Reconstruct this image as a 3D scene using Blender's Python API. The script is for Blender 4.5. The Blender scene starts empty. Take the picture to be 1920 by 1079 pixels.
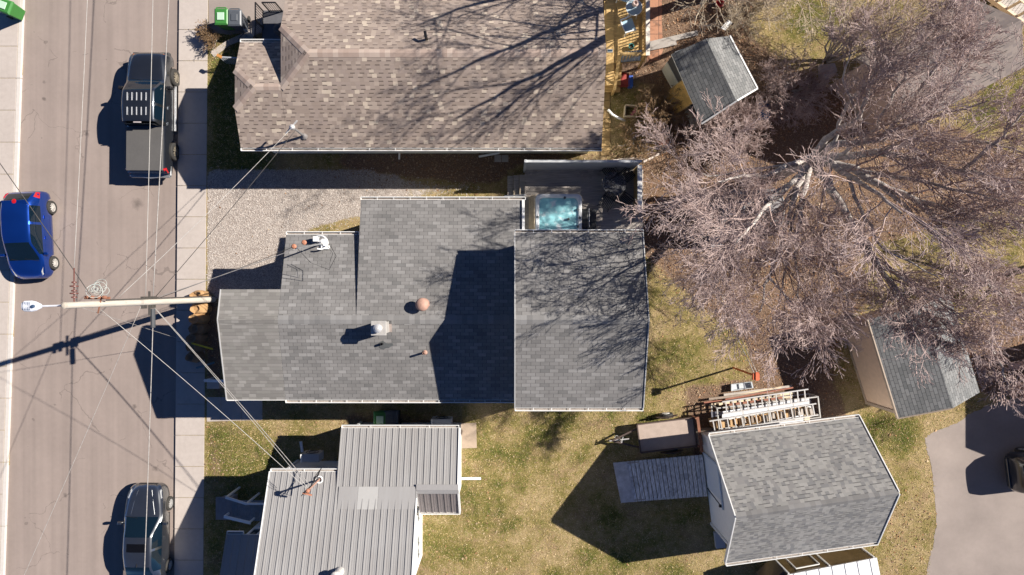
import bpy, math, random
import numpy as np
from mathutils import Vector, Matrix
R = math.radians
scn = bpy.context.scene
COL = scn.collection
U = 0.024          # metres on the ground per photograph pixel
H = 30.5           # height of the drone camera
random.seed(7)
rng = np.random.default_rng(7)

def W(px, py, z=0.0):
    """photo pixel at height z -> world point"""
    k = (H - z) / H
    return Vector(((px - 960) * U * k, (539.5 - py) * U * k, z))

def G(x, v, z=0.0):
    """ground units (pixels from the centre, v downwards) -> world point"""
    return Vector((x * U, -v * U, z))

# ------------------------------------------------------------------ materials
class N:
    def __init__(s, name):
        s.m = bpy.data.materials.new(name)
        s.m.use_nodes = True
        s.t = s.m.node_tree
        s.b = s.t.nodes['Principled BSDF']
    def n(s, typ, **kw):
        x = s.t.nodes.new(typ)
        for k, v in kw.items():
            setattr(x, k, v)
        return x
    def l(s, a, b):
        s.t.links.new(a, b)
    def inp(s, sock, v):
        if hasattr(v, 'is_output') or isinstance(v, bpy.types.NodeSocket):
            s.l(v, sock)
        else:
            sock.default_value = v
    def math(s, op, a, b=None, c=None, clamp=False):
        x = s.n('ShaderNodeMath', operation=op, use_clamp=clamp)
        s.inp(x.inputs[0], a)
        if b is not None: s.inp(x.inputs[1], b)
        if c is not None: s.inp(x.inputs[2], c)
        return x.outputs[0]
    def mix(s, f, a, b, bt='MIX'):
        x = s.n('ShaderNodeMix', data_type='RGBA', blend_type=bt)
        s.inp(x.inputs[0], f)
        s.inp(x.inputs[6], a if not isinstance(a, tuple) else c4(a))
        s.inp(x.inputs[7], b if not isinstance(b, tuple) else c4(b))
        return x.outputs[2]
    def ramp(s, f, stops, interp='LINEAR'):
        x = s.n('ShaderNodeValToRGB')
        x.color_ramp.interpolation = interp
        e = x.color_ramp.elements
        while len(e) < len(stops): e.new(0.5)
        for i, (p, c) in enumerate(stops):
            e[i].position = p; e[i].color = c4(c)
        s.inp(x.inputs[0], f)
        return x.outputs[0]
    def noise(s, scale, vec=None, detail=3, rough=0.55, stretch=None):
        x = s.n('ShaderNodeTexNoise')
        x.inputs['Scale'].default_value = scale
        x.inputs['Detail'].default_value = detail
        x.inputs['Roughness'].default_value = rough
        if vec is None: vec = s.obj()
        if stretch:
            mp = s.n('ShaderNodeMapping'); mp.inputs['Scale'].default_value = stretch
            s.l(vec, mp.inputs[0]); vec = mp.outputs[0]
        s.l(vec, x.inputs['Vector'])
        return x.outputs['Fac']
    def obj(s):
        return s.n('ShaderNodeTexCoord').outputs['Object']
    def uv(s):
        return s.n('ShaderNodeTexCoord').outputs['UV']
    def attr(s, name):
        return s.n('ShaderNodeAttribute', attribute_name=name).outputs['Color']
    def bump(s, h, strength=0.3, dist=0.02):
        x = s.n('ShaderNodeBump')
        x.inputs['Strength'].default_value = strength
        x.inputs['Distance'].default_value = dist
        s.l(h, x.inputs['Height']); s.l(x.outputs[0], s.b.inputs['Normal'])
    def col(s, v):
        s.inp(s.b.inputs['Base Color'], v if not isinstance(v, tuple) else c4(v))
    def set(s, **kw):
        for k, v in kw.items():
            s.inp(s.b.inputs[k.replace('_', ' ')], v)
        return s

def c4(c):
    return (c[0], c[1], c[2], 1.0)

MATS = {}
def plain(name, c, rough=0.7, metal=0.0, var=0.18, scale=6.0, coat=0.0, bump=0.0, spec=None):
    if name in MATS: return MATS[name]
    n = N(name)
    f1 = n.noise(scale, detail=4)
    f2 = n.noise(scale * 9, detail=2)
    f = n.math('ADD', n.math('MULTIPLY', f1, 0.65), n.math('MULTIPLY', f2, 0.35))
    lo = tuple(x * (1 - var) for x in c); hi = tuple(min(1, x * (1 + var)) for x in c)
    n.col(n.ramp(f, [(0.3, lo), (0.7, hi)]))
    n.set(Roughness=rough, Metallic=metal)
    if coat: n.set(Coat_Weight=coat, Coat_Roughness=0.05)
    if spec is not None: n.b.inputs['Specular IOR Level'].default_value = spec
    if bump: n.bump(f2, bump, 0.01)
    MATS[name] = n.m
    return n.m

def shingle(name, w, e, stops, dash=0.0, dashc=(0.02, 0.02, 0.02), slot=0.0, slotc=(0.03, 0.03, 0.03),
            half=True, stain=0.18, line=0.0, alt=False):
    n = N(name)
    sep = n.n('ShaderNodeSeparateXYZ'); n.l(n.uv(), sep.inputs[0])
    u, v = sep.outputs[0], sep.outputs[1]
    vy = n.math('DIVIDE', v, e)
    row = n.math('FLOOR', vy)
    fy = n.math('FRACT', vy)
    if half:
        off = n.math('MULTIPLY', row, 0.5)
    else:
        wn = n.n('ShaderNodeTexWhiteNoise', noise_dimensions='1D'); n.l(row, wn.inputs['W'])
        off = n.math('MULTIPLY', wn.outputs['Value'], 7.0)
    cx = n.math('ADD', n.math('DIVIDE', u, w), off)
    cl = n.math('FLOOR', cx); fx = n.math('FRACT', cx)
    cmb = n.n('ShaderNodeCombineXYZ'); n.l(cl, cmb.inputs[0]); n.l(row, cmb.inputs[1])
    wn2 = n.n('ShaderNodeTexWhiteNoise', noise_dimensions='2D'); n.l(cmb.outputs[0], wn2.inputs['Vector'])
    c = n.ramp(wn2.outputs['Value'], stops, 'LINEAR' if half else 'CONSTANT')
    sp = n.n('ShaderNodeSeparateColor'); n.l(wn2.outputs['Color'], sp.inputs[0])
    # broad weathering and granule speckle
    st = n.noise(0.55, n.uv(), 4)
    gr = n.noise(60, n.uv(), 2)
    patch = n.noise(1.5, n.uv(), 4, stretch=(1.0, 2.2, 1))
    k = n.math('ADD', n.math('MULTIPLY', st, stain * 2), n.math('ADD', n.math('MULTIPLY', gr, 0.22),
              n.math('ADD', n.math('MULTIPLY', patch, stain * 1.3), 1 - stain * 1.65 - 0.11)))
    c = n.mix(1.0, c, n.ramp(k, [(0, (0, 0, 0)), (1, (1, 1, 1))]), 'MULTIPLY') if False else c
    hsv = n.n('ShaderNodeHueSaturation'); n.l(c, hsv.inputs['Color']); n.l(k, hsv.inputs['Value'])
    c = hsv.outputs[0]
    if dash:
        m = n.math('MULTIPLY', n.math('LESS_THAN', fy, 0.22), n.math('LESS_THAN', sp.outputs[1], dash))
        if alt: m = n.math('MULTIPLY', m, n.math('LESS_THAN', n.math('FRACT', n.math('MULTIPLY', n.math('ADD', cl, 0.5), 0.5)), 0.5))
        c = n.mix(n.math('MULTIPLY', m, 0.85), c, dashc)
    if line:
        c = n.mix(n.math('MULTIPLY', n.math('LESS_THAN', fy, 0.12), line), c, dashc)
    if slot:
        m = n.math('LESS_THAN', fx, slot)
        c = n.mix(n.math('MULTIPLY', m, 0.8), c, slotc)
    n.col(c)
    n.set(Roughness=0.93)
    hgt = n.math('ADD', n.math('MULTIPLY', n.math('SUBTRACT', 1.0, fy), 0.8), n.math('MULTIPLY', gr, 0.3))
    n.bump(hgt, 0.35, 0.012)
    MATS[name] = n.m
    return n.m

def wood(name, c1, c2, scale=3.0, rough=0.75, stretch=(1, 14, 14)):
    n = N(name)
    f = n.noise(scale, detail=5, stretch=stretch)
    g = n.noise(scale * 0.7, detail=3)
    c = n.ramp(f, [(0.3, c1), (0.68, c2)])
    dk = tuple(x * 0.6 for x in c1)
    c = n.mix(n.math('MULTIPLY', n.math('GREATER_THAN', g, 0.62), 0.35), c, dk)
    n.col(c); n.set(Roughness=rough); n.bump(f, 0.25, 0.005)
    MATS[name] = n.m
    return n.m

# ------------------------------------------------------------------ mesh builder
def root_loc(o):
    while o.parent: o = o.parent
    return o.location

class MB:
    def __init__(s):
        s.v = []; s.f = []; s.uv = []; s.mi = []
    def add(s, pts, faces, uvs=None, mi=0):
        b = len(s.v)
        s.v.extend([tuple(p) for p in pts])
        for i, f in enumerate(faces):
            s.f.append([b + j for j in f])
            s.uv.append(uvs[i] if uvs else None)
            s.mi.append(mi)
        return s
    def face(s, pts, uv=None, mi=0):
        return s.add(pts, [list(range(len(pts)))], [uv] if uv else None, mi)
    def box(s, c, d, rz=0.0, mi=0, M=None, taper=1.0):
        x, y, z = d[0] / 2, d[1] / 2, d[2] / 2
        P = [Vector((sx * x * (taper if sz > 0 else 1), sy * y * (taper if sz > 0 else 1), sz * z))
             for sz in (-1, 1) for sy in (-1, 1) for sx in (-1, 1)]
        T = M if M is not None else Matrix.Rotation(rz, 4, 'Z')
        P = [T @ p + Vector(c) for p in P]
        return s.add(P, [(0, 2, 3, 1), (4, 5, 7, 6), (0, 1, 5, 4), (2, 6, 7, 3), (0, 4, 6, 2), (1, 3, 7, 5)], None, mi)
    def bar(s, a, b, w, h, mi=0, up=Vector((0, 0, 1))):
        """square bar from a to b"""
        a = Vector(a); b = Vector(b); d = (b - a)
        L = d.length; d.normalize()
        sd = d.cross(up)
        if sd.length < 1e-4: sd = d.cross(Vector((0, 1, 0)))
        sd.normalize(); n = sd.cross(d)
        P = []
        for q in (a, b):
            for i, j in ((-1, -1), (1, -1), (1, 1), (-1, 1)):
                P.append(q + sd * (i * w / 2) + n * (j * h / 2))
        return s.add(P, [(3, 2, 1, 0), (4, 5, 6, 7), (0, 1, 5, 4), (1, 2, 6, 5), (2, 3, 7, 6), (3, 0, 4, 7)], None, mi)
    def prism(s, poly, z0, z1, mi=0):
        """poly: list of xy, extruded"""
        n = len(poly)
        ar = sum(poly[i][0] * poly[(i + 1) % n][1] - poly[(i + 1) % n][0] * poly[i][1] for i in range(n))
        if ar < 0: poly = poly[::-1]
        P = [(p[0], p[1], z0) for p in poly] + [(p[0], p[1], z1) for p in poly]
        F = [list(range(n))[::-1], list(range(n, 2 * n))] + [(i, (i + 1) % n, n + (i + 1) % n, n + i) for i in range(n)]
        return s.add(P, F, None, mi)
    def loft(s, A, B, mi=0, capA=True, capB=True):
        n = len(A)
        F = [(i, (i + 1) % n, n + (i + 1) % n, n + i) for i in range(n)]
        if capA: F.append(list(range(n))[::-1])
        if capB: F.append(list(range(n, 2 * n)))
        return s.add(list(A) + list(B), F, None, mi)
    def tube(s, pts, r, n=6, mi=0, cap=True):
        pts = [Vector(p) for p in pts]
        m = len(pts)
        rs = r if isinstance(r, (list, tuple)) else [r] * m
        P = []
        prev = None
        for i, p in enumerate(pts):
            d = (pts[min(i + 1, m - 1)] - pts[max(i - 1, 0)])
            if d.length < 1e-9: d = Vector((0, 0, 1))
            d.normalize()
            if prev is None:
                a = d.orthogonal().normalized()
            else:
                a = (prev - d * prev.dot(d))
                a = a.normalized() if a.length > 1e-6 else d.orthogonal().normalized()
            prev = a
            b = d.cross(a)
            for k in range(n):
                t = 2 * math.pi * k / n
                P.append(p + (a * math.cos(t) + b * math.sin(t)) * rs[i])
        F = []
        for i in range(m - 1):
            for k in range(n):
                F.append((i * n + k, i * n + (k + 1) % n, (i + 1) * n + (k + 1) % n, (i + 1) * n + k))
        if cap:
            F.append(list(range(n))[::-1]); F.append([(m - 1) * n + k for k in range(n)])
        return s.add(P, F, None, mi)
    def lathe(s, prof, c=(0, 0, 0), n=16, axis='Z', mi=0, cap=True):
        P = []
        for r, z in prof:
            for k in range(n):
                t = 2 * math.pi * k / n
                q = (r * math.cos(t), r * math.sin(t), z)
                if axis == 'X': q = (q[2], q[0], q[1])
                if axis == 'Y': q = (q[1], q[2], q[0])
                P.append(Vector(q) + Vector(c))
        F = []
        for i in range(len(prof) - 1):
            for k in range(n):
                F.append((i * n + k, i * n + (k + 1) % n, (i + 1) * n + (k + 1) % n, (i + 1) * n + k))
        if cap:
            F.append(list(range(n))[::-1]); F.append([(len(prof) - 1) * n + k for k in range(n)])
        return s.add(P, F, None, mi)
    def torus(s, c, Rr, r, n=20, m=6, M=None, mi=0):
        pts = []
        for i in range(n + 1):
            t = 2 * math.pi * i / n
            q = Vector((Rr * math.cos(t), Rr * math.sin(t), 0))
            if M is not None: q = M @ q
            pts.append(q + Vector(c))
        return s.tube(pts, r, m, mi, cap=False)
    def slab(s, pts, th, mi_top=0, mi_side=1, udir=None, uvo=(0, 0)):
        """roof panel: planar top polygon (ccw from above) with thickness and metric UV (u along eave, v upslope)"""
        pts = [Vector(p) for p in pts]
        nrm = Vector((0, 0, 0))
        for i in range(len(pts)):
            a, b = pts[i], pts[(i + 1) % len(pts)]
            nrm += Vector(((a.y - b.y) * (a.z + b.z), (a.z - b.z) * (a.x + b.x), (a.x - b.x) * (a.y + b.y)))
        nrm.normalize()
        if nrm.z < 0:
            pts = pts[::-1]; nrm = -nrm
        if udir is None:
            ud = Vector((0, 0, 1)).cross(nrm)
            ud = ud.normalized() if ud.length > 1e-4 else Vector((1, 0, 0))
        else: ud = Vector(udir).normalized()
        vd = nrm.cross(ud)
        uv = [((p.dot(ud)) + uvo[0], p.dot(vd) + uvo[1]) for p in pts]
        n = len(pts)
        low = [p - Vector((0, 0, th)) for p in pts]
        s.face(pts, uv, mi_top)
        s.add(pts + low, [(i, n + i, n + (i + 1) % n, (i + 1) % n) for i in range(n)] + [[n + i for i in range(n)][::-1]], None, mi_side)
        return s
    def build(s, name, mats, parent=None, loc=None, bevel=0.0, smooth=False, seg=2):
        off = Vector((0, 0, 0))
        if parent is not None: off = root_loc(parent)
        elif loc is not None: off = Vector(loc)
        me = bpy.data.meshes.new(name)
        me.from_pydata([(v[0] - off.x, v[1] - off.y, v[2] - off.z) for v in s.v], [], s.f)
        if any(u is not None for u in s.uv):
            ul = me.uv_layers.new(name='UVMap')
            i = 0
            for f, u in zip(s.f, s.uv):
                for j in range(len(f)):
                    ul.data[i].uv = u[j] if u else (0, 0)
                    i += 1
        if not isinstance(mats, (list, tuple)): mats = [mats]
        for m in mats: me.materials.append(m)
        if len(mats) > 1: me.polygons.foreach_set('material_index', s.mi)
        if smooth: me.polygons.foreach_set('use_smooth', [True] * len(s.f))
        me.update()
        o = bpy.data.objects.new(name, me)
        COL.objects.link(o)
        if parent is not None: o.parent = parent
        elif loc is not None: o.location = off
        if bevel:
            b = o.modifiers.new('bevel', 'BEVEL'); b.width = bevel; b.segments = seg
            b.limit_method = 'ANGLE'; b.angle_limit = R(35)
        return o

def np_mesh(name, verts, faces_n, mat, parent=None, loc=None, colors=None):
    """verts (N,3); faces_n (F,k) array of indices; colors per vertex (N,3)"""
    off = Vector((0, 0, 0))
    if parent is not None: off = root_loc(parent)
    elif loc is not None: off = Vector(loc)
    me = bpy.data.meshes.new(name)
    verts = np.asarray(verts, np.float32) - np.array(off, np.float32)
    F, k = faces_n.shape
    me.vertices.add(len(verts)); me.vertices.foreach_set('co', verts.ravel())
    me.loops.add(F * k); me.loops.foreach_set('vertex_index', faces_n.astype(np.int32).ravel())
    me.polygons.add(F); me.polygons.foreach_set('loop_start', np.arange(0, F * k, k, dtype=np.int32))
    me.update(calc_edges=True)
    if colors is not None:
        ca = me.color_attributes.new('tint', 'FLOAT_COLOR', 'POINT')
        c = np.ones((len(verts), 4), np.float32); c[:, :3] = colors
        ca.data.foreach_set('color', c.ravel())
    me.materials.append(mat)
    me.validate()
    o = bpy.data.objects.new(name, me); COL.objects.link(o)
    if parent is not None: o.parent = parent
    elif loc is not None: o.location = off
    return o

def tag(o, label=None, cat=None, group=None, kind=None):
    if label: o['label'] = label
    if cat: o['category'] = cat
    if group: o['group'] = group
    if kind: o['kind'] = kind
    return o

def thing(name, label, cat, loc=(0, 0, 0), group=None):
    o = bpy.data.objects.new(name, None); COL.objects.link(o)
    o.empty_display_size = 0.3
    o.location = loc
    return tag(o, label, cat, group)

def dup(root, loc, rz=0.0, label=None, group=None):
    def cp(o, par):
        c = o.copy(); COL.objects.link(c)
        if par is not None: c.parent = par
        for ch in o.children: cp(ch, c)
        return c
    r = cp(root, None)
    r.location = loc; r.rotation_euler = (0, 0, rz)
    if label: r['label'] = label
    if group: r['group'] = group
    return r

# ------------------------------------------------------------------ shared materials
M = {}
M['white'] = plain('white_trim', (0.78, 0.78, 0.76), 0.5, var=0.06)
M['white_wall'] = plain('white_siding', (0.86, 0.86, 0.85), 0.6, var=0.05)
M['cream_wall'] = plain('cream_siding', (0.74, 0.75, 0.66), 0.65, var=0.07)
M['grey_wall'] = plain('grey_siding', (0.42, 0.43, 0.45), 0.65, var=0.08)
M['pale_wall'] = plain('pale_siding', (0.55, 0.57, 0.56), 0.65, var=0.07)
M['brown_wall'] = plain('tan_siding', (0.64, 0.48, 0.36), 0.7, var=0.10)
M['black'] = plain('black_metal', (0.012, 0.012, 0.014), 0.45, var=0.2)
M['rubber'] = plain('tyre_rubber', (0.035, 0.033, 0.03), 0.85, var=0.25)
M['steel'] = plain('galvanised_steel', (0.45, 0.46, 0.47), 0.4, 0.7, var=0.15)
M['alu'] = plain('aluminium', (0.58, 0.57, 0.56), 0.4, 0.3, var=0.10)
M['rust'] = plain('rusty_iron', (0.23, 0.10, 0.06), 0.85, var=0.35)
M['concrete'] = plain('concrete', (0.46, 0.40, 0.355), 0.9, var=0.08, scale=3, bump=0.15)
M['glass'] = plain('dark_window_glass', (0.02, 0.03, 0.035), 0.06, var=0.1)
M['orange'] = plain('orange_paint', (0.55, 0.12, 0.03), 0.6, var=0.25)
M['terra_orange'] = plain('faded_orange_porcelain', (0.40, 0.17, 0.10), 0.6, var=0.25)
M['copper'] = plain('weathered_copper_brown', (0.42, 0.25, 0.19), 0.7, var=0.2)
M['gutter_in'] = plain('gutter_inside', (0.30, 0.26, 0.23), 0.8, var=0.4, scale=12)
M['deckgrey'] = wood('weathered_grey_wood', (0.32, 0.285, 0.255), (0.54, 0.485, 0.43), 2.0)
M['ramp'] = wood('weathered_ramp_wood', (0.34, 0.34, 0.35), (0.86, 0.86, 0.87), 3.0, stretch=(9, 1.5, 1))
M['gold'] = wood('fresh_yellow_lumber', (0.42, 0.27, 0.10), (0.68, 0.46, 0.20), 2.0)
M['pale_lumber'] = wood('pale_sunlit_lumber', (0.60, 0.48, 0.32), (0.78, 0.66, 0.48), 2.0)
M['ply'] = wood('plywood', (0.66, 0.40, 0.10), (0.85, 0.56, 0.18), 1.6)
M['pole'] = wood('pole_wood', (0.46, 0.42, 0.36), (0.64, 0.59, 0.51), 2.0, stretch=(16, 16, 0.7))

# shingles
M['sh_main'] = shingle('grey_three_tab_shingle', 0.33, 0.142,
    [(0.0, (0.138, 0.135, 0.132)), (0.2, (0.172, 0.166, 0.161)), (0.75, (0.196, 0.189, 0.183)), (1.0, (0.24, 0.233, 0.227))],
    slot=0.05, slotc=(0.05, 0.048, 0.047), half=True, stain=0.34, line=0.4, dashc=(0.08, 0.078, 0.077))
M['sh_patch'] = shingle('grey_brown_blended_shingle', 0.27, 0.142,
    [(0.0, (0.179, 0.170, 0.159)), (0.3, (0.200, 0.192, 0.178)), (0.6, (0.219, 0.208, 0.195)), (0.85, (0.251, 0.240, 0.226))],
    half=False, stain=0.16, line=0.35, dashc=(0.085, 0.082, 0.08))
M['sh_brown'] = shingle('brown_speckled_shingle', 0.185, 0.152,
    [(0.0, (0.262, 0.208, 0.175)), (0.35, (0.292, 0.235, 0.20)), (0.62, (0.275, 0.22, 0.19)), (0.80, (0.345, 0.28, 0.235)), (0.935, (0.46, 0.385, 0.31))],
    dash=0.80, alt=True, dashc=(0.055, 0.04, 0.034), half=False, stain=0.19)
M['sh_shed'] = shingle('grey_dimensional_shingle', 0.15, 0.15,
    [(0.0, (0.247, 0.242, 0.232)), (0.36, (0.283, 0.276, 0.264)), (0.62, (0.182, 0.181, 0.182)), (0.84, (0.211, 0.205, 0.201))],
    dash=0.4, dashc=(0.07, 0.07, 0.07), half=False, stain=0.2)
M['sh_dark'] = shingle('dark_grey_shingle', 0.30, 0.142,
    [(0.0, (0.141, 0.146, 0.146)), (0.5, (0.184, 0.186, 0.184)), (1.0, (0.227, 0.229, 0.227))],
    slot=0.05, half=True, stain=0.2, line=0.75, dashc=(0.035, 0.037, 0.04))
M['sh_taupe'] = shingle('taupe_shingle', 0.24, 0.142,
    [(0.0, (0.204, 0.168, 0.153)), (0.4, (0.240, 0.199, 0.178)), (0.8, (0.184, 0.153, 0.143))],
    dash=0.25, half=False, stain=0.2)
M['cap_grey'] = shingle('grey_ridge_cap', 0.2, 0.5, [(0.0, (0.162, 0.159, 0.157)), (0.5, (0.193, 0.188, 0.184)), (1.0, (0.238, 0.233, 0.229))], half=True, stain=0.1)
M['cap_brown'] = shingle('brown_ridge_cap', 0.2, 0.5, [(0.0, (0.321, 0.243, 0.202)), (0.6, (0.356, 0.274, 0.232)), (0.85, (0.427, 0.344, 0.291))], half=True, stain=0.1)

# ------------------------------------------------------------------ house helpers
def gutter(p0, p1, out, parent, strap=0.6, depth=0.11, hgt=0.10, inner=None, straps=True):
    """open K-style gutter along an eave, with hanger straps"""
    p0 = Vector(p0); p1 = Vector(p1); out = Vector(out).normalized()
    m = MB(); z = Vector((0, 0, 1)); t = 0.012
    d = (p1 - p0).normalized(); L = (p1 - p0).length
    def strip(a, b, w, h, mi=0): m.bar(a, b, w, h, mi)
    strip(p0 + out * depth - z * hgt * 0.5 + z * 0.01, p1 + out * depth - z * hgt * 0.5 + z * 0.01, 0.026, hgt)
    strip(p0 + out * (depth * 0.5) - z * hgt, p1 + out * (depth * 0.5) - z * hgt, depth, 0.015, 1)
    strip(p0 + out * 0.008 - z * hgt * 0.5, p1 + out * 0.008 - z * hgt * 0.5, 0.012, hgt * 0.9)
    for q in (p0, p1):
        m.bar(q - z * hgt * 0.5, q + out * depth - z * hgt * 0.5, 0.02, hgt)
    if straps:
        k = max(1, int(L / strap))
        for i in range(1, k):
            q = p0 + d * (L * i / k)
            m.bar(q - z * 0.0, q + out * depth + z * 0.004, 0.022, 0.012)
    return m.build('gutter', [M['white'], M['gutter_in']], parent)

def ridge_cap(a, b, n1, n2, w, mat, parent, name='ridge_cap'):
    """folded strip of cap shingles from a to b; n1,n2 unit downslope vectors of the two slopes"""
    a = Vector(a); b = Vector(b); L = (b - a).length; m = MB()
    up = Vector((0, 0, 0.012))
    n = max(1, int(L / 0.2))
    for s_, dn in ((0, n1), (1, n2)):
        dn = Vector(dn)
        q = [a + up, b + up, b + dn * w + up, a + dn * w + up]
        uv = [(0, 0.25 + 0.0), (L, 0.25), (L, 0.45), (0, 0.45)]
        m.face(q if s_ == 0 else q[::-1], uv if s_ == 0 else uv[::-1], 0)
    return m.build(name, mat, parent)

def window(parent, c, w, h, nrm, frame=None, name='window'):
    """window on a wall: centre c, outward normal nrm (horizontal)"""
    nrm = Vector(nrm).normalized(); c = Vector(c)
    sd = Vector((-nrm.y, nrm.x, 0)); z = Vector((0, 0, 1))
    m = MB()
    for a, b in ((c - sd * w / 2 - z * h / 2, c + sd * w / 2 - z * h / 2), (c - sd * w / 2 + z * h / 2, c + sd * w / 2 + z * h / 2)):
        m.bar(a + nrm * 0.03, b + nrm * 0.03, 0.08, 0.07)
    for q in (-1, 0, 1):
        m.bar(c + sd * (q * w / 2) - z * (h / 2 - 0.035) + nrm * 0.028, c + sd * (q * w / 2) + z * (h / 2 - 0.035) + nrm * 0.028, 0.06, 0.07)
    o = m.build(name, frame or M['white'], parent)
    g = MB()
    g.bar(c - sd * (w / 2 - 0.02) + nrm * 0.012, c + sd * (w / 2 - 0.02) + nrm * 0.012, 0.016, h - 0.06)
    g.build('pane', M['glass'], o)
    return o

def gable_walls(parent, P, mat, name='wall'):
    """P: dict footprint corners a,b,c,d (xy, a-b one gable end, ridge runs from ab to dc), ez eave z, rz ridge z"""
    a, b, c, d, ez, rz = P
    m = MB()
    e1 = [(a[0], a[1], 0), (b[0], b[1], 0), (b[0], b[1], ez), ((a[0] + b[0]) / 2, (a[1] + b[1]) / 2, rz), (a[0], a[1], ez)]
    e2 = [(d[0], d[1], 0), (c[0], c[1], 0), (c[0], c[1], ez), ((d[0] + c[0]) / 2, (d[1] + c[1]) / 2, rz), (d[0], d[1], ez)]
    m.loft(e1, e2)
    return m.build(name, mat, parent)
SUN_E = 4.9; SKY_E = 0.062; EXPO = 0.8
# ------------------------------------------------------------------ ground
XS = np.concatenate([[-420, -150, -60, -34], np.arange(-26, 26.01, 0.2), [34, 60, 150, 420]])
YS = np.concatenate([[-420, -150, -60, -24], np.arange(-16, 16.01, 0.2), [24, 60, 150, 420]])
GX, GY = np.meshgrid(XS, YS)
PX = GX / U + 960; PY = 539.5 - GY / U       # every ground vertex in photo pixels

def inpoly(x, y, poly):
    r = np.zeros(x.shape, bool); n = len(poly)
    for i in range(n):
        x0, y0 = poly[i]; x1, y1 = poly[(i + 1) % n]
        c = ((y0 > y) != (y1 > y)) & (x < (x1 - x0) * (y - y0) / ((y1 - y0) if y1 != y0 else 1e-9) + x0)
        r ^= c
    return r
def blur(a, n):
    a = a.astype(float)
    for _ in range(n):
        p = np.pad(a, 1, mode='edge')
        a = (p[:-2, 1:-1] + p[2:, 1:-1] + p[1:-1, :-2] + p[1:-1, 2:] + 2 * p[1:-1, 1:-1]) / 6
    return a
def zone(poly, n=4): return blur(inpoly(PX, PY, poly), n)

gravel = zone([(388, 322), (520, 318), (700, 322), (800, 340), (900, 344), (905, 352), (780, 374), (690, 392), (672, 415), (600, 428), (540, 452), (528, 470), (530, 560), (412, 560), (388, 545)], 2)
gravel *= 1 - 0.75 * zone([(672, 400), (600, 425), (560, 440), (690, 445)], 2)
gravel *= 1 - 0.45 * zone([(760, 330), (720, 380), (940, 376), (940, 335)], 6)
dirt = zone([(620, 285), (1250, 285), (1250, 180), (1130, 120), (1130, -20), (1250, -60), (1430, -40), (1400, 60), (1470, 120), (1560, 160), (1640, 220), (1800, 240), (1920, 300), (1920, 380), (1780, 420), (1600, 470), (1640, 560), (1560, 620), (1700, 640), (1990, 560), (1990, 760), (1840, 740), (1780, 600), (1690, 600),
             (1570, 640), (1560, 760), (1420, 770), (1400, 640), (1300, 560), (1200, 470), (1200, 300), (960, 310), (940, 345), (840, 340), (640, 318)], 7)
dirt = np.maximum(dirt, zone([(405, 545), (420, 760), (385, 700), (388, 560)], 2))
dirt = np.maximum(dirt, 0.8 * zone([(1280, 720), (1560, 700), (1600, 790), (1300, 880)], 5))
dirt = np.maximum(dirt, 0.55 * zone([(385, 790), (405, 790), (425, 900), (385, 900)], 3))
dirt = np.maximum(dirt, 0.6 * zone([(640, 770), (860, 775), (860, 800), (640, 800)], 3))
dirt = np.maximum(dirt, 0.4 * zone([(1660, 960), (1720, 900), (1755, 960), (1700, 1079), (1650, 1079)], 6))
green = 0.26 * np.ones(PX.shape)
green = np.maximum(green, 0.75 * zone([(385, 790), (520, 790), (520, 900), (385, 900)], 4))
green = np.maximum(green, 0.95 * zone([(388, 60), (460, 60), (520, 330), (388, 330)], 4))
green = np.maximum(green, 0.85 * zone([(1600, 770), (1740, 780), (1700, 860), (1640, 860)], 6))
green = np.maximum(green, 0.55 * zone([(860, 790), (930, 780), (960, 960), (800, 1079), (780, 980)], 8))
green = np.maximum(green, 0.75 * zone([(1850, 130), (1990, 90), (1990, 240), (1820, 240)], 5))
green = np.maximum(green, 0.6 * zone([(385, 880), (520, 880), (520, 1079), (385, 1079)], 4))
green = np.maximum(green, 0.65 * zone([(1430, -60), (1620, -60), (1600, 80), (1470, 80)], 7))
green = np.maximum(green, 0.6 * zone([(1210, 640), (1320, 620), (1330, 720), (1220, 760)], 6))
for _i in range(26):
    _x, _y, _r = rng.uniform(860, 1340), rng.uniform(760, 1090), rng.uniform(14, 46)
    green = np.maximum(green, 0.85 * np.exp(-((PX - _x) ** 2 + ((PY - _y) * 1.3) ** 2) / _r ** 2))
green *= 1 - 0.8 * zone([(560, 800), (640, 790), (720, 770), (620, 770)], 5)

n = N('lawn_ground')
at = n.attr('tint'); sp = n.n('ShaderNodeSeparateColor'); n.l(at, sp.inputs[0])
aD, aG, aB = sp.outputs[0], sp.outputs[1], sp.outputs[2]
f_big = n.noise(0.55, detail=4); f_mid = n.noise(3.2, detail=4); f_fine = n.noise(17, detail=4, rough=0.7); f_grain = n.noise(55, detail=2)
gm = n.math('ADD', n.math('MULTIPLY', f_big, 0.95), n.math('ADD', n.math('MULTIPLY', f_mid, 0.75), n.math('ADD', n.math('MULTIPLY', f_fine, 0.75), n.math('MULTIPLY', aB, 0.55))))
lawn = n.ramp(n.math('SUBTRACT', gm, 0.92), [(0.27, (0.46, 0.345, 0.19)), (0.44, (0.35, 0.27, 0.125)), (0.62, (0.22, 0.185, 0.06)), (0.85, (0.09, 0.10, 0.022))])
dcol = n.ramp(n.math('ADD', n.math('MULTIPLY', f_fine, 0.7), n.math('MULTIPLY', f_grain, 0.3)),
              [(0.30, (0.085, 0.055, 0.038)), (0.48, (0.19, 0.125, 0.085)), (0.60, (0.29, 0.195, 0.135)), (0.75, (0.42, 0.31, 0.22))])
vor = n.n('ShaderNodeTexVoronoi'); vor.inputs['Scale'].default_value = 38; n.l(n.obj(), vor.inputs['Vector'])
vs = n.n('ShaderNodeSeparateColor'); n.l(vor.outputs['Color'], vs.inputs[0])
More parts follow.
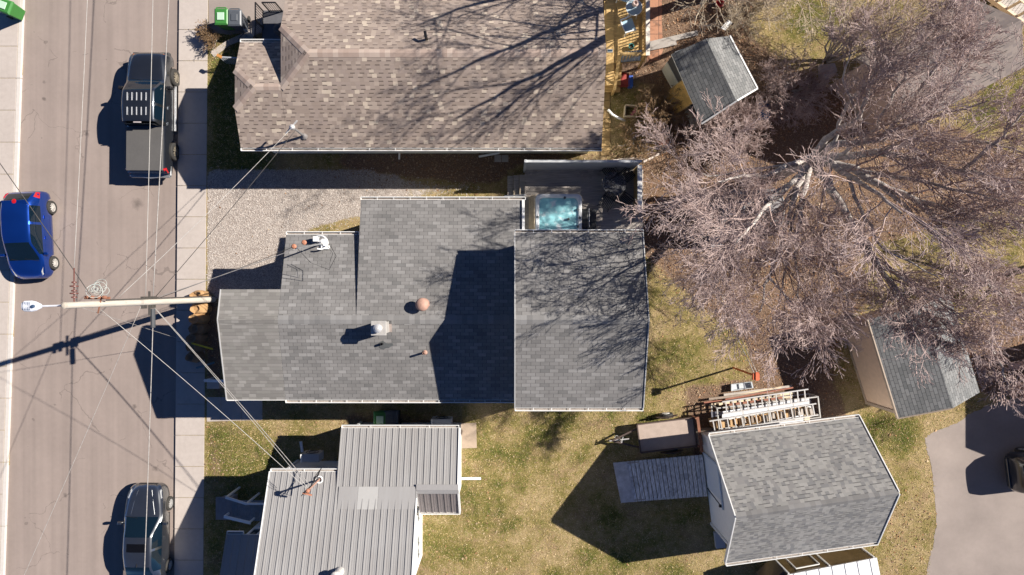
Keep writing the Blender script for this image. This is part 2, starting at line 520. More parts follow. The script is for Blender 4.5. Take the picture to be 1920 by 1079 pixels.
gv = n.math('ADD', n.math('MULTIPLY', vs.outputs[0], 0.55), n.math('ADD', n.math('MULTIPLY', f_mid, 0.30), n.math('MULTIPLY', f_grain, 0.25)))
gcol = n.ramp(gv, [(0.25, (0.24, 0.195, 0.17)), (0.45, (0.35, 0.30, 0.265)), (0.62, (0.43, 0.375, 0.335)), (0.85, (0.62, 0.56, 0.51))])
def edge(a):
    q = n.math('ADD', a, n.math('MULTIPLY', n.math('SUBTRACT', n.math('ADD', n.math('MULTIPLY', f_mid, 0.5), n.math('MULTIPLY', f_fine, 0.5)), 0.5), 0.9))
    mr = n.n('ShaderNodeMapRange', interpolation_type='SMOOTHSTEP'); mr.inputs[1].default_value = 0.38; mr.inputs[2].default_value = 0.62
    n.l(q, mr.inputs[0]); return mr.outputs[0]
f_pat = n.noise(0.8, detail=5, rough=0.65, stretch=(1, 1.3, 1))
lawn = n.mix(n.math('MULTIPLY', n.math('MULTIPLY', n.math('SUBTRACT', f_pat, 0.52), 7.0, clamp=True), 0.6), lawn, (0.30, 0.20, 0.125))
f_gap = n.noise(34, detail=3, rough=0.7)
lawn = n.mix(n.math('MULTIPLY', n.math('LESS_THAN', f_gap, 0.44), 0.7), lawn, (0.075, 0.062, 0.022))
c = n.mix(edge(aD), lawn, dcol)
c = n.mix(edge(aG), c, gcol)
n.col(c); n.set(Roughness=0.95); n.b.inputs['Specular IOR Level'].default_value = 0.15
n.bump(n.math('ADD', f_fine, n.math('MULTIPLY', f_grain, 0.6)), 0.9, 0.05)
M['ground'] = n.m

ZROAD = -0.10
def road_l(py): return 44 - 37 * py / 1079.0
def road_r(py): return 335 - 9 * py / 1079.0
GZ = np.where((PX > road_l(PY) - 4) & (PX < road_r(PY) + 6), -0.16, 0.0)
ny, nx = GX.shape
idx = np.arange(ny * nx).reshape(ny, nx)
quads = np.stack([idx[:-1, :-1], idx[:-1, 1:], idx[1:, 1:], idx[1:, :-1]], -1).reshape(-1, 4)
gr = np_mesh('ground', np.stack([GX, GY, GZ], -1).reshape(-1, 3), quads, M['ground'],
             colors=np.stack([dirt, gravel, green], -1).reshape(-1, 3))
tag(gr, kind='structure')

# asphalt
def asphalt(name, c, streak=True):
    n = N(name)
    f1 = n.noise(0.5, detail=4); f2 = n.noise(1.0, detail=3, stretch=(3.0, 0.06, 1)); f3 = n.noise(70, detail=2); f4 = n.noise(6, detail=3)
    k = n.math('ADD', n.math('MULTIPLY', f1, 0.30), n.math('ADD', n.math('MULTIPLY', f2 if streak else f1, 0.40), n.math('ADD', n.math('MULTIPLY', f3, 0.16), n.math('MULTIPLY', f4, 0.14))))
    lo = tuple(x * 0.80 for x in c); hi = tuple(x * 1.16 for x in c)
    cc = n.ramp(k, [(0.32, lo), (0.68, hi)])
    sp_ = n.noise(2.3, detail=1)
    cc = n.mix(n.math('MULTIPLY', n.math('GREATER_THAN', sp_, 0.80), 0.5), cc, tuple(x * 0.45 for x in c))
    if streak:
        # hairline cracks, tyre lanes and oil drips of the old street
        vo = n.n('ShaderNodeTexVoronoi', feature='DISTANCE_TO_EDGE'); vo.inputs['Scale'].default_value = 0.33
        nz = n.n('ShaderNodeTexNoise'); nz.inputs['Scale'].default_value = 0.9; nz.inputs['Detail'].default_value = 5; n.l(n.obj(), nz.inputs['Vector'])
        vm = n.n('ShaderNodeVectorMath', operation='MULTIPLY_ADD'); n.l(nz.outputs['Color'], vm.inputs[0]); vm.inputs[1].default_value = (1.6, 1.6, 0); n.l(n.obj(), vm.inputs[2]); n.l(vm.outputs[0], vo.inputs['Vector'])
        crk = n.math('MULTIPLY', n.math('LESS_THAN', vo.outputs['Distance'], 0.0045), n.math('GREATER_THAN', f1, 0.52))
        cc = n.mix(n.math('MULTIPLY', crk, 0.45), cc, tuple(x * 0.4 for x in c))
        for px_, py_, r_ in ((255, 382, 0.30), (80, 152, 0.10), (80, 185, 0.10), (250, 762, 0.14), (160, 250, 0.12), (290, 880, 0.16), (120, 930, 0.10)):
            p = W(px_, py_, 0); ds = n.n('ShaderNodeVectorMath', operation='DISTANCE'); n.l(n.obj(), ds.inputs[0]); ds.inputs[1].default_value = (p.x, p.y, ZROAD)
            k_ = n.math('MULTIPLY', n.math('SUBTRACT', 1.0, n.math('DIVIDE', n.math('ADD', ds.outputs['Value'], n.math('MULTIPLY', n.math('SUBTRACT', f4, 0.5), 0.3)), r_), clamp=True), 0.75)
            cc = n.mix(k_, cc, tuple(x * 0.35 for x in c))
    n.col(cc); n.set(Roughness=0.9); n.bump(f3, 0.25, 0.006)
    return n.m
M['asphalt'] = asphalt('worn_warm_asphalt', (0.285, 0.232, 0.205))
M['asphalt2'] = asphalt('driveway_asphalt', (0.285, 0.24, 0.215), False)
def sheet(name, poly, z, mat, kind='structure'):
    m = MB(); m.face([W(x, y, 0).xy.to_3d() + Vector((0, 0, z)) for x, y in poly]) if True else None
    if (m.v and sum(m.v[i][0] * m.v[(i + 1) % len(m.v)][1] - m.v[(i + 1) % len(m.v)][0] * m.v[i][1] for i in range(len(m.v))) < 0):
        m.f[0] = m.f[0][::-1]
    return tag(m.build(name, mat), kind=kind)
sheet('road', [(road_l(-5000) - 2, -5000), (road_r(-5000) + 3, -5000), (road_r(5000) + 3, 5000), (road_l(5000) - 2, 5000)], ZROAD, M['asphalt'])
# kerbside joint, small oil spots
sheet('driveway', [(391, -400), (560, -400), (560, 52), (520, 58), (470, 60), (430, 66), (398, 62), (391, 60)], 0.006, M['asphalt2'])
def wob(pts, amp, seed, sub=6):
    r_ = random.Random(seed); out = []
    for i in range(len(pts) - 1):
        a, b = pts[i], pts[i + 1]
        for j in range(sub):
            t = j / sub
            out.append((a[0] + (b[0] - a[0]) * t + r_.uniform(-amp, amp), a[1] + (b[1] - a[1]) * t + r_.uniform(-amp, amp)))
    out.append(pts[-1]); return out
sheet('parking_area', wob([(1920, 742), (1850, 762), (1815, 778), (1790, 796), (1745, 812), (1733, 822), (1740, 852), (1748, 885), (1752, 930), (1756, 980), (1750, 1020), (1742, 1050), (1735, 1090), (1728, 1200)], 1.6, 3) + [(2500, 1200), (2500, 742)], 0.006, M['asphalt2'])

# sidewalks with real joints
def slabs(name, xl, xr, y0, step, lo, hi, mat):
    m = MB()
    ys = []
    y = y0
    while y > lo: y -= step
    while y < hi: ys.append(y); y += step
    ys = [-4000] + ys + [5000]
    for i in range(len(ys) - 1):
        g = 0.35 if abs(ys[i]) < 3900 else 0
        a, b = ys[i] + g, ys[i + 1] - 0.35
        P = [(xl(a), a), (xr(a), a), (xr(b), b), (xl(b), b)]
        m.prism([tuple(W(x, y_).xy) for x, y_ in P], -0.25, 0.012)
    o = m.build(name, mat, bevel=0.008, seg=1)
    return tag(o, kind='structure')
nn = N('sidewalk_concrete')
f1 = nn.noise(0.6, detail=4); f2 = nn.noise(5, detail=4); f3 = nn.noise(60, detail=2)
k = nn.math('ADD', nn.math('MULTIPLY', f1, 0.4), nn.math('ADD', nn.math('MULTIPLY', f2, 0.35), nn.math('MULTIPLY', f3, 0.25)))
nn.col(nn.ramp(k, [(0.3, (0.375, 0.328, 0.296)), (0.5, (0.445, 0.392, 0.355)), (0.7, (0.50, 0.445, 0.405))]))
nn.set(Roughness=0.9); nn.bump(f3, 0.2, 0.004)
M['sidewalk'] = nn.m
slabs('sidewalk', lambda y: road_r(y) + 0.8, lambda y: 390 - 9 * y / 1079.0, 56, 58.5, -120, 1200, M['sidewalk'])
slabs('sidewalk', lambda y: -400, lambda y: road_l(y) - 8.0, 27, 60, -120, 1200, M['sidewalk'])
slabs('kerb', lambda y: road_l(y) - 7.4, lambda y: road_l(y), 27, 120, -120, 1200, plain('kerb_concrete', (0.56, 0.52, 0.48), 0.9, var=0.08))
# walk in front of the grey house, concrete pad
m = MB()
for i, (a, b) in enumerate(((388, 414), (414.6, 452), (452.6, 492))):
    m.prism([tuple(W(x, y).xy) for x, y in ((a, 745), (b, 745), (b, 790 - i), (a, 791 - i))], -0.1, 0.012)
tag(m.build('front_path', M['sidewalk'], bevel=0.006, seg=1), kind='structure')
m = MB(); m.prism([tuple(W(x, y).xy) for x, y in ((858, 794), (893, 793), (894, 840), (859, 841))], -0.05, 0.05)
tag(m.build('concrete_pad', plain('tan_concrete', (0.36, 0.28, 0.21), 0.9, var=0.12), bevel=0.01), kind='structure')
tag(bpy.data.objects['concrete_pad'], 'square tan concrete pad in the grass beside the metal-roofed wing', 'paving slab'); del bpy.data.objects['concrete_pad']['kind']
# terracotta patio and plank paths of the brown house
n = N('terracotta_pavers')
br = n.n('ShaderNodeTexBrick'); br.inputs['Scale'].default_value = 1.0; n.l(n.obj(), br.inputs['Vector'])
br.inputs['Brick Width'].default_value = 0.6; br.inputs['Row Height'].default_value = 0.6; br.inputs['Mortar Size'].default_value = 0.012; br.offset = 0
br.inputs['Color1'].default_value = c4((0.36, 0.17, 0.10)); br.inputs['Color2'].default_value = c4((0.46, 0.24, 0.15)); br.inputs['Mortar'].default_value = c4((0.10, 0.06, 0.045))
ff = n.noise(4, detail=5)
n.col(n.mix(n.math('MULTIPLY', n.math('GREATER_THAN', ff, 0.56), 0.5), br.outputs['Color'], (0.17, 0.11, 0.08))); n.set(Roughness=0.9)
M['terra'] = n.m
sheet('patio', wob([(1212, -40), (1240, -40), (1243, 95), (1236, 112), (1213, 118)], 1.0, 5, 5), 0.012, M['terra'])
m = MB()
y = 172
rr = random.Random(4)
while y < 292:
    m.prism([tuple(W(x, yy).xy) for x, yy in ((1126, y), (1144 + rr.uniform(-1, 1), y), (1144 + rr.uniform(-1, 1), y + 16.5), (1126, y + 16.5))], 0, 0.05)
    y += 17.3
tag(m.build('paver_path', plain('yellow_brown_paver', (0.30, 0.20, 0.09), 0.9, var=0.25), bevel=0.008), kind='structure')

# ---- grass blades, fallen leaves, pebbles (uncountable)
def sample(a, px, py):
    """bilinear-ish lookup of a ground field at photo pixels"""
    x = (px - 960) * U; y = (539.5 - py) * U
    ix = np.clip(np.searchsorted(XS, x), 1, len(XS) - 1); iy = np.clip(np.searchsorted(YS, y), 1, len(YS) - 1)
    return a[iy, ix]
hard = [[(-100, -60), (392, -60), (383, 1140), (-100, 1140)], [(391, -60), (540, -60), (540, 60), (391, 62)],
        [(1735, 822), (1745, 870), (1753, 930), (1756, 980), (1745, 1050), (1735, 1140), (2100, 1140), (2100, 742), (1850, 762), (1815, 778), (1790, 796), (1745, 812)],
        [(385, 745), (492, 745), (492, 789), (385, 791)], [(858, 793), (894, 793), (894, 841), (858, 841)], [(1212, -60), (1243, -60), (1243, 112), (1212, 118)], [(1126, -60), (1146, -60), (1146, 292), (1126, 292)],
        [(1130, -60), (1214, -60), (1214, 130), (1130, 130)]]
def free(px, py):
    ok = np.ones(px.shape, bool)
    for p in hard: ok &= ~inpoly(px, py, p)
    return ok
tn = N('grass_blade'); tn.col(tn.attr('tint')); tn.set(Roughness=0.7); tn.b.inputs['Specular IOR Level'].default_value = 0.2
def scatter_tris(name, N_, wfun, size, cols, flat, lift, seed, quad=False):
    g = np.random.default_rng(seed)
    px = g.uniform(370, 1960, N_ * 3); py = g.uniform(-30, 1110, N_ * 3)
    w = wfun(px, py) * free(px, py)
    keep = g.uniform(0, 1, len(px)) < w
    px, py = px[keep][:N_], py[keep][:N_]
    n_ = len(px)
    x = (px - 960) * U; y = (539.5 - py) * U
    th = g.uniform(0, 2 * np.pi, n_); L = g.uniform(size[0], size[1], n_); wd = L * g.uniform(size[2], size[3], n_)
    ti = g.uniform(flat[0], flat[1], n_)
    d = np.stack([np.cos(th) * np.cos(ti), np.sin(th) * np.cos(ti), np.sin(ti)], -1)
    s_ = np.stack([-np.sin(th), np.cos(th), g.uniform(-0.3, 0.3, n_)], -1)
    p = np.stack([x, y, np.full(n_, lift)], -1)
    ci = g.integers(0, len(cols), n_); cc = np.array(cols)[ci] * g.uniform(0.75, 1.25, (n_, 1))
    if quad:
        v = np.stack([p - s_ * wd[:, None] / 2, p + s_ * wd[:, None] / 2, p + s_ * wd[:, None] * 0.4 + d * L[:, None], p - s_ * wd[:, None] * 0.4 + d * L[:, None]], 1)
    else:
        v = np.stack([p - s_ * wd[:, None] / 2, p + s_ * wd[:, None] / 2, p + d * L[:, None]], 1)
    k_ = v.shape[1]
    o = np_mesh(name, v.reshape(-1, 3), np.arange(n_ * k_).reshape(n_, k_), tn.m, colors=np.repeat(cc, k_, 0))
    return tag(o, kind='stuff')
lawnw = lambda px, py: np.clip(1.05 - sample(dirt, px, py) * 1.2 - sample(gravel, px, py) * 1.4, 0, 1)
scatter_tris('grass', 210000, lambda a, b: lawnw(a, b) * 0.9, (0.045, 0.105, 0.13, 0.28),
             [(0.60, 0.45, 0.25), (0.66, 0.52, 0.33), (0.50, 0.37, 0.16), (0.25, 0.25, 0.065), (0.16, 0.20, 0.04), (0.36, 0.24, 0.13), (0.44, 0.34, 0.13)], (0.2, 1.0), 0.004, 21)
scatter_tris('grass', 45000, lambda a, b: lawnw(a, b) * np.clip(sample(green, a, b) * 2.0 - 0.6, 0, 1), (0.05, 0.11, 0.16, 0.3),
             [(0.13, 0.17, 0.03), (0.19, 0.21, 0.045), (0.10, 0.14, 0.03)], (0.3, 1.0), 0.004, 22)
scatter_tris('fallen_leaves', 34000, lambda a, b: np.clip(sample(dirt, a, b) * 1.1 + 0.012, 0, 1), (0.03, 0.075, 0.5, 0.9),
             [(0.32, 0.20, 0.12), (0.25, 0.145, 0.085), (0.38, 0.26, 0.16), (0.19, 0.11, 0.065), (0.40, 0.30, 0.21), (0.33, 0.17, 0.085)], (0.0, 0.6), 0.012, 23, True)
scatter_tris('fallen_leaves', 1600, lambda a, b: lawnw(a, b) * 0.4 * inpoly(a, b, [(640, 780), (900, 780), (960, 1090), (780, 1090)]) + lawnw(a, b) * 0.35 * inpoly(a, b, [(1600, 780), (1760, 780), (1760, 1090), (1600, 1090)]) + 0.5 * inpoly(a, b, [(840, 346), (980, 330), (980, 374), (870, 374)]), (0.05, 0.11, 0.5, 0.9),
             [(0.42, 0.28, 0.16), (0.46, 0.35, 0.22), (0.30, 0.17, 0.08)], (0.0, 0.5), 0.02, 24, True)
def pebbles(N_, seed):
    g = np.random.default_rng(seed)
    px = g.uniform(385, 940, N_ * 3); py = g.uniform(310, 560, N_ * 3)
    keep = (g.uniform(0, 1, len(px)) < sample(gravel, px, py)) & free(px, py)
    px, py = px[keep][:N_], py[keep][:N_]; n_ = len(px)
    b = np.array([(1, 0, 0), (0, 1, 0), (-1, 0, 0), (0, -1, 0), (0, 0, 0.8), (0, 0, -0.3)], float)
    r = g.uniform(0.012, 0.030, n_)
    v = b[None] * r[:, None, None] * g.uniform(0.7, 1.3, (n_, 6, 1)) + np.stack([(px - 960) * U, (539.5 - py) * U, np.full(n_, 0.006)], -1)[:, None, :]
    f = np.array([(0, 1, 4), (1, 2, 4), (2, 3, 4), (3, 0, 4)])
    F = (np.arange(n_)[:, None, None] * 6 + f[None]).reshape(-1, 3)
    cc = np.array([(0.60, 0.55, 0.50), (0.46, 0.41, 0.365), (0.34, 0.29, 0.26), (0.52, 0.45, 0.40)])[g.integers(0, 4, n_)]
    return tag(np_mesh('gravel', v.reshape(-1, 3), F, tn.m, colors=np.repeat(cc, 6, 0)), kind='stuff')
pebbles(9000, 31)
# ------------------------------------------------------------------ grey shingled house (middle)
def gv(x, v, z): return G(x, v, z)
house = thing('shingled_house', 'long grey shingled house with a stepped roof and taller rear block, beside the hot tub', 'house', G(-200, 60, 0))
TR = M['white']; DRIP = plain('grey_drip_edge', (0.42, 0.42, 0.42), 0.6, var=0.08)
zr = 4.73
def zU(v): return zr - 0.29 * (51 - v) * U       # steeper upper slope (A, B)
def zC(v): return zr - 0.217 * (51 - v) * U      # shallower upper slope (C)
def zL(v): return zr - 0.276 * (v - 51) * U      # lower slope
def zDu(v): return 7.16 - 0.376 * (46.3 - v) * U
def zDl(v): return 7.16 - 0.376 * (v - 46.3) * U
def roof(name, pts, mats, parent, th=0.12, udir=(1, 0, 0), uvo=(0, 0), bev=0):
    m = MB(); m.slab(pts, th, 0, 1, udir, uvo)
    return m.build(name, mats, parent)
S2 = [M['sh_main'], DRIP]; SP = [M['sh_patch'], DRIP]
# lower slope, main and front patch butted end to end
roof('roof', [gv(-371, 51, zr), gv(-371, 184, zL(184)), gv(12, 184, zL(184)), gv(12, 51, zr)], S2, house)
roof('roof', [gv(-466, 51, zr), gv(-467, 184, zL(184)), gv(-371.2, 184, zL(184)), gv(-371.2, 51, zr)], SP, house)
roof('roof', [gv(-466, 51, zr), gv(-371.2, 51, zr), gv(-371.2, 3, zU(3)), gv(-467, 3, zU(3))], SP, house)
roof('roof', [gv(-371, 51, zr), gv(-235, 51, zr - 0.0), gv(-235, -87, zU(-87)), gv(-371, -87, zU(-87))], S2, house)
roof('roof', [gv(-247, 51, zr + .004), gv(12, 51, zr + .004), gv(17.6, -62, zC(-62) + .004), gv(17.6, -144.5, zC(-144.5)), gv(-249, -144.5, zC(-144.5))], S2, house)
# filler cheek between C and B
m = MB(); m.face([gv(-246.8, 51, zr - .01), gv(-246.8, -140, zC(-140) - .06), gv(-246.8, -140, zU(-140) - .2)][::1]); m.build('fascia', TR, house)
# rear two-storey block
SD = [M['sh_main'], TR]
roof('roof', [gv(4.5, 46.3, 7.16), gv(4.5, 181.5, zDl(181.5)), gv(198, 181.5, zDl(181.5)), gv(196, 46.3, 7.16)], SD, house, 0.14)
roof('roof', [gv(4.5, 46.3, 7.16), gv(196, 46.3, 7.16), gv(197, -82.3, zDu(-82.3)), gv(4.5, -82.3, zDu(-82.3))], SD, house, 0.14)
# ridge caps
nU = Vector((0, 1, -0.25)).normalized(); nL = Vector((0, -1, -0.276)).normalized()
ridge_cap(gv(-371, 51, zr), gv(4, 51, zr), Vector((0, 1, -0.217)).normalized(), nL, 0.17, M['cap_grey'], house)
ridge_cap(gv(-465, 51, zr), gv(-371, 51, zr), Vector((0, 1, -0.29)).normalized(), nL, 0.15, M['sh_patch'], house)
ridge_cap(gv(4.6, 46.3, 7.16), gv(196, 46.3, 7.16), Vector((0, 1, -0.376)).normalized(), Vector((0, -1, -0.376)).normalized(), 0.17, M['cap_grey'], house)
# walls
def extx(poly, x0, x1, mat, parent, name='wall'):
    """poly of (v, z) extruded between ground units x0..x1"""
    m = MB(); A = [gv(x0, v, z) for v, z in poly]; B = [gv(x1, v, z) for v, z in poly]
    m.loft(A, B); return m.build(name, mat, parent)
d = 0.16
extx([(15, 0), (172, 0), (172, zL(172) - d), (51, zr - d), (15, zU(15) - d)], -455, -371, M['pale_wall'], house)
extx([(-74, 0), (172, 0), (172, zL(172) - d), (51, zr - d), (-74, zU(-74) - d)], -360, -249, M['pale_wall'], house)
extx([(-131, 0), (172, 0), (172, zL(172) - d), (51, zr - d - .02), (-131, zC(-131) - d)], -240, 4, M['pale_wall'], house)
extx([(-70, 0), (170, 0), (170, zDl(170) - .2), (46.3, 7.16 - .2), (-70, zDu(-70) - .2)], 8, 188, M['pale_wall'], house)
for v in (60, 130): window(house, gv(-455, v, 1.9), 1.1, 1.2, (-1, 0, 0))
window(house, gv(188, 60, 4.6), 1.2, 1.1, (1, 0, 0)); window(house, gv(188, 30, 1.8), 1.2, 1.1, (1, 0, 0))
for x in (-330, -200, -90, 60): window(house, gv(x, 172 if x < 0 else 170, 1.9), 1.3, 1.1, (0, -1, 0))
# gutters
gutter(gv(-371, -87, zU(-87)), gv(-252, -87, zU(-87)), (0, 1, 0), house)
gutter(gv(-249, -144.5, zC(-144.5)), gv(22, -144.5, zC(-144.5)), (0, 1, 0), house)
gutter(gv(-371, 184, zL(184)), gv(6, 184, zL(184)), (0, -1, 0), house)
gutter(gv(4.5, -82.3, zDu(-82.3)), gv(198, -82.3, zDu(-82.3)), (0, 1, 0), house, 0.62)
gutter(gv(4.5, 181.5, zDl(181.5)), gv(198, 181.5, zDl(181.5)), (0, -1, 0), house, 0.62)
m = MB(); m.bar(gv(18.6, -143, zC(-143) - .02), gv(18.6, -74, zC(-74) - .02), 0.10, 0.2); m.build('rake_board', TR, house)
m = MB()
for a, b in ((gv(4.2, 46, 7.17), gv(4.2, 181.5, zDl(181.5) + .01)), (gv(4.2, 46, 7.17), gv(4.2, -82, zDu(-82) + .01)),
             (gv(196.6, 46, 7.17), gv(198.4, 181.5, zDl(181.5) + .01)), (gv(196.6, 46, 7.17), gv(197.4, -82, zDu(-82) + .01)),
             (gv(-466.4, 51, zr + .01), gv(-467.4, 184, zL(184) + .01)), (gv(-466.4, 51, zr + .01), gv(-467.4, 3, zU(3) + .01))):
    m = MB(); m.bar(a, b, 0.035, 0.05); m.build('drip_edge', DRIP, house)
m = MB(); m.bar(gv(-467, 184.6, zL(184) - .03), gv(-449, 184.6, zL(184) - .03), 0.04, 0.10); m.bar(gv(-448, 184.4, zL(184) - .03), gv(-372, 184.4, zL(184) - .03), 0.02, 0.08); m.build('eave_trim', TR, house)
m = MB(); m.tube([gv(192, -80, 5.9), gv(190, -72, 5.5), gv(190, -71, .4)], 0.04, 6); m.build('downspout', TR, house)
# chimney with a silver cap, near the ridge
c = W(719, 613, 4.65); m = MB()
m.box((c.x, c.y, 4.95), (0.44, 0.42, 1.2)); m.box((c.x, c.y, 5.57), (0.56, 0.54, 0.05))
ch = m.build('chimney', plain('pale_grey_sheet_metal', (0.50, 0.48, 0.45), 0.5, 0.3, var=0.12), house, bevel=0.01)
m = MB(); m.lathe([(0.10, 5.58), (0.10, 5.72), (0.17, 5.73), (0.16, 5.78), (0.08, 5.84), (0.0, 5.86)], (c.x, c.y, 0), 16)
m.build('flue_cap', M['alu'], ch, smooth=False)
m = MB(); q = gv(-203, 62, 0); m.slab([gv(-214.5, 52.5, zL(52.5) + .012), gv(-214.5, 71, zL(71) + .012), gv(-191, 71, zL(71) + .012), gv(-191, 52.5, zL(52.5) + .012)], 0.01, 0, 0)
m.build('flashing', plain('brown_flashing', (0.30, 0.25, 0.225), 0.8, var=0.2), house)
# mushroom roof vent
c = W(794, 571, 4.6); z0 = zC(26); m = MB()
m.lathe([(0.24, z0 - .05), (0.24, z0 + .02), (0.14, z0 + .05), (0.14, z0 + .36)], (c.x, c.y, 0), 20)
v = m.build('roof_vent', M['copper'], house)
m = MB(); m.lathe([(0.20, z0 + .33), (0.255, z0 + .36), (0.25, z0 + .42), (0.19, z0 + .50), (0.08, z0 + .545), (0.03, z0 + .55), (0.0, z0 + .56)], (c.x, c.y, 0), 24)
m.build('vent_cap', M['copper'], v, smooth=True)
# plumbing pipes
def pipe(px, py, vv, h, r, mat, parent=house, name='vent_pipe', flash=True):
    z0 = zL(vv); c = W(px, py, z0); m = MB()
    m.lathe([(r, z0 - .05), (r, z0 + h), (r * .75, z0 + h), (r * .75, z0 + h - .12)], (c.x, c.y, 0), 12)
    o = m.build(name, mat, parent)
    if flash:
        m = MB(); m.lathe([(r * 2.3, z0 - .03), (r * 1.9, z0 + .03), (r * 1.1, z0 + .06)], (c.x, c.y, 0), 12); m.build('pipe_boot', M['copper'], o)
    return o
pipe(797, 661, 104, 0.42, 0.045, M['copper'])
pipe(717, 645, 92, 0.22, 0.05, M['black'], flash=False)
c = W(722, 648, zL(94)); m = MB(); r_ = random.Random(2)
pl = []
for i in range(14):
    t = 2 * math.pi * i / 14; rr_ = r_.uniform(0.13, 0.30)
    x_, y_ = c.x + rr_ * math.cos(t) * 1.1, c.y + rr_ * math.sin(t) * .7
    pl.append((x_, y_, zL(-y_ / U) + .012))
m.face(pl); m.build('roof_tar_patch', plain('tar_patch', (0.085, 0.09, 0.092), 0.9, var=0.2), house)
# electrical service mast leaning over the front roof
b = W(606, 457, zU(-75)); t = W(557, 466, 6.15)
m = MB(); m.tube([b, t], 0.032, 8); mast = m.build('service_mast', M['steel'], house)
m = MB()
m.lathe([(0.20, b.z - .02), (0.17, b.z + .04), (0.07, b.z + .10)], (b.x, b.y, 0), 14); m.build('mast_boot', M['white'], mast)
m = MB(); o1 = b + Vector((0.02, 0.10, 0.25))
pts = [o1 + Vector((0.30 * math.cos(a) - 0.05, 0.26 * math.sin(a) - .08, 0.1 + .05 * math.sin(2 * a))) for a in np.linspace(2.6, -1.9, 16)]
m.tube(pts, 0.035, 8); m.box(b + Vector((-.20, .16, .25)), (.20, .20, .2)); m.box(b + Vector((.12, -.16, .12)), (.32, .14, .1)); m.build('meter_cable_loop', M['white'], mast)
m = MB()
for q in (W(570, 455, 5.9), W(551, 462.5, 6.1)):
    m = MB(); m.lathe([(0.04, q.z - .06), (0.09, q.z - .04), (0.05, q.z), (0.09, q.z + .03), (0.05, q.z + .07)], (q.x, q.y, 0), 10); m.build('insulator', M['terra_orange'], mast)
m = MB()
m.tube([t, t + Vector((.35, -.5, -.5)), t + Vector((.95, -.75, -.75)), t + Vector((1.25, -.25, -.6)), t + Vector((1.1, .1, -.4))], 0.011, 5)
m.tube([t, t + Vector((.5, -.25, -.35)), t + Vector((1.0, -.55, -.6)), t + Vector((1.15, -.15, -.5)), t + Vector((1.0, .1, -.35))], 0.010, 5)
m.build('drip_loop', M['black'], mast)
# front steps rail (white-blue) poking out at the corner
m = MB(); a = W(383, 714, 1.0); b = W(421, 715, 1.0); m.bar(a, b, 0.12, 0.05)
for q in (a, b): m.bar(q - Vector((0, 0, 1.0)), q, 0.06, 0.06)
m.build('entry_railing', M['white'], house, bevel=0.006)
m = MB(); m.box(W(406, 721, .35), (0.55, 0.3, 0.7)); m.build('entry_step', M['concrete'], house, bevel=0.02)

# ------------------------------------------------------------------ brown house (top)
bh = thing('brown_shingled_house', 'brown speckled shingle house with clipped gable ends, at the top of the photo', 'house', G(-100, -340, 0))
sl = 0.42; ze = 3.0; ve = -236.0
def zb(v): return ze + sl * (ve - v) * U            # rising slope from the lower eave
vr = -376.5; zrm = zb(vr)                           # main ridge
def zt(v): return zrm - sl * (vr - v) * U           # far slope
vrf = -328.0; zrf = zb(vrf)
def ztf(v): return zrf - sl * (vrf - v) * U
SB = [M['sh_brown'], plain('brown_trim', (0.16, 0.13, 0.11), 0.7, var=0.1)]
xw, xe = -378, 151.5
vh = -326.0   # clipped-gable hip starts here on both slopes
vh2 = 2 * vr - vh
xa = -329
roof('roof', [gv(xw, vh, zb(vh)), gv(xw, ve, ze), gv(xe, ve, ze), gv(xe, vr, zrm), gv(xa, vr, zrm)], SB, bh)
roof('roof', [gv(xw, vh2, zt(vh2)), gv(xa, vr, zrm), gv(xe, vr, zrm), gv(xe, -520, zt(-520)), gv(xw, -520, zt(-520))], SB, bh)
roof('roof', [gv(xw, vh, zb(vh)), gv(xa, vr, zrm), gv(xw, vh2, zt(vh2))], SB, bh, udir=(0, -1, 0))
xf = -458.5; xfe = -366; vhf = -295.0; vhf2 = 2 * vrf - vhf; xaf = -423
roof('roof', [gv(xf, vhf, zb(vhf)), gv(xf, ve + .0, ze), gv(xw - .3, ve, ze), gv(xw - .3, vrf, zrf), gv(xaf, vrf, zrf)], SB, bh)
roof('roof', [gv(xf, vhf2, ztf(vhf2)), gv(xaf, vrf, zrf), gv(xw + 4, vrf, zrf - .0), gv(xw + 4, -414, ztf(-414)), gv(xf, -414, ztf(-414))], SB, bh)
roof('roof', [gv(xf, vhf, zb(vhf)), gv(xaf, vrf, zrf), gv(xf, vhf2, ztf(vhf2))], SB, bh, udir=(0, -1, 0))
dn = Vector((0, -1, -sl)).normalized(); du = Vector((0, 1, -sl)).normalized()
ridge_cap(gv(xa, vr, zrm), gv(xe, vr, zrm), du, dn, 0.17, M['cap_brown'], bh)
ridge_cap(gv(xaf, vrf, zrf), gv(xw, vrf, zrf), du, dn, 0.15, M['cap_brown'], bh)
def hipcap(a, b, inner, outer):
    a = Vector(a); b = Vector(b); d_ = (b - a).normalized()
    def perp(n): 
        n = Vector(n); n = n - d_ * n.dot(d_); return n.normalized()
    ridge_cap(a, b, perp(inner), perp(outer), 0.16, M['cap_brown'], bh, 'hip_cap')
hs = (zrm - zb(vh)) / ((xa - xw) * U)
hipcap(gv(xw, vh, zb(vh)), gv(xa, vr, zrm), (1, -1, -sl + .3), (-1, 0.2, -hs))
hipcap(gv(xa, vr, zrm), gv(xw, vh2, zt(vh2)), (1, 1, -sl + .3), (-1, -0.2, -hs))
hsf = (zrf - zb(vhf)) / ((xaf - xf) * U)
hipcap(gv(xf, vhf, zb(vhf)), gv(xaf, vrf, zrf), (1, -1, -sl + .3), (-1, 0.2, -hsf))
hipcap(gv(xaf, vrf, zrf), gv(xf, vhf2, ztf(vhf2)), (1, 1, -sl + .3), (-1, -0.2, -hsf))
d = 0.17; vw = -251.5
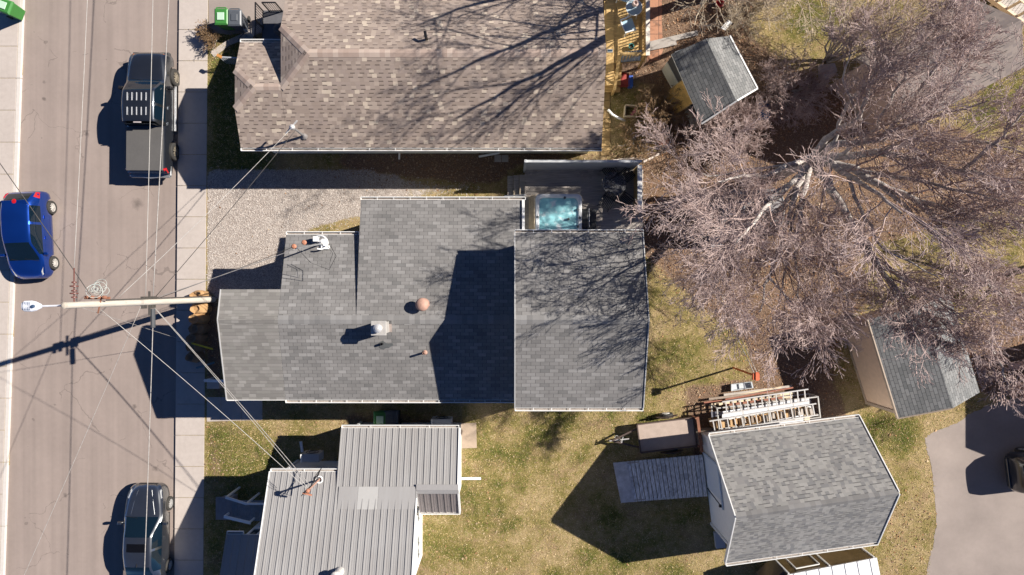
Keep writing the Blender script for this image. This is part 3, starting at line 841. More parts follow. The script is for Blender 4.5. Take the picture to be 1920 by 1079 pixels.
extx([(vw, 0), (vw, zb(vw) - d), (vh, zb(vh) - d), (vh2, zt(vh2) - d), (-505, zt(-505) - d), (-505, 0)], xw + 12, xe - 10, M['cream_wall'], bh)
extx([(vw, 0), (vw, zb(vw) - d), (vhf, zb(vhf) - d), (vhf2, ztf(vhf2) - d), (-402, ztf(-402) - d), (-402, 0)], xf + 14, xw + 11.5, M['cream_wall'], bh)
gutter(gv(xf, ve, ze), gv(xe, ve, ze), (0, -1, 0), bh, 1.0)
gutter(gv(xf, -414, ztf(-414)), gv(xw - 1, -414, ztf(-414)), (0, 1, 0), bh, 0.75)
for x in (-330, -60, 60): window(bh, gv(x, vw, 1.7), 1.2, 1.2, (0, -1, 0))
m = MB(); a = gv(-205, -248, 2.75); m.tube([gv(-206, -238, 2.88), gv(-208, -249, 2.6), gv(-209, -249.6, .3), gv(-211, -240, .1)], 0.045, 6); m.build('downspout', TR, bh)
m = MB(); m.tube([W(936, 287, .45), W(931, 288, .25), W(898, 294, .08)], 0.05, 6); m.build('downspout', TR, bh)
# roof pipe
c = W(800, 74, zt(-400)); z0 = c.z; m = MB()
m.tube([(c.x, c.y, z0 - .1), (c.x, c.y, z0 + .30), (c.x - .02, c.y + .18, z0 + .38)], 0.06, 8); m.build('vent_pipe', M['black'], bh)
# service mast
zz = zb(-250); b = W(571, 256, zz); t = W(548, 239, zz + 1.35); m = MB()
m.tube([b, t], 0.045, 8); ms = m.build('service_mast', M['steel'], bh)
m = MB(); m.lathe([(0.15, b.z - .05), (0.14, b.z + .05), (0.06, b.z + .12)], (b.x, b.y, 0), 12); m.build('mast_boot', plain('grey_boot', (.25, .23, .22), .8), ms)
m = MB(); m.lathe([(0.06, t.z - .12), (0.11, t.z - .02), (0.10, t.z + .08), (0.03, t.z + .14)], (t.x, t.y, 0), 12); m.build('weatherhead', M['alu'], ms)
m = MB(); m.bar(t + Vector((-.28, -.22, -.1)), t + Vector((.2, .25, .02)), 0.05, 0.05); m.build('mast_bracket', M['alu'], ms)

# ------------------------------------------------------------------ metal roofed house (bottom)
mh = thing('metal_roofed_house', 'white house under a ribbed light grey metal roof, at the bottom of the photo', 'house', G(-250, 330, 0))
n = N('grey_metal_roofing')
f1 = n.noise(0.7, detail=4); f2 = n.noise(30, detail=2); f3 = n.noise(1.2, detail=3, stretch=(4.2, 0.05, 1))
k = n.math('ADD', n.math('MULTIPLY', f1, 0.35), n.math('ADD', n.math('MULTIPLY', f3, 0.5), n.math('MULTIPLY', f2, 0.15)))
n.col(n.ramp(k, [(0.30, (0.275, 0.262, 0.255)), (0.5, (0.305, 0.298, 0.294)), (0.7, (0.34, 0.335, 0.334))])); n.set(Roughness=0.55, Metallic=0.0); n.bump(f1, 0.05, 0.01)
M['metal'] = n.m
M['metal_light'] = plain('faded_metal_sheet', (0.40, 0.395, 0.385), 0.5, 0.0, var=0.05)
M['metal_shaded'] = plain('shade_toned_metal_sheet', (0.215, 0.19, 0.185), 0.55, 0.0, var=0.07)  # darker roofing copy: shade of the slope turned from the sun, in the colour
def metal_panel(parent, quad, nr, mat, th=0.05, name='roof', rib=(0.035, 0.032), skip=()):
    """quad: eave-left, eave-right, top-right, top-left. ribs run up the slope"""
    a, b, c, d_ = [Vector(q) for q in quad]; m = MB()
    m.slab([a, b, c, d_], th, 0, 1)
    nrm = (b - a).cross(d_ - a).normalized()
    if nrm.z < 0: nrm = -nrm
    for i in range(nr + 1):
        t = (i + 0.02) / (nr + 0.04)
        p = a + (b - a) * t; q = d_ + (c - d_) * t
        m.bar(p + nrm * rib[1] / 2, q + nrm * rib[1] / 2, rib[0], rib[1], 0, up=nrm)
        if i < nr:
            for s_ in (0.33, 0.66):
                tt = (i + s_) / nr
                p2 = a + (b - a) * tt; q2 = d_ + (c - d_) * tt
                m.bar(p2 + nrm * 0.003, q2 + nrm * 0.003, 0.03, 0.008, 0, up=nrm)
    return m.build(name, [mat, TR], parent)
smn = 0.46; vm = 305.8; zm = 3.5
def zM(v): return zm + smn * (v - vm) * U
vtop = 508.0
xl, xj, xrr = -401, -288, -156.5
vk = 331.0                       # where wing roof meets main plane
zk = zM(vk)
vwg = 237.6; zwg = 3.0
def zW(v): return zwg + (zk - zwg) * (v - vwg) / (vk - vwg)
metal_panel(mh, [gv(xl, vm, zm), gv(xj, vm, zm), gv(xj, vtop, zM(vtop)), gv(xl, vtop, zM(vtop))][::-1] if False else [gv(xj, vm, zm), gv(xl, vm, zm), gv(xl, vtop, zM(vtop)), gv(xj, vtop, zM(vtop))], 11, M['metal'])
metal_panel(mh, [gv(xrr, vk + .2, zk), gv(xj + .2, vk + .2, zk), gv(xj + .2, vtop, zM(vtop)), gv(xrr, vtop, zM(vtop))], 12, M['metal'])
metal_panel(mh, [gv(-90, vwg, zwg), gv(xj, vwg, zwg), gv(xj, vk, zk), gv(-90, vk, zk)], 18, M['metal'])
# faded splice strip along the break
vs_ = 360
for x0, x1, mat in ((-252, -219, M['metal_light']), (-284, -252.3, M['metal']), (-218.7, -158, M['metal'])):
    m = MB(); m.slab([gv(x0, vk - 4, zk + .012), gv(x1, vk - 4, zk + .012), gv(x1, vs_, zM(vs_) + .013), gv(x0, vs_, zM(vs_) + .013)], 0.01, 0, 0)
    m.build('roof_splice', mat, mh)
# south-facing slope, its shade painted as darker metal, with its ridge flashing
zd = zk + 0.02
metal_panel(mh, [gv(-155.5, 381, 2.92), gv(-89, 381, 2.92), gv(-89, vk + 1, zd), gv(-155.5, vk + 1, zd)], 6, M['metal_shaded'], rib=(0.035, 0.035))
m = MB(); m.slab([gv(-157, vk - 8, zk + .05), gv(-88, vk - 8, zk + .05), gv(-88, vk + 1, zd + .055), gv(-157, vk + 1, zd + .055)][::1], 0.01, 0, 0)
m.slab([gv(-157, vk + 1.1, zd + .055), gv(-88, vk + 1.1, zd + .055), gv(-88, vk + 8, zd - .02), gv(-157, vk + 8, zd - .02)], 0.01, 0, 0)
m.build('ridge_flashing', plain('grey_flashing', (0.29, 0.282, 0.28), 0.55, 0.0, var=0.06), mh)
gutter(gv(xj, vwg, zwg), gv(-90, vwg, zwg), (0, 1, 0), mh, 1.0)
gutter(gv(xl, vm, zm), gv(xj, vm, zm), (0, 1, 0), mh, 1.0)
gutter(gv(-156, 381, 2.92), gv(-88, 381, 2.92), (0, -1, 0), mh, 1.2, depth=0.08)
m = MB(); m.bar(gv(-88.5, vwg, zwg - .02), gv(-88.5, vk, zk - .02), 0.07, 0.16); m.build('rake_board', TR, mh); m = MB(); m.bar(gv(-88.3, vk, zk - .02), gv(-88.3, 381, 2.9), 0.07, 0.16); m.build('rake_board', TR, mh)
m = MB(); m.bar(gv(-156, 345, zM(345) - .03), gv(-156, vtop, zM(vtop) - .03), 0.04, 0.16); m.build('rake_board', TR, mh); m = MB(); m.bar(gv(-402, vm, zm - .02), gv(-402, vtop, zM(vtop) - .02), 0.04, 0.14)
m.build('rake_board', TR, mh)
extx([(325, 0), (325, zM(325) - .12), (vtop - 6, zM(vtop - 6) - .12), (vtop - 6, 0)], -400, -276, M['white_wall'], mh)
extx([(322, 0), (322, zM(334) - .12), (vtop - 6, zM(vtop - 6) - .12), (vtop - 6, 0)], -275.5, -168, M['white_wall'], mh)
extx([(253.5, 0), (253.5, zW(253.5) - .1), (vk, zk - .1), (372, 2.85), (372, 0)], -282, -95, M['white_wall'], mh)
window(mh, gv(-168, 395, 1.6), 1.0, 1.0, (1, 0, 0)); window(mh, gv(-168, 460, 1.6), 1.0, 1.0, (1, 0, 0)); window(mh, gv(-330, 325, 1.7), 1.0, .9, (0, 1, 0))
m = MB(); m.bar(gv(-96, 357, .10), gv(-58, 357, .08), 0.10, 0.08); m.build('downspout', TR, mh)
m = MB(); m.bar(gv(-282.5, 252.8, 0), gv(-282.5, 252.8, 2.85), .1, .1); m.build('corner_trim', TR, mh); m = MB(); m.bar(gv(-400.5, 324.4, 0), gv(-400.5, 324.4, 3.4), .1, .1); m.build('corner_trim', TR, mh)
# service mast through the roof, copper-orange
b = W(599, 899, zM(318)); t = Vector((b.x, b.y, b.z + 1.55)); m = MB()
m.tube([b - Vector((0, 0, .1)), t], 0.036, 8); ms = m.build('service_mast', M['copper'], mh)
m = MB(); m.torus(b + Vector((0, 0, .06)), .13, .03, 14, 6); m.build('mast_boot', M['white'], ms)
m = MB(); m.lathe([(.04, t.z - .13), (.08, t.z - .08), (.085, t.z + .03), (.03, t.z + .09)], (t.x, t.y, 0), 10); m.bar(t + Vector((-.22, -.1, -.1)), t + Vector((.1, -.22, -.2)), .05, .05); m.build('weatherhead', M['terra_orange'], ms)
m = MB()
for k_ in range(3):
    m.tube([t + Vector((-.1 + .08 * k_, 0, -.1)), t + Vector((-.35 + .1 * k_, -.3, -.35 - .1 * k_)), t + Vector((.15, .25 + .1 * k_, -.6)), t + Vector((.35, .7, -.5 - .1 * k_))], 0.015, 5)
m.build('drip_loop', M['black'], ms)
# chimney pipe at the frame edge
b = W(636, 1074, zM(452)); m = MB(); m.lathe([(.17, b.z - .3), (.17, b.z + .35), (.22, b.z + .36), (.22, b.z + .46), (.13, b.z + .54), (0, b.z + .56)], (b.x, b.y, 0), 18)
m.build('roof_vent', plain('weathered_white_vent', (0.6, 0.57, 0.53), 0.6, var=0.2), mh)
# porch roof on the street side
metal_panel(mh, [gv(-402.5, 424, 3.02), gv(-402.5, 560, 3.02), gv(-488, 560, 2.55), gv(-488, 424, 2.55)] if False else
            [gv(-490, 424, 2.55), gv(-403, 424, 2.62), gv(-403, vtop, 3.5), gv(-490, vtop, 3.42)], 7, M['metal'], name='porch_roof')
gutter(gv(-490, 424, 2.55), gv(-462, 424, 2.57), (0, 1, 0), mh, 5.0, straps=False)
m = MB(); m.prism([tuple(gv(x, v, 0).xy) for x, v in ((-470, 436), (-403, 436), (-403, vtop), (-470, vtop))], 0, 2.45); m.build('porch_wall', M['white_wall'], mh)
window(mh, gv(-448, 436, 1.7), .8, 1.0, (0, 1, 0))
# entry steps and plank landing in the shade
m = MB(); 
for i in range(13):
    a = W(438 + i * 4.9, 944 + i * .0, .75); m.box((a.x, W(0, 958, .75).y, .74), (0.105, 0.90, 0.035))
ld = m.build('entry_landing', plain('blue_grey_boards', (0.20, 0.22, 0.24), 0.75, var=0.25), mh)  # boards in one blue-grey tone
m = MB(); m.bar(W(423, 933, 1.45), W(462, 945, 1.5), 0.10, 0.05); m.bar(W(462, 945, 1.5), W(500, 945, 1.5), 0.08, 0.05)
m.bar(W(420, 969, 1.0), W(470, 981, 1.35), 0.12, 0.05)
for px, py, z in ((424, 933, 1.45), (462, 945, 1.5), (421, 969, 1.0), (468, 980, 1.3)):
    q = W(px, py, z); m.bar(Vector((q.x, q.y, 0)), q, .07, .07)
m.build('stair_railing', M['white'], mh)
m = MB()
for i, x in enumerate((410, 421, 431)): m.box(W(x, 954, .15 + .2 * i) - Vector((0, 0, .06 + .1 * i)), (.27, 1.0, .13 + .2 * i))
m.build('entry_steps', plain('grey_steps', (0.28, 0.26, 0.26), .85, var=.15), mh, bevel=.01)
# ------------------------------------------------------------------ grey shingled barn shed (bottom right)
sh = thing('garden_shed', 'large white-sided garden shed with a mottled grey shingle roof, beside the wooden ramp', 'shed', G(470, 340, 0))
A1, A2, A3 = gv(333, 250.6, 3.05), gv(345.7, 354.3, 5.4), gv(360.6, 465, 3.08)
B1, B2, B3 = gv(586.8, 219, 3.05), gv(597.5, 317.5, 5.4), gv(617, 429, 3.08)
SS = [M['sh_shed'], M['white']]
ur = (B2 - A2).normalized()
roof('roof', [A1, A2, B2, B1], SS, sh, .12, ur); roof('roof', [A3, B3, B2, A2], SS, sh, .12, ur)
dnn = (A1 - A2).normalized(); dns = (A3 - A2).normalized()
ridge_cap(A2, B2, dnn, dns, 0.17, M['cap_grey'], sh)
def inn(p, q, t): return p + (q - p) * t
inx = (B2 - A2).normalized()
cr = Vector((inx.y, -inx.x, 0)); cr = cr if cr.y < 0 else -cr      # points south
fa = A1 + inx * .40 + cr * .50; fb = A3 + inx * .40 - cr * .50
fc = B3 - inx * .40 - cr * .50; fd = B1 - inx * .40 + cr * .50
gable_walls(sh, (fa, fb, fc, fd, 3.05 + .3, 5.4 - .26), M['white_wall'])
gutter(A1, B1, -cr, sh, .9); gutter(A3, B3, cr, sh, .9)
for a, b, s_ in ((A1, A2, -1), (A2, A3, -1), (B1, B2, 1), (B2, B3, 1)):
    m = MB(); m.bar(a + inx * .02 * s_ - Vector((0, 0, .07)), b + inx * .02 * s_ - Vector((0, 0, .07)), .04, .17); m.build('rake_board', M['white'], sh)
# sliding door and fittings on the west gable
wd = (fb - fa); wd.z = 0; wl = wd.length; wd.normalize(); wn = -inx.copy(); wn.z = 0; wn.normalize()
def onw(t, z, o=0.0): return Vector((fa.x, fa.y, 0)) + wd * (t * wl) + wn * o + Vector((0, 0, z))
m = MB(); m.loft([onw(.22, .25, .03), onw(.58, .25, .03), onw(.58, 2.35, .03), onw(.22, 2.35, .03)], [onw(.22, .25, .07), onw(.58, .25, .07), onw(.58, 2.35, .07), onw(.22, 2.35, .07)])
dr = m.build('door', plain('pale_blue_white_door', (0.62, 0.68, 0.76), 0.5, var=.05), sh)
m = MB(); m.bar(onw(.2, 2.42, .06), onw(.66, 2.42, .06), .05, .08); m.bar(onw(.21, .3, .07), onw(.21, 2.3, .07), .06, .06); m.build('door_track', plain('blue_grey_trim', (.42, .52, .66), .5), sh)
m = MB(); m.bar(onw(.58, .5, .12), onw(.62, 2.2, .12), .03, .03); m.box(onw(.63, 2.3, .12), (.1, .1, .12)); m.build('door_bar', M['black'], sh)
for t, z, w_, h_ in ((.40, 3.55, .35, .25), (.56, 3.9, .75, .35)):
    m = MB(); m.loft([onw(t - w_ / 2 / wl, z, .01), onw(t + w_ / 2 / wl, z, .01), onw(t + w_ / 2 / wl, z + h_, .01), onw(t - w_ / 2 / wl, z + h_, .01)],
                     [onw(t - w_ / 2 / wl, z, .05), onw(t + w_ / 2 / wl, z, .05), onw(t + w_ / 2 / wl, z + h_, .05), onw(t - w_ / 2 / wl, z + h_, .05)]); m.build('window', M['glass'], sh)
m = MB(); m.bar(onw(0, 0, .02), onw(0, 3.3, .02), .1, .1); m.build('corner_trim', M['white'], sh); m = MB(); m.bar(onw(1, 0, .02), onw(1, 3.3, .02), .1, .1); m.build('corner_trim', M['white'], sh)
# ramp
rp = thing('wooden_ramp', 'weathered grey plank ramp leading up to the white garden shed door', 'ramp', W(1238, 897, 0))
P0, P1, P2, P3 = W(1150, 868, .05), W(1165, 943, .05), W(1327, 931, .42), W(1318, 853, .42)
m = MB(); nb = 21
for i in range(nb):
    t0, t1 = i / nb + .003, (i + 1) / nb - .004
    if i == 0: pass
    q = [inn(P0, P3, t0), inn(P1, P2, t0), inn(P1, P2, t1), inn(P0, P3, t1)]
    m.loft([p - Vector((0, 0, .035)) for p in q], q)
m.build('plank', M['ramp'], rp)
m = MB(); q = [inn(P0, P3, -.004), inn(P1, P2, -.004), inn(P1, P2, .155), inn(P0, P3, .155)]
m.loft([p + Vector((0, 0, .004)) for p in q], [p + Vector((0, 0, .022)) for p in q]); m.build('plywood_sheet', plain('grey_weathered_plywood', (.50, .50, .53), .8, var=.3, scale=5), rp)
m = MB()
for s_ in (.04, .96): m.bar(inn(P0, P1, s_) - Vector((0, 0, .03)), inn(P3, P2, s_) - Vector((0, 0, .10)), .05, .10)
m.build('joist', M['deckgrey'], rp)
m = MB(); m.box(W(1349, 1012, .12), (.42, .7, .24), rz=R(7)); tag(m.build('concrete_step', M['grey_wall'], loc=W(1349, 1012, 0), bevel=.015), 'dark grey step block at the south-west corner of the white garden shed', 'step')

# ------------------------------------------------------------------ tan shed (right)
ts = thing('tan_shed', 'tan-walled shed with a grey shingle roof partly under the big tree, right of the ladders', 'shed', W(1700, 690, 0))
f1, f2 = W(1577, 602, 0).xy, W(1624, 755, 0).xy
dirl = Vector((f2.x - f1.x, f2.y - f1.y, 0)); Ls = dirl.length; dirl.normalize(); e_ = Vector((-dirl.y, dirl.x, 0)); e_ = e_ if e_.x > 0 else -e_
f1 = Vector((f1.x, f1.y, 0)); f2 = Vector((f2.x, f2.y, 0)); Wd = 3.3
zE, zR = 2.55, 3.25
ov = .22
r1 = f1 - dirl * ov - e_ * .06; r2 = f2 + dirl * ov - e_ * .06
m1 = r1 + e_ * (Wd * .55 + .06); m2 = r2 + e_ * (Wd * .55 + .06); r3 = r2 + e_ * (Wd + .3); r4 = r1 + e_ * (Wd + .3)
z3 = Vector((0, 0, zE)); z4 = Vector((0, 0, zR))
SDk = [M['sh_dark'], plain('tan_trim', (.40, .32, .25), .6, var=.06)]
roof('roof', [r1 + z3, r2 + z3, m2 + z4, m1 + z4], SDk, ts, .1, dirl); roof('roof', [r4 + z3 * .95, m1 + z4, m2 + z4, r3 + z3 * .95], SDk, ts, .1, dirl)
gable_walls(ts, (f1, f1 + e_ * Wd, f2 + e_ * Wd, f2, zE - .03, zR - .17), M['brown_wall'])
m = MB()
for a, b in ((r1 + z3, r2 + z3), (r2 + z3, m2 + z4)): m.bar(a - Vector((0, 0, .06)) - e_ * .02, b - Vector((0, 0, .06)) - e_ * .02, .05, .14)
m.bar(f1 + Vector((0, 0, .02)), f1 + Vector((0, 0, zE - .12)), .12, .12); m.bar(f2, f2 + Vector((0, 0, zE - .12)), .12, .12)
m.bar(f1 - e_ * .02 + Vector((0, 0, .06)), f2 - e_ * .02 + Vector((0, 0, .06)), .05, .12)
m.bar(f2 + dirl * .02 + Vector((0, 0, .06)), f2 + dirl * .02 + e_ * Wd + Vector((0, 0, .06)), .05, .12)
m.build('trim', SDk[1], ts)

# ------------------------------------------------------------------ small shed with plywood (top)
ss = thing('small_shed', 'small dark-roofed shed with white fascia, near the yellow deck', 'shed', W(1335, 150, 0))
a, b, c, d_ = W(1259, 102, 2.35), W(1367, 68, 2.35), W(1419, 166, 2.35), W(1316, 231, 2.35)
rA = (a + b) / 2 + Vector((0, 0, .75)); rB = (c + d_) / 2 + Vector((0, 0, .75))
rA = a.lerp(b, .52) + Vector((0, 0, .7)); rB = d_.lerp(c, .52) + Vector((0, 0, .7))
SQ = [M['sh_dark'], M['white']]; us = (d_ - a).normalized()
roof('roof', [a, d_, rB, rA], SQ, ss, .09, us); roof('roof', [b, rA, rB, c], SQ, ss, .09, us)
cen = (a + b + c + d_) / 4
def shr(p, t=.9): q = cen.lerp(p, t); return Vector((q.x, q.y, 0))
wa, wb, wc, wd_ = W(1242, 131, 0), shr(b), shr(c), W(1302, 243, 0)
gable_walls(ss, (wa, wb, wc, wd_, 2.33, 2.84), M['pale_wall'])
m = MB(); m.bar(b + Vector((.02, .02, -.03)), c + Vector((.02, 0, -.03)), .06, .14); m.build('rake_board', M['white'], ss); m = MB(); m.bar(d_ + Vector((0, -.03, -.02)), rB + Vector((.02, -.03, -.02)), .06, .14); m.bar(c + Vector((0, -.03, -.02)), rB + Vector((.02, -.03, -.02)), .06, .14); m.build('rake_board', M['white'], ss)
# dark band under the west eave and cream boarding below
def lay(p, q, z0, z1, o): 
    n_ = Vector(((q - p).y, -(q - p).x, 0)).normalized(); n_ = n_ if n_.x < 0 else -n_
    return [Vector((p.x, p.y, z0)) + n_ * o, Vector((q.x, q.y, z0)) + n_ * o, Vector((q.x, q.y, z1)) + n_ * o, Vector((p.x, p.y, z1)) + n_ * o]
m = MB(); m.loft(lay(wa, wd_, 1.1, 2.3, .005), lay(wa, wd_, 1.1, 2.3, .03)); m.build('siding', plain('charcoal_siding', (.09, .09, .092), .8), ss)
m = MB(); m.loft(lay(wa, wd_, .02, 1.08, .005), lay(wa, wd_, .02, 1.08, .05)); m.build('base_board', M['cream_wall'], ss)
pl = thing('plywood_sheet', 'yellow plywood sheet leaning on the west wall of the small dark-roofed shed', 'board', W(1284, 165, 0))
m = MB(); pw = wd_ - wa; pn_ = Vector((pw.y, -pw.x, 0)).normalized(); pn_ = pn_ if pn_.x < 0 else -pn_
q_ = lambda t, o, z: wa + pw * t + pn_ * o + Vector((0, 0, z))
p0, p1, p2, p3 = q_(.36, .62, .60), q_(.70, .62, .60), q_(.72, .09, 2.2), q_(.38, .09, 2.2)
nv = (p1 - p0).cross(p3 - p0).normalized() * .03
nv = nv if nv.z > 0 else -nv
m.loft([p0, p1, p2, p3], [p + nv for p in (p0, p1, p2, p3)]); m.build('panel', M['ply'], pl)
m = MB(); m.bar(p0 + nv * 1.4, p3 + nv * 1.4, .04, .03); m.bar(p1 + nv * 1.4, p2 + nv * 1.4, .04, .03); m.build('batten', M['gold'], pl)
q = W(1350, 46, 2.35)
m = MB(); lt = []
m0 = W(1352, 52, 2.2); 
for i in range(6):
    m.bar(W(1352 + i * 2.6, 53 - i * 2.6, 2.3), W(1360 + i * 2.2, 57 - i * 3, 1.0), .03, .02)
    m.bar(W(1353 + i * 1.3, 52 + i * 1.0, 2.3 - i * .25), W(1366 + i * 1.3, 38 + i * 1.0, 2.3 - i * .25), .03, .02)
tag(m.build('trellis', M['white'], loc=W(1362, 48, 0)), 'white lattice trellis at the north-east corner of the small dark-roofed shed', 'trellis')

# ------------------------------------------------------------------ taupe house, top right, behind the twigs
th = thing('taupe_roofed_house', 'taupe shingle roofed house half hidden behind bare twigs at the upper right', 'house', W(1740, 140, 0))
eN0, eN1 = W(1604, 108, 3.1), W(1822, -4, 3.1)
u_ = (eN1 - eN0).normalized(); w_ = Vector((u_.y, -u_.x, 0)); w_ = w_ if w_.y < 0 else -w_
wid = 7.4
eS0, eS1 = eN0 + w_ * wid, eN1 + w_ * wid
eS1 = W(1921, 126, 3.1) ; eS0 = eS1 - u_ * (eN1 - eN0).length
rid0, rid1 = (eN0 + eS0) / 2 + Vector((0, 0, 1.25)), (eN1 + eS1) / 2 + Vector((0, 0, 1.25))
ST = [M['sh_taupe'], plain('taupe_trim', (.25, .21, .19), .7)]
roof('roof', [eN0, rid0, rid1, eN1], ST, th, .12, u_); roof('roof', [eS0, eS1, rid1, rid0], ST, th, .12, u_)
ridge_cap(rid0, rid1, (eN0 - rid0).normalized(), (eS0 - rid0).normalized(), .15, M['sh_taupe'], th)
ins = .35
gable_walls(th, (eN0 + u_ * ins + w_ * ins, eS0 + u_ * ins - w_ * ins, eS1 - u_ * ins - w_ * ins, eN1 - u_ * ins + w_ * ins, 3.05, 4.15), M['brown_wall'])
# deck corner beyond it
dk = thing('grey_deck', 'weathered plank deck corner beyond the taupe roof in the top right corner', 'deck', W(1895, 12, 0))
m = MB(); p0 = W(1844, -14, .9); p1 = W(1918, 42, .9); dd = (p1 - p0).normalized(); pn = Vector((dd.y, -dd.x, 0)); pn = pn if pn.y > 0 else -pn
for i in range(24):
    q0 = p0 + dd * (i * .135); m.loft([q0 - Vector((0, 0, .04)), q0 + dd * .12 - Vector((0, 0, .04)), q0 + dd * .12 + pn * 2.6 - Vector((0, 0, .04)), q0 + pn * 2.6 - Vector((0, 0, .04))], [q0, q0 + dd * .12, q0 + dd * .12 + pn * 2.6, q0 + pn * 2.6])
m.build('boards', M['deckgrey'], dk)
m = MB(); m.bar(p0 - pn * .06 + Vector((0, 0, .02)), p1 - pn * .06 + Vector((0, 0, .02)), .10, .25)
for i in range(4): q = p0.lerp(p1, (i + .3) / 4); m.bar(Vector((q.x, q.y, 0)), q + Vector((0, 0, .9)), .09, .09)
m.bar(p0 + Vector((0, 0, .9)), p1 + Vector((0, 0, .9)), .09, .04); m.build('railing', M['pale_lumber'], dk)

# ------------------------------------------------------------------ white trailer at the bottom edge
tr = thing('enclosed_trailer', 'white-roofed brown-sided enclosed trailer behind the garden shed at the bottom edge', 'trailer', W(1530, 1060, 0))
t1, t2 = W(1477, 1078, 2.35), W(1644, 1046, 2.35)
uu = (t2 - t1).normalized(); ws = Vector((uu.y, -uu.x, 0)); ws = ws if ws.y < 0 else -ws
t3, t4 = t2 + ws * 2.1, t1 + ws * 2.1
z_ = Vector((0, 0, 1))
m = MB(); q = [t1, t2, t3, t4]; m.loft([p - z_ * .05 for p in q][::-1], [p + z_ * .01 for p in q][::-1]); 
for i in range(7):
    s_ = (i + .5) / 7; m.bar(t1.lerp(t2, s_) + z_ * .02, t4.lerp(t3, s_) + z_ * .02, .07, .025)
m.build('roof', plain('white_roof_sheet', (.78, .78, .78), .5, var=.06), tr)
m = MB(); ib = .04
q = [t1 + uu * ib + ws * ib, t2 - uu * ib + ws * ib, t3 - uu * ib - ws * ib, t4 + uu * ib - ws * ib]
m.loft([Vector((p.x, p.y, .45)) for p in q][::-1], [Vector((p.x, p.y, 2.3)) for p in q][::-1]); m.build('body', plain('bronze_side_panel', (.17, .115, .065), .25, .3, var=.25, scale=2), tr)
m = MB(); nN = -ws
for s_ in (.02, .48, .98): m.bar(Vector((t1.lerp(t2, s_).x, t1.lerp(t2, s_).y, .5)), Vector((t1.lerp(t2, s_).x, t1.lerp(t2, s_).y, 2.28)), .06, .05)
for z0 in (.75, 2.0): m.bar(t1 + uu * .5 + nN * .02 + z_ * (z0 - 2.35), t1 + uu * 1.5 + nN * .02 + z_ * (z0 - 2.35), .04, .05)
for s_ in (.5, 1.5): m.bar(t1 + uu * s_ + nN * .02 + z_ * (.75 - 2.35), t1 + uu * s_ + nN * .02 + z_ * (2.0 - 2.35), .04, .05)
m.build('trim', M['white'], tr)
m = MB(); m.lathe([(.16, -.1), (.33, -.1), (.35, -.03), (.35, .03), (.33, .1), (.16, .1)], (0, 0, 0), 20, 'Y')
for s_ in (.42, .62):
    p = t4.lerp(t3, s_); w1 = m.build('wheel', M['rubber'], tr) if False else None
wm_ = MB()
for s_ in (.42, .62):
    for sd_, pp in ((1, t1.lerp(t2, s_)), (-1, t4.lerp(t3, s_))):
        mm = MB(); c_ = Vector((pp.x, pp.y, .34)) + ws * (.14 * sd_); mm.tube([c_ - ws * .1, c_ + ws * .1], .34, 18); mm.build('wheel', M['rubber'], tr)
m = MB(); p = (t1 + t4) / 2; p = Vector((p.x, p.y, .5))
m.bar(Vector((t1.x, t1.y, .5)) + ws * .4, p - uu * 1.2, .08, .1); m.bar(Vector((t4.x, t4.y, .5)) - ws * .4, p - uu * 1.2, .08, .1); m.build('tongue', M['steel'], tr)
m = MB(); q = [W(1420, 1079, .9), W(1432, 1062, .9), W(1462, 1050, .9), W(1470, 1078, .9)]
m = MB(); m.loft([Vector((p.x, p.y, .5)) for p in (t1 + uu * .03, t1 - uu * .75 + ws * .55, t4 - uu * .75 - ws * .55, t4 + uu * .03)], [p - z_ * .45 for p in (t1 + uu * .03, t1 - uu * .75 + ws * .55, t4 - uu * .75 - ws * .55, t4 + uu * .03)]); m.build('front_nose', plain('dark_bronze_nose', (.12, .10, .085), .3, .2, var=.2), tr)

# ------------------------------------------------------------------ neighbour's house beyond the right edge (only its shadow and eave reach the photo)
nh = thing('side_house', 'grey gabled house just past the right edge whose shadow covers the driveway', 'house', G(1220, 260, 0))
roof('roof', [gv(1001, 75, 3.0), gv(1001, 254, 3.0), gv(1170, 254, 4.9), gv(1170, 75, 4.9)], [M['sh_dark'], M['white']], nh, udir=(0, -1, 0))
roof('roof', [gv(1339, 75, 3.0), gv(1170, 75, 4.9), gv(1170, 254, 4.9), gv(1339, 254, 3.0)], [M['sh_dark'], M['white']], nh, udir=(0, -1, 0))
m = MB(); q_ = [(1014, 0), (1014, 2.95), (1170, 4.7), (1326, 2.95), (1326, 0)]; m.loft([gv(x, 88, z) for x, z in q_], [gv(x, 241, z) for x, z in q_]); m.build('wall', M['grey_wall'], nh)

# ------------------------------------------------------------------ deck with hot tub behind the grey house
hd = thing('back_deck', 'grey plank deck with a privacy wall, behind the grey house', 'deck', W(1095, 370, 0))
zd_ = .62
x0, x1 = W(984, 0, zd_).x, W(1206, 0, zd_).x
yb, ytop = W(0, 437, zd_).y - .25, W(0, 319, zd_).y
m = MB(); y = yb
while y < ytop - .05:
    m.box(((x0 + x1) / 2, y + .068, zd_ - .018), (x1 - x0, .128, .036)); y += .138
m.build('boards', M['deckgrey'], hd)
m = MB(); m.box(((x0 + x1) / 2, (yb + ytop) / 2, zd_ - .14), (x1 - x0 - .1, ytop - yb - .1, .2))
for ix in range(4):
    for iy in range(2): m.box((x0 + .2 + (x1 - x0 - .4) * ix / 3, yb + .2 + (ytop - yb - .4) * iy, .22), (.12, .12, .44))
m.build('frame', M['deckgrey'], hd)
m = MB(); xa_, xb_ = W(983, 0, zd_).x, W(1187, 0, zd_).x
m.box(((xa_ + xb_) / 2, ytop + .03, (.1 + 2.5) / 2), (xb_ - xa_, .05, 2.4))
m.box(((xa_ + xb_) / 2, ytop + .03, 2.52), (xb_ - xa_ + .05, .10, .04), mi=1)
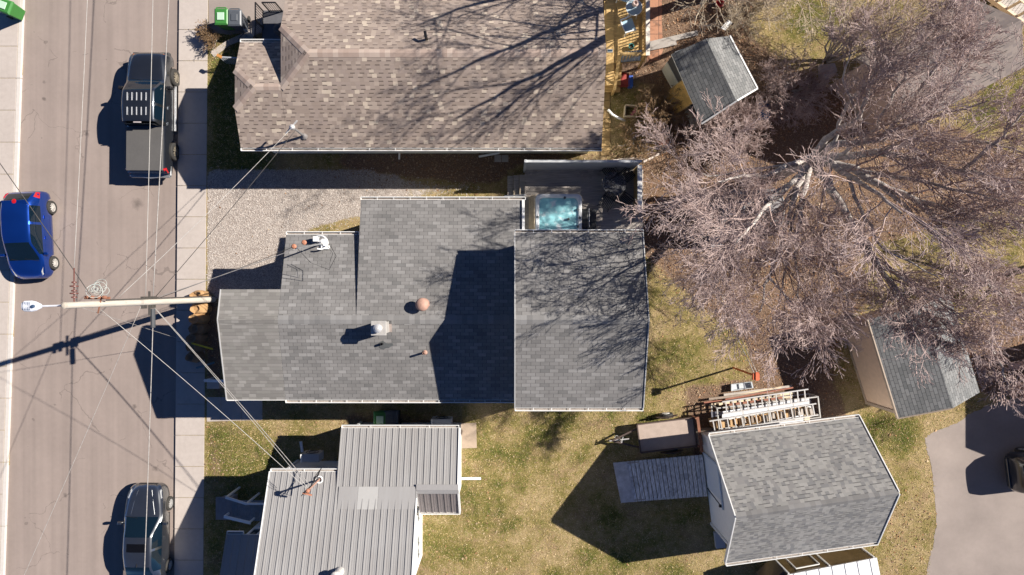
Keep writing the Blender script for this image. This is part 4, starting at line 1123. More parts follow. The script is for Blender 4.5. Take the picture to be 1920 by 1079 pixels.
m.box((xa_ + .02, ytop + .03, 1.33), (.10, .12, 2.5), mi=1); m.build('privacy_wall', [M['grey_wall'], plain('grey_cap', (.5, .52, .54), .5)], hd)
xs_ = W(1188, 0, zd_).x
m = MB(); y1_ = W(0, 398, 1.7).y
m.box((xs_ + .07, (ytop + y1_) / 2, (zd_ + 1.68) / 2), (.14, ytop - y1_, 1.68 - zd_), mi=1); m.box((xs_ + .07, (ytop + y1_) / 2, 1.70), (.19, ytop - y1_ + .05, .04)); m.build('side_wall', [M['white'], M['gold']], hd)
m = MB()
for i in range(3):
    xx = W(979 - i * 11.2, 0, .4).x - .0; h_ = zd_ - .16 * (i + 1)
    m.box((xx, W(0, 350, .4).y, h_ - .02), (.25, 1.02, .04)); m.box((xx + .11, W(0, 350, .4).y, h_ - .10), (.02, 1.0, .13))
    m.bar(Vector((xx - .09, W(0, 351 if i == 0 else 358 if i == 1 else 366, .4).y, h_ + .005)), Vector((xx - .09, W(0, 371, .4).y, h_ + .005)), .05, .02, 1)
m.build('step', [M['deckgrey'], M['pale_lumber']], hd)
m = MB(); m.bar(W(946, 368, .9), W(984, 366, 1.3), .05, .05); m.bar(W(984, 366, 0.6), W(984, 366, 1.3), .07, .07); m.bar(W(947, 368, .1), W(947, 368, .9), .06, .06); m.build('handrail', M['grey_wall'], hd)
# hot tub
ht = thing('hot_tub', 'white-rimmed square hot tub full of foamy turquoise water on the back deck', 'hot tub', W(1040, 400, zd_))
hx0, hx1 = W(1004, 0, 1.45).x, W(1091, 0, 1.45).x; hy1 = W(0, 364, 1.45).y; hy0 = hy1 - (hx1 - hx0)
def rrect(x0, x1, y0, y1, r, n=7):
    P = []
    for cx, cy, a0 in ((x1 - r, y1 - r, 0), (x0 + r, y1 - r, 90), (x0 + r, y0 + r, 180), (x1 - r, y0 + r, 270)):
        for i in range(n): t = R(a0 + 90 * i / (n - 1)); P.append((cx + r * math.cos(t), cy + r * math.sin(t)))
    return P
m = MB(); o_ = rrect(hx0 + .03, hx1 - .03, hy0 + .03, hy1 - .03, .22); m.prism(o_, zd_, 1.36); m.build('cabinet', M['grey_wall'], ht)
m = MB(); rings = [(0, .22, 1.34), (0, .22, 1.44), (.03, .21, 1.47), (.12, .20, 1.47), (.16, .2, 1.44), (.18, .2, 1.34), (.34, .25, .95)]
L_ = [[Vector((x, y, z)) for x, y in rrect(hx0 + i_, hx1 - i_, hy0 + i_, hy1 - i_, r_)] for i_, r_, z in rings]
for A_, B_ in zip(L_, L_[1:]): m.loft(A_, B_, capA=False, capB=False)
m.face(L_[-1]); m.build('shell', plain('white_acrylic_shell', (.78, .80, .82), .25, var=.04), ht, smooth=True)
n = N('foamy_turquoise_water')
f1 = n.noise(1.5, detail=6, rough=.6); f2 = n.noise(4.0, detail=5, rough=.65)
wv = n.n('ShaderNodeTexNoise'); wv.inputs['Scale'].default_value = 1.1; wv.inputs['Detail'].default_value = 5; wv.inputs['Distortion'].default_value = 1.8; n.l(n.obj(), wv.inputs['Vector'])
foam = n.math('ADD', n.math('MULTIPLY', f1, .35), n.math('ADD', n.math('MULTIPLY', f2, .25), n.math('MULTIPLY', wv.outputs['Fac'], .40)))
n.col(n.ramp(foam, [(.42, (.30, .66, .72)), (.50, (.36, .72, .78)), (.535, (.62, .84, .88)), (.58, (.88, .93, .94))])); n.set(Roughness=.25); n.bump(foam, .6, .03)
m = MB(); m.prism([tuple(p.xy) for p in [Vector((x, y, 0)) for x, y in rrect(hx0 + .17, hx1 - .17, hy0 + .17, hy1 - .17, .2)]], 1.30, 1.375); m.build('water', n.m, ht)
m = MB()
for px, py in ((1059, 371), (1084.5, 393), (1087, 409), (1084, 425), (1008, 407), (1045, 435), (1066, 411)):
    p = W(px, py, 1.47); m.lathe([(.0, 1.40), (.055, 1.40), (.055, 1.488), (.035, 1.495), (0, 1.49)], (p.x, p.y, 0), 12)
m.build('valve_knob', plain('grey_plastic', (.13, .15, .16), .4), ht)
m = MB(); p = W(997, 402, .9)
for i in range(3):
    m.box((W(994 + i * 4.4, 0, 1.0).x, W(0, 402, 1.0).y, zd_ + .12 + .14 * i), (.10, 1.62, .24 + .28 * i))
tag(m.build('tub_bench', M['pale_lumber'], loc=Vector((p.x, p.y, zd_)), bevel=.01), 'narrow cream slatted bench between the grey house wall and the hot tub', 'bench')
st = thing('tub_steps', 'black two-tread steps with a handrail beside the hot tub', 'steps', Vector((W(1103, 412, 1).x, W(0, 412, 1).y, zd_)))
m = MB(); cx, cy = W(1097, 0, 1).x, W(0, 411, 1).y
m.box((cx - .05, cy, zd_ + .34), (.30, .82, .68)); m.box((cx + .30, cy, zd_ + .17), (.40, .84, .34)); m.build('tread', plain('black_plastic', (.03, .032, .035), .5), st, bevel=.03)
m = MB(); m.tube([(cx + .12, cy - .38, zd_), (cx + .12, cy - .38, zd_ + .9), (cx + .12, cy + .38, zd_ + .9), (cx + .12, cy + .38, zd_)], .02, 6); m.build('handrail', M['alu'], st)
# patio table and chairs
tb = thing('patio_table', 'round dark patio table with a lacy metal top on the back deck, half in shade', 'table', Vector((W(1152, 345, 1).x, W(0, 345, 1).y, zd_)))
n = N('lacy_metal'); vo = n.n('ShaderNodeTexVoronoi', feature='DISTANCE_TO_EDGE'); vo.inputs['Scale'].default_value = 14; n.l(n.obj(), vo.inputs['Vector'])
n.col(n.ramp(vo.outputs['Distance'], [(.04, (.25, .25, .26)), (.10, (.03, .03, .032))])); n.set(Roughness=.45, Metallic=.4)
tc = W(1152, 345, 1.34); m = MB(); m.lathe([(0, 1.32), (.50, 1.32), (.52, 1.335), (.50, 1.35), (0, 1.352)], (tc.x, tc.y, 0), 32, cap=False); m.build('tabletop', n.m, tb)
for i in range(4):
    t = R(45 + 90 * i); m = MB(); m.tube([(tc.x + .42 * math.cos(t), tc.y + .42 * math.sin(t), zd_), (tc.x + .22 * math.cos(t), tc.y + .22 * math.sin(t), 1.0), (tc.x + .38 * math.cos(t), tc.y + .38 * math.sin(t), 1.32)], .018, 5); m.build('leg', M['black'], tb)
def chair(name, label, cat, mat, group=None, seat=None):
    t = thing(name, label, cat, (0, 0, 0), group)
    m = MB()
    for i in range(7): m.box((-.21 + .07 * i, 0, .44), (.045, .46, .025))
    m.bar((-.24, -.23, .43), (.24, -.23, .43), .03, .04); m.bar((-.24, .23, .43), (.24, .23, .43), .03, .04); m.build('seat', seat or mat, t)
    m = MB()
    for i in range(6): m.bar((-.2 + .08 * i, -.24, .46), (-.2 + .08 * i, -.34, .95), .03, .015)
    m.tube([(-.25, -.22, .42), (-.25, -.33, .92), (-.12, -.36, 1.0), (.12, -.36, 1.0), (.25, -.33, .92), (.25, -.22, .42)], .017, 6); m.build('backrest', seat or mat, t)
    for sx in (-1, 1):
        m = MB(); m.tube([(sx * .25, -.3, .66), (sx * .28, 0, .67), (sx * .27, .22, .64)], .017, 6); m.build('armrest', mat, t)
        for sy in (-1, 1): m = MB(); m.tube([(sx * .23, sy * .22, .44), (sx * .26, sy * .27, 0)], .016, 6); m.build('leg', mat, t)
    return t
ch1 = chair('patio_chair', 'black metal patio chair against the privacy wall, north-west of the lacy round table', 'chair', M['black'], 'black chairs around the patio table')
def pc(o, px, py, rz): o.location = (W(px, py, 1).x, W(px, py, 1).y, zd_); o.rotation_euler = (0, 0, rz)
for px, py, rz, lb in ((1137, 402 - 22, R(150), 'black metal patio chair south-west of the lacy round table, nearest the hot tub'), (1176, 328, R(-50), 'black metal patio chair in the corner of the privacy wall and the white-topped side wall'), (1172, 378, R(-130), 'black metal patio chair south-east of the lacy round table')):
    c_ = dup(ch1, (0, 0, 0), 0, lb); pc(c_, px, py, rz)
pc(ch1, 1142, 322, R(35))
# ------------------------------------------------------------------ wheelie bins
def bin_(name, label, body, lidmat, pad=None, group='wheelie bins'):
    t = thing(name, label, 'wheelie bin', (0, 0, 0), group)
    m = MB()
    def ring(w, d, z, oy=0): return [Vector((sx * w / 2, sy * d / 2 + oy, z)) for sx, sy in ((-1, -1), (1, -1), (1, 1), (-1, 1))]
    m.loft(ring(.46, .50, .06, .02), ring(.56, .66, .95)); m.loft(ring(.60, .70, .93), ring(.60, .70, .98)); m.build('body', body, t, bevel=.03)
    m = MB(); m.loft(ring(.60, .72, .985), ring(.60, .72, 1.01)); m.loft(ring(.60, .72, 1.01), ring(.48, .58, 1.055))
    m.loft(ring(.30, .32, 1.05), ring(.26, .28, 1.085)); m.bar((-.22, .40, 1.0), (.22, .40, 1.0), .04, .04)
    for sx in (-1, 1): m.box((sx * .2, .37, 1.0), (.05, .08, .05))
    l = m.build('lid', lidmat, t, bevel=.018)
    if pad: m = MB(); m.loft(ring(.31, .33, 1.086), ring(.29, .31, 1.096)); m.build('lid_panel', pad, l)
    for sx in (-1, 1):
        m = MB(); m.lathe([(.02, -.03), (.12, -.03), (.13, 0), (.12, .03), (.02, .03)], (sx * .29, .30, .13), 16, 'X'); m.build('wheel', M['rubber'], t)
    return t
gp = plain('green_bin_plastic', (.045, .20, .04), .45, var=.1); gg = plain('grey_bin_plastic', (.085, .095, .11), .42, var=.1)
pad = plain('pale_green_sticker', (.45, .62, .48), .5, var=.05)
b1 = bin_('wheelie_bin', 'green wheelie bin with a pale square lid patch, by the brown house driveway', gp, gp, pad)
b2 = bin_('wheelie_bin', 'dark grey wheelie bin beside the green bin by the brown house driveway', gg, gg)
def at(o, px, py, z=0, zt=1.0, rz=0): p = W(px, py, zt); o.location = (p.x, p.y, z); o.rotation_euler = (0, 0, rz)
b3 = dup(b1, (0, 0, 0), 0, 'green wheelie bin behind the metal-roofed house, against its north wall')
b4 = dup(b2, (0, 0, 0), 0, 'grey wheelie bin next to the green one at the north wall of the metal-roofed house')
b5 = dup(b1, (0, 0, 0), 0, 'green wheelie bin at the kerb in the top left corner')
for o, px, py, rz in ((b1, 415, 32, 0), (b2, 440, 34, 0), (b3, 713, 787, R(180)), (b4, 733, 786, R(180)), (b5, 7, 11, R(70))): at(o, px, py, 0, 1.0, rz)

# ------------------------------------------------------------------ heat pumps
def heat_pump(label, c, w, d, h, z0, rz=0):
    t = thing('heat_pump', label, 'heat pump', (c.x, c.y, z0), 'outdoor heat pump units')
    m = MB(); m.box((c.x, c.y, z0 + h / 2), (w, d, h), rz); m.build('casing', plain('light_grey_casing', (.42, .43, .45), .5, var=.06), t, bevel=.02)
    m = MB(); m.torus((c.x, c.y + d / 2 + .01, z0 + h / 2), .26, .015, 20, 5, Matrix.Rotation(R(90), 4, 'X')); m.torus((c.x, c.y + d / 2 + .01, z0 + h / 2), .14, .012, 16, 5, Matrix.Rotation(R(90), 4, 'X')); m.build('fan_guard', M['black'], t)
    m = MB(); m.box((c.x - w / 2 + .035, c.y, z0 + h + .006), (.07, d, .012)); m.build('end_cap', M['white'], t)
    m = MB()
    for s_ in (-.3, .3): m.bar((c.x + s_ * w, c.y - d * .9, z0 - .03), (c.x + s_ * w, c.y + d * .5, z0 - .03), .05, .05); m.bar((c.x + s_ * w, c.y - d * .9, z0 - .4), (c.x + s_ * w, c.y + d * .4, z0 - .05), .04, .04)
    m.build('bracket', M['white'], t); return t
heat_pump('grey heat pump on a bracket over the grass by the metal-roofed house', W(581, 859.5, 1.6), .80, .34, .72, .9)
heat_pump('blue-grey heat pump by the concrete pad of the metal-roofed house', W(827, 794, 1.25), .88, .34, .75, .5)
m = MB(); m.bar(W(567, 848, .12), W(564, 828, .06), .11, .08); tag(m.build('gutter_spout', M['white'], loc=W(566, 838, 0)), 'short white spout lying on the shaded grass beside the bracketed heat pump', 'spout')

# ------------------------------------------------------------------ leaf bags along the front wall
bagm = plain('kraft_paper_bag', (.40, .24, .11), .85, var=.22, scale=4, bump=.4)
def bag(label, px, py, rz, s=1.0, mat=bagm):
    base = W(px, py, .35); base.z = .0
    t = thing('leaf_bag', label, 'paper bag', base, 'paper leaf bags along the front wall')
    g = random.Random(int(px * 7 + py)); rings = []
    nseg = 14
    for z, r in ((0, .20), (.05, .26), (.35, .29), (.62, .28), (.76, .20), (.84, .15), (.90, .19)):
        rings.append([Vector((base.x + s * r * (1 + g.uniform(-.12, .12)) * math.cos(2 * math.pi * i / nseg + rz) * 1.12 - z * .12 + .05, base.y + s * r * (1 + g.uniform(-.12, .12)) * math.sin(2 * math.pi * i / nseg + rz), z * s)) for i in range(nseg)])
    m = MB()
    for a, b in zip(rings, rings[1:]): m.loft(a, b, capA=(a is rings[0]), capB=False)
    m.build('sack', mat, t, smooth=False)
    m = MB(); top = rings[-1]; c_ = sum(top, Vector()) / nseg
    m.loft(top, [c_ + (p - c_) * .45 - Vector((0, 0, .10)) for p in top], capA=False); m.build('folded_top', mat, t); return t
m2 = plain('kraft_bag_shaded', (.20, .14, .085), .85, var=.25, scale=4, bump=.4)  # shaded copy of the bag paper, the shade is put into its colour
bagl = ['orange-brown leaf bag tucked behind the utility pole foot, northmost of the row', 'sunlit orange-brown leaf bag just south of the utility pole foot', 'half-lit leaf bag third in the row, at the edge of the roof shadow',
        'shaded brown leaf bag with a crumpled top, just south of the half-lit bag', 'wide shaded brown leaf bag just north of the yellow strip', 'shaded brown leaf bag under the yellow strip', 'southmost shaded brown leaf bag in the row']
for i, (px, py) in enumerate(((377, 556), (378, 579), (375, 598), (375, 616), (371, 634), (370, 650), (367, 669))):
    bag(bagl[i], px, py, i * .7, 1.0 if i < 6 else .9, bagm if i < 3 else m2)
m = MB(); m.bar(W(359, 644, 1.0), W(399, 655, .9), .07, .025); tag(m.build('yellow_strip', plain('yellow_plastic', (.55, .45, .03), .5), loc=W(378, 650, .9)), 'yellow plastic strip lying across the paper leaf bags', 'strip')
m = MB(); m.tube([W(369, 690, .15), W(384, 686, .25), W(402, 680, .2)], .05, 6); tag(m.build('blue_hose', plain('blue_grey_hose', (.10, .19, .24), .6), loc=W(385, 686, 0)), 'blue-grey pipe on the dark soil beside the southmost leaf bag', 'pipe')

# ------------------------------------------------------------------ utility pole
up = thing('utility_pole', 'tall pale wooden utility pole leaning out of the photo centre over the street', 'utility pole', G(-560, 22.5, 0))
px0 = G(-560, 22.5, 0)
m = MB(); m.tube([px0 - Vector((0, 0, .3)), px0 + Vector((0, 0, 3)), px0 + Vector((0, 0, 6.5)), px0 + Vector((0, 0, 10.15))], [.130, .122, .110, .098], 16); m.build('pole', M['pole'], up)
def onp(px): z = H * (1 - 560.0 / (960 - px)); return Vector((px0.x, px0.y, z))
topz = 10.15
m = MB(); m.lathe([(.100, topz), (.100, topz + .02), (.05, topz + .05), (0, topz + .055)], (px0.x, px0.y, 0), 14); m.build('pole_cap', plain('grey_end_grain', (.45, .40, .33), .9, var=.25), up)
la = Vector((px0.x, px0.y, 9.75)); lh = W(78, 574.5, 10.0)
m = MB(); m.tube([la, lh], .03, 8); m.bar(la + Vector((-.05, 0, -.25)), la + Vector((-.05, 0, .2)), .12, .12); arm = m.build('lamp_arm', plain('pale_steel', (.62, .63, .68), .4, .2), up)
m = MB(); hx = lh
def ell(cx, w, z, n=12, l=.1): return [Vector((cx, hx.y + w * math.cos(2 * math.pi * i / n), z + l * .5 * math.sin(2 * math.pi * i / n))) for i in range(n)]
prev = None
for dx_, w, l in ((0.02, .05, .06), (-.16, .14, .12), (-.30, .17, .14), (-.52, .16, .12), (-.60, .10, .06)):
    c_ = ell(hx.x + dx_, w, 10.0, 12, l)
    if prev: m.loft(prev, c_, capA=False, capB=(dx_ == -.60))
    prev = c_
lamp = m.build('lamp_head', plain('pale_lamp_housing', (.66, .68, .74), .4, var=.05), arm, smooth=False)
m = MB()
for i in range(5): m.bar((hx.x - .33 - .05 * i, hx.y - .12, 10.062 - .004 * i), (hx.x - .33 - .05 * i, hx.y + .12, 10.062 - .004 * i), .014, .012)
m.lathe([(.05, 10.06), (.05, 10.12), (.0, 10.13)], (hx.x - .2, hx.y, 0), 10); m.build('photocell', plain('dark_blue_cell', (.05, .09, .16), .4), arm)
# dead-end insulator string pointing up the street
m = MB(); y = px0.y + .14; zi = 9.7
m.tube([(px0.x, px0.y, zi), (px0.x + .0, y + 1.0, zi)], .02, 6)
for i, (r_, yy) in enumerate(((.08, .24), (.12, .36), (.08, .44), (.12, .58), (.07, .7))):
    m.lathe([(.03, yy - .03), (r_, yy - .02), (r_, yy + .02), (.03, yy + .03)], (px0.x, px0.y, zi), 12, 'Y')
m.build('insulator', plain('brown_porcelain', (.14, .055, .045), .3, var=.3, scale=3), up)
# hardware bracket, slack cable coil and small insulators
cz = 8.45
m = MB(); cc = Vector((px0.x - .0, px0.y + .52, cz)); g = random.Random(12)
for i in range(9):
    Mx = Matrix.Rotation(R(g.uniform(-28, 28)), 4, 'X') @ Matrix.Rotation(R(g.uniform(-28, 28)), 4, 'Y')
    m.torus(cc + Vector((g.uniform(-.12, .12), g.uniform(-.12, .12), g.uniform(-.25, .25))), g.uniform(.08, .24), .009, 18, 5, Mx)
m.build('cable_coil', plain('pale_grey_cable', (.42, .45, .42), .5, var=.25), up)
m = MB()
for dx in (-.3, -.12, .1, .28):
    m.lathe([(.03, 0), (.06, .03), (.03, .06), (.06, .09), (.03, .14)], (cc.x + dx, px0.y + .22, cz + .1), 10)
m.bar((cc.x - .4, px0.y + .2, cz + .08), (cc.x + .4, px0.y + .2, cz + .08), .08, .08); m.bar((cc.x, px0.y - .3, cz + .05), (cc.x + .15, px0.y + .4, cz + .05), .035, .035)
m.build('crossarm', M['rust'], up)
m = MB()
for pxx in (268, 274, 286, 290):
    q = onp(pxx); m.box(q + Vector((0, .16, 0)), (.10, .10, .14)); m.box(q + Vector((0, -.17, .04)), (.08, .12, .1))
m.bar(onp(280) + Vector((0, -.5, 0)), onp(280) + Vector((0, .4, 0)), .06, .06); m.tube([px0 + Vector((.1, .15, .3)), px0 + Vector((.09, .13, 8.2))], .022, 5); m.build('cable_bracket', plain('dark_bracket', (.10, .09, .08), .6, .3), up)
q = onp(284); m = MB(); m.tube([q + Vector((0.05, -.25, 0)), q + Vector((.05, -.95, -.02))], .085, 10); m.build('splice_case', plain('splice_case', (.06, .065, .07), .5), up)

# ------------------------------------------------------------------ wires
def wire(label, a, b, r, mat, sag=.25, ext=None, n_=28):
    a = Vector(a); b = Vector(b)
    if ext: b = a + (b - a) * ext
    pts = []
    for i in range(n_ + 1):
        t = i / n_; p = a.lerp(b, t); p.z -= sag * 4 * t * (1 - t); pts.append(p)
    m = MB(); m.tube(pts, r, 6)
    return tag(m.build('utility_wire', mat, loc=a, smooth=True), label, 'wire')
wl_ = plain('pale_wire', (.40, .385, .36), .5, var=.3, scale=8); wd_k = plain('dark_wire', (.07, .065, .06), .6, var=.4, scale=8); wg = plain('grey_twisted_wire', (.34, .32, .30), .6, var=.4, scale=14)
wire('pale primary wire running up the street from the brown insulator string at the pole top', Vector((px0.x, px0.y + 1.1, 9.7)), W(160, 0, 9.7), .008, wl_, .1, 2.5)
q = onp(273); wire('pale cable running up the street along the truck roof', q + Vector((0, .2, 0)), W(283, 0, q.z), .011, wl_, .15, 3)
q = onp(287); wire('dark lashed cable running up the street along the truck side', q + Vector((0, .2, 0)), W(313, 0, q.z), .016, wg, .15, 3)
q = onp(284); wire('dark cable running down the street over the grey sedan', q + Vector((.05, -.95, 0)), W(267, 1079, q.z), .015, wg, .15, 3)
q = onp(264); wire('thin pale cable crossing the street diagonally to the lower left corner', q + Vector((0, -.15, 0)), W(42, 1079, q.z), .009, wg, .12, 2)
q = onp(166); wire('dark cable crossing over the blue hatchback to the upper left', q + Vector((0, .3, -.1)), W(0, 312, q.z - .3), .013, wd_k, .1, 1.8)
q = onp(190); wire('white wire from the pole coil down to the metal-roofed house mast, westmost of three', q + Vector((0, -.2, 0)), W(575, 917, 5.1), .009, wl_, .15)
q = onp(288); wire('white cable from the pole to the metal-roofed house mast, middle of three', q + Vector((0, -.2, 0)), W(577, 915, 5.15), .009, wl_, .12)
q = onp(291); wire('thin grey cable from the pole to the metal-roofed house mast, eastmost of three', q + Vector((0, -.18, .1)), W(581, 910, 5.2), .011, wg, .1)
tq = W(548, 239, zb(-250) + 1.4)
q = onp(222); wire('pale service wire from the pole to the brown house mast', q + Vector((0, .2, 0)), tq, .009, wl_, .2)
q = onp(292); wire('dark service wire from the pole to the brown house mast', q + Vector((0, .2, 0)), tq + Vector((.1, -.15, 0)), .012, wd_k, .1)
q = onp(293); wire('twisted grey service cable from the pole to the grey house roof mast', q + Vector((0, .15, 0)), W(557, 466, 6.1), .015, wg, .1)
q = onp(300); wire('thin dark cable below the twisted service cable to the grey house roof mast', q + Vector((0, .15, 0)), W(551, 463, 6.0), .010, wd_k, .15)
wire('thin guy wire from the pole top to the pavement by the leaf bags', Vector((px0.x, px0.y - .1, 9.3)), W(352, 641, .1), .008, wg, .0)

# ------------------------------------------------------------------ clothesline
cl = thing('clothesline_post', 'orange rusty clothesline post standing north of the ladders', 'post', W(1375, 690, 0))
p0 = W(1375, 690, 0); p1 = p0 + Vector((0, 0, 2.85))
m = MB(); m.tube([p0 - Vector((0, 0, .1)), p1], .045, 8); m.build('post', M['orange'], cl)
m = MB(); m.box(p1 + Vector((-.02, -.02, .0)), (.26, .26, .16)); m.box(p1 + Vector((.0, .0, .1)), (.12, .34, .06)); m.build('bracket', plain('red_orange_bracket', (.62, .13, .05), .55), cl)
for i, (ex, ey) in enumerate(((1297, 420), (1290, 424))):
    a = p1 + Vector((.06 - .12 * i, .05, .05)); b = W(ex, ey, 2.9); pts = []
    for j in range(24): t = j / 23; p = a.lerp(b, t); p.z -= .18 * 4 * t * (1 - t); pts.append(p)
    m = MB(); m.tube(pts, .011, 5)
    tag(m.build('clothesline', wl_, loc=a), ('eastern' if i == 0 else 'western') + ' of the two pale clothesline wires running north from the orange post', 'clothesline')

# ------------------------------------------------------------------ utility trailer
ut = thing('utility_trailer', 'open flat utility trailer with a dusty brown bed and a tongue, beside the wooden ramp', 'trailer', W(1250, 820, 0))
ang = R(6.2); zt_ = .62
q0, q1, q2, q3 = W(1194, 796, zt_), W(1299, 783, zt_), W(1306, 836, zt_), W(1201, 849, zt_)
m = MB(); m.loft([p - Vector((0, 0, .05)) for p in (q0, q3, q2, q1)], [q0, q3, q2, q1]); m.build('bed', plain('dusty_plywood_bed', (.40, .32, .27), .85, var=.14, scale=3), ut)
m = MB(); up_ = Vector((0, 0, .10))
for a, b in ((q0, q1), (q1, q2), (q2, q3), (q3, q0)): m.bar(a + up_ * .4, b + up_ * .4, .05, .14)
m.build('side_rail', plain('dark_brown_steel', (.10, .07, .06), .7, .2, var=.3), ut)
m = MB(); u1 = (q1 - q0).normalized(); v1 = (q3 - q0).normalized()
m.bar(q1 + u1 * .14 - v1 * .05 + Vector((0, 0, .25)), q2 + u1 * .14 + v1 * .25 + Vector((0, 0, .25)), .12, .08); m.bar(q1 + u1 * .06 + Vector((0, 0, .3)), q1 + u1 * .06 + Vector((0, 0, -.3)), .06, .06)
m.bar(q2 + u1 * .06 + Vector((0, 0, .3)), q2 + u1 * .06 + Vector((0, 0, -.3)), .06, .06); m.build('tailgate', M['rust'], ut)
m = MB(); mid = (q0 + q3) / 2
hitch = mid - u1 * 1.15 - Vector((0, 0, .2))
m.bar(q0 + v1 * .2 - Vector((0, 0, .1)), hitch, .07, .08); m.bar(q3 - v1 * .2 - Vector((0, 0, .1)), hitch, .07, .08); m.build('tongue', plain('dark_brown_steel', (.10, .07, .06)), ut)
m = MB(); m.tube([hitch - u1 * .15 - Vector((0, 0, .0)), hitch + u1 * .75 + Vector((0, 0, .05))], .03, 6); m.tube([hitch + u1 * .35 - Vector((0, 0, .3)), hitch + u1 * .35 + Vector((0, 0, .45))], .035, 8)
m.tube([hitch + u1 * .35 + Vector((-.0, .0, .45)), hitch + u1 * .4 + Vector((.02, .22, .45))], .018, 5); m.torus(hitch + u1 * .2 + Vector((0, .12, 0)), .08, .012, 10, 5); m.build('jack', M['alu'], ut)
for sd_, a, b in ((1, q0, q1), (-1, q3, q2)):
    c_ = a.lerp(b, .56) + v1 * (-.16 * sd_); c_.z = .31
    m = MB(); m.tube([c_ - v1 * .09, c_ + v1 * .09], .31, 18); w_ = m.build('wheel', M['rubber'], ut, bevel=.03)
    m = MB(); m.tube([c_ - v1 * (.092 * sd_), c_ - v1 * (.11 * sd_)], .17, 14); m.build('hub', M['white'], w_)
    m = MB(); pts = [c_ + u1 * (.42 * math.cos(t)) + Vector((0, 0, .40 * math.sin(t))) for t in np.linspace(.15, math.pi - .15, 9)]
    for p, q in zip(pts, pts[1:]): m.bar(p, q, .22, .015, up=v1)
    m.build('fender', plain('dark_brown_steel', (.10, .07, .06)), ut)
m = MB(); p = W(1320, 819, .3); m.box(p, (.78, .72, .03), ang); m.box(p - Vector((0, 0, .16)), (.7, .65, .28), ang); tag(m.build('board_stack', plain('brown_board', (.33, .26, .20), .85, var=.2), loc=Vector((p.x, p.y, 0))), 'brown board on a low stack between the trailer tailgate and the lower ladder', 'boards')

# ------------------------------------------------------------------ ladders, lumber racks
def ladder(label, a, b, wv, nr, z, loc):
    t = thing('ladder', label, 'ladder', loc, 'aluminium ladders lying on the lumber piles')
    a = Vector(a); b = Vector(b); wv = Vector(wv)
    for o_ in (Vector((0, 0, 0)), wv):
        m = MB(); m.bar(a + o_, b + o_, .05, .08); m.build('rail', M['alu'], t)
    for i in range(nr):
        p = a.lerp(b, (i + .5) / nr); m = MB(); m.bar(p, p + wv, .045, .035); m.build('rung', M['alu'], t)
    return t
z = 1.15
a, b = W(1354, 754, z), W(1515, 730, z); wv = W(1356, 776, z) - a
ladder('northern aluminium ladder lying on white sheets north of the white shed', a, b, wv, 12, z, W(1435, 750, z))
a, b = W(1330, 790, z), W(1530, 757, z); wv = W(1334, 811, z) - a
ladder('southern aluminium ladder lying over tan lumber close to the shed gutter', a, b, wv, 15, z, W(1430, 785, z))
rk = thing('lumber_rack', 'low white-framed rack of tan lumber ends and boards under the two ladders', 'rack', W(1430, 775, 0))
m = MB(); g = random.Random(5)
e1, e2 = W(1338, 762, .5), W(1524, 741, .5); dE = (e2 - e1).normalized(); nE = Vector((dE.y, -dE.x, 0)); nE = nE if nE.y < 0 else -nE
for zz in (.15, 1.0):
    m.bar(e1 + nE * .9 + Vector((0, 0, zz - .5)), e2 + nE * .9 + Vector((0, 0, zz - .5)), .035, .035)
    m.bar(e1 + Vector((0, 0, zz - .5)), e2 + Vector((0, 0, zz - .5)), .05, .05)
    for s_ in (0, .25, .5, .75, 1): p = e1.lerp(e2, s_) + Vector((0, 0, zz - .5)); m.bar(p, p + nE * .9, .05, .05)
for s_ in (0, .5, 1):
    for k_ in (0, .9): p = e1.lerp(e2, s_) + nE * k_; m.bar(Vector((p.x, p.y, 0)), Vector((p.x, p.y, 1.02)), .05, .05)
m.build('frame', plain('weathered_white_frame', (.46, .45, .43), .6, var=.2), rk)
def boards(name, label, n_, e1, e2, spread, z0, z1, mats, wr, seed, cat='lumber'):
    """a pile of loose boards, each pile one thing"""
    g = random.Random(seed); t = thing(name, label, cat, Vector(((e1.x + e2.x) / 2, (e1.y + e2.y) / 2, 0)))
    d_ = (e2 - e1).normalized(); nn_ = Vector((d_.y, -d_.x, 0)); nn_ = nn_ if nn_.y < 0 else -nn_
    for i in range(n_):
        s0 = g.uniform(0, .25); s1 = g.uniform(.7, 1.0); o_ = nn_ * (spread * (i + g.uniform(0, .6)) / n_); zz = Vector((0, 0, g.uniform(z0, z1)))
        m = MB(); m.bar(Vector((*e1.lerp(e2, s0).xy, 0)) + o_ + zz, Vector((*e1.lerp(e2, s1).xy, 0)) + o_ + zz + nn_ * g.uniform(-.1, .1), g.uniform(*wr), .035); m.build('board', mats[g.randrange(len(mats))], t)
    return t
cr_ = plain('grey_brown_lumber', (.30, .24, .19), .85, var=.2); tn_ = plain('tan_lumber', (.50, .32, .16), .8, var=.15); rd_ = plain('reddish_lumber', (.30, .12, .08), .8, var=.2)
boards('lumber_pile', 'pile of tan and grey boards under the southern ladder', 12, W(1338, 790, .6), W(1532, 762, .6), .55, .45, .8, [tn_, tn_, cr_, M['white']], (.07, .16), 1)
boards('lumber_pile', 'pile of grey and reddish boards at the northern edge of the ladders', 10, W(1318, 748, .3), W(1490, 722, .3), .5, .12, .4, [cr_, rd_, M['deckgrey'], M['pale_lumber'], cr_], (.05, .12), 2)
boards('lumber_pile', 'pile of dark and pale offcuts under the northern ladder', 10, W(1345, 765, .5), W(1500, 742, .5), .5, .35, .75, [cr_, tn_, M['black'], M['white']], (.06, .14), 3)
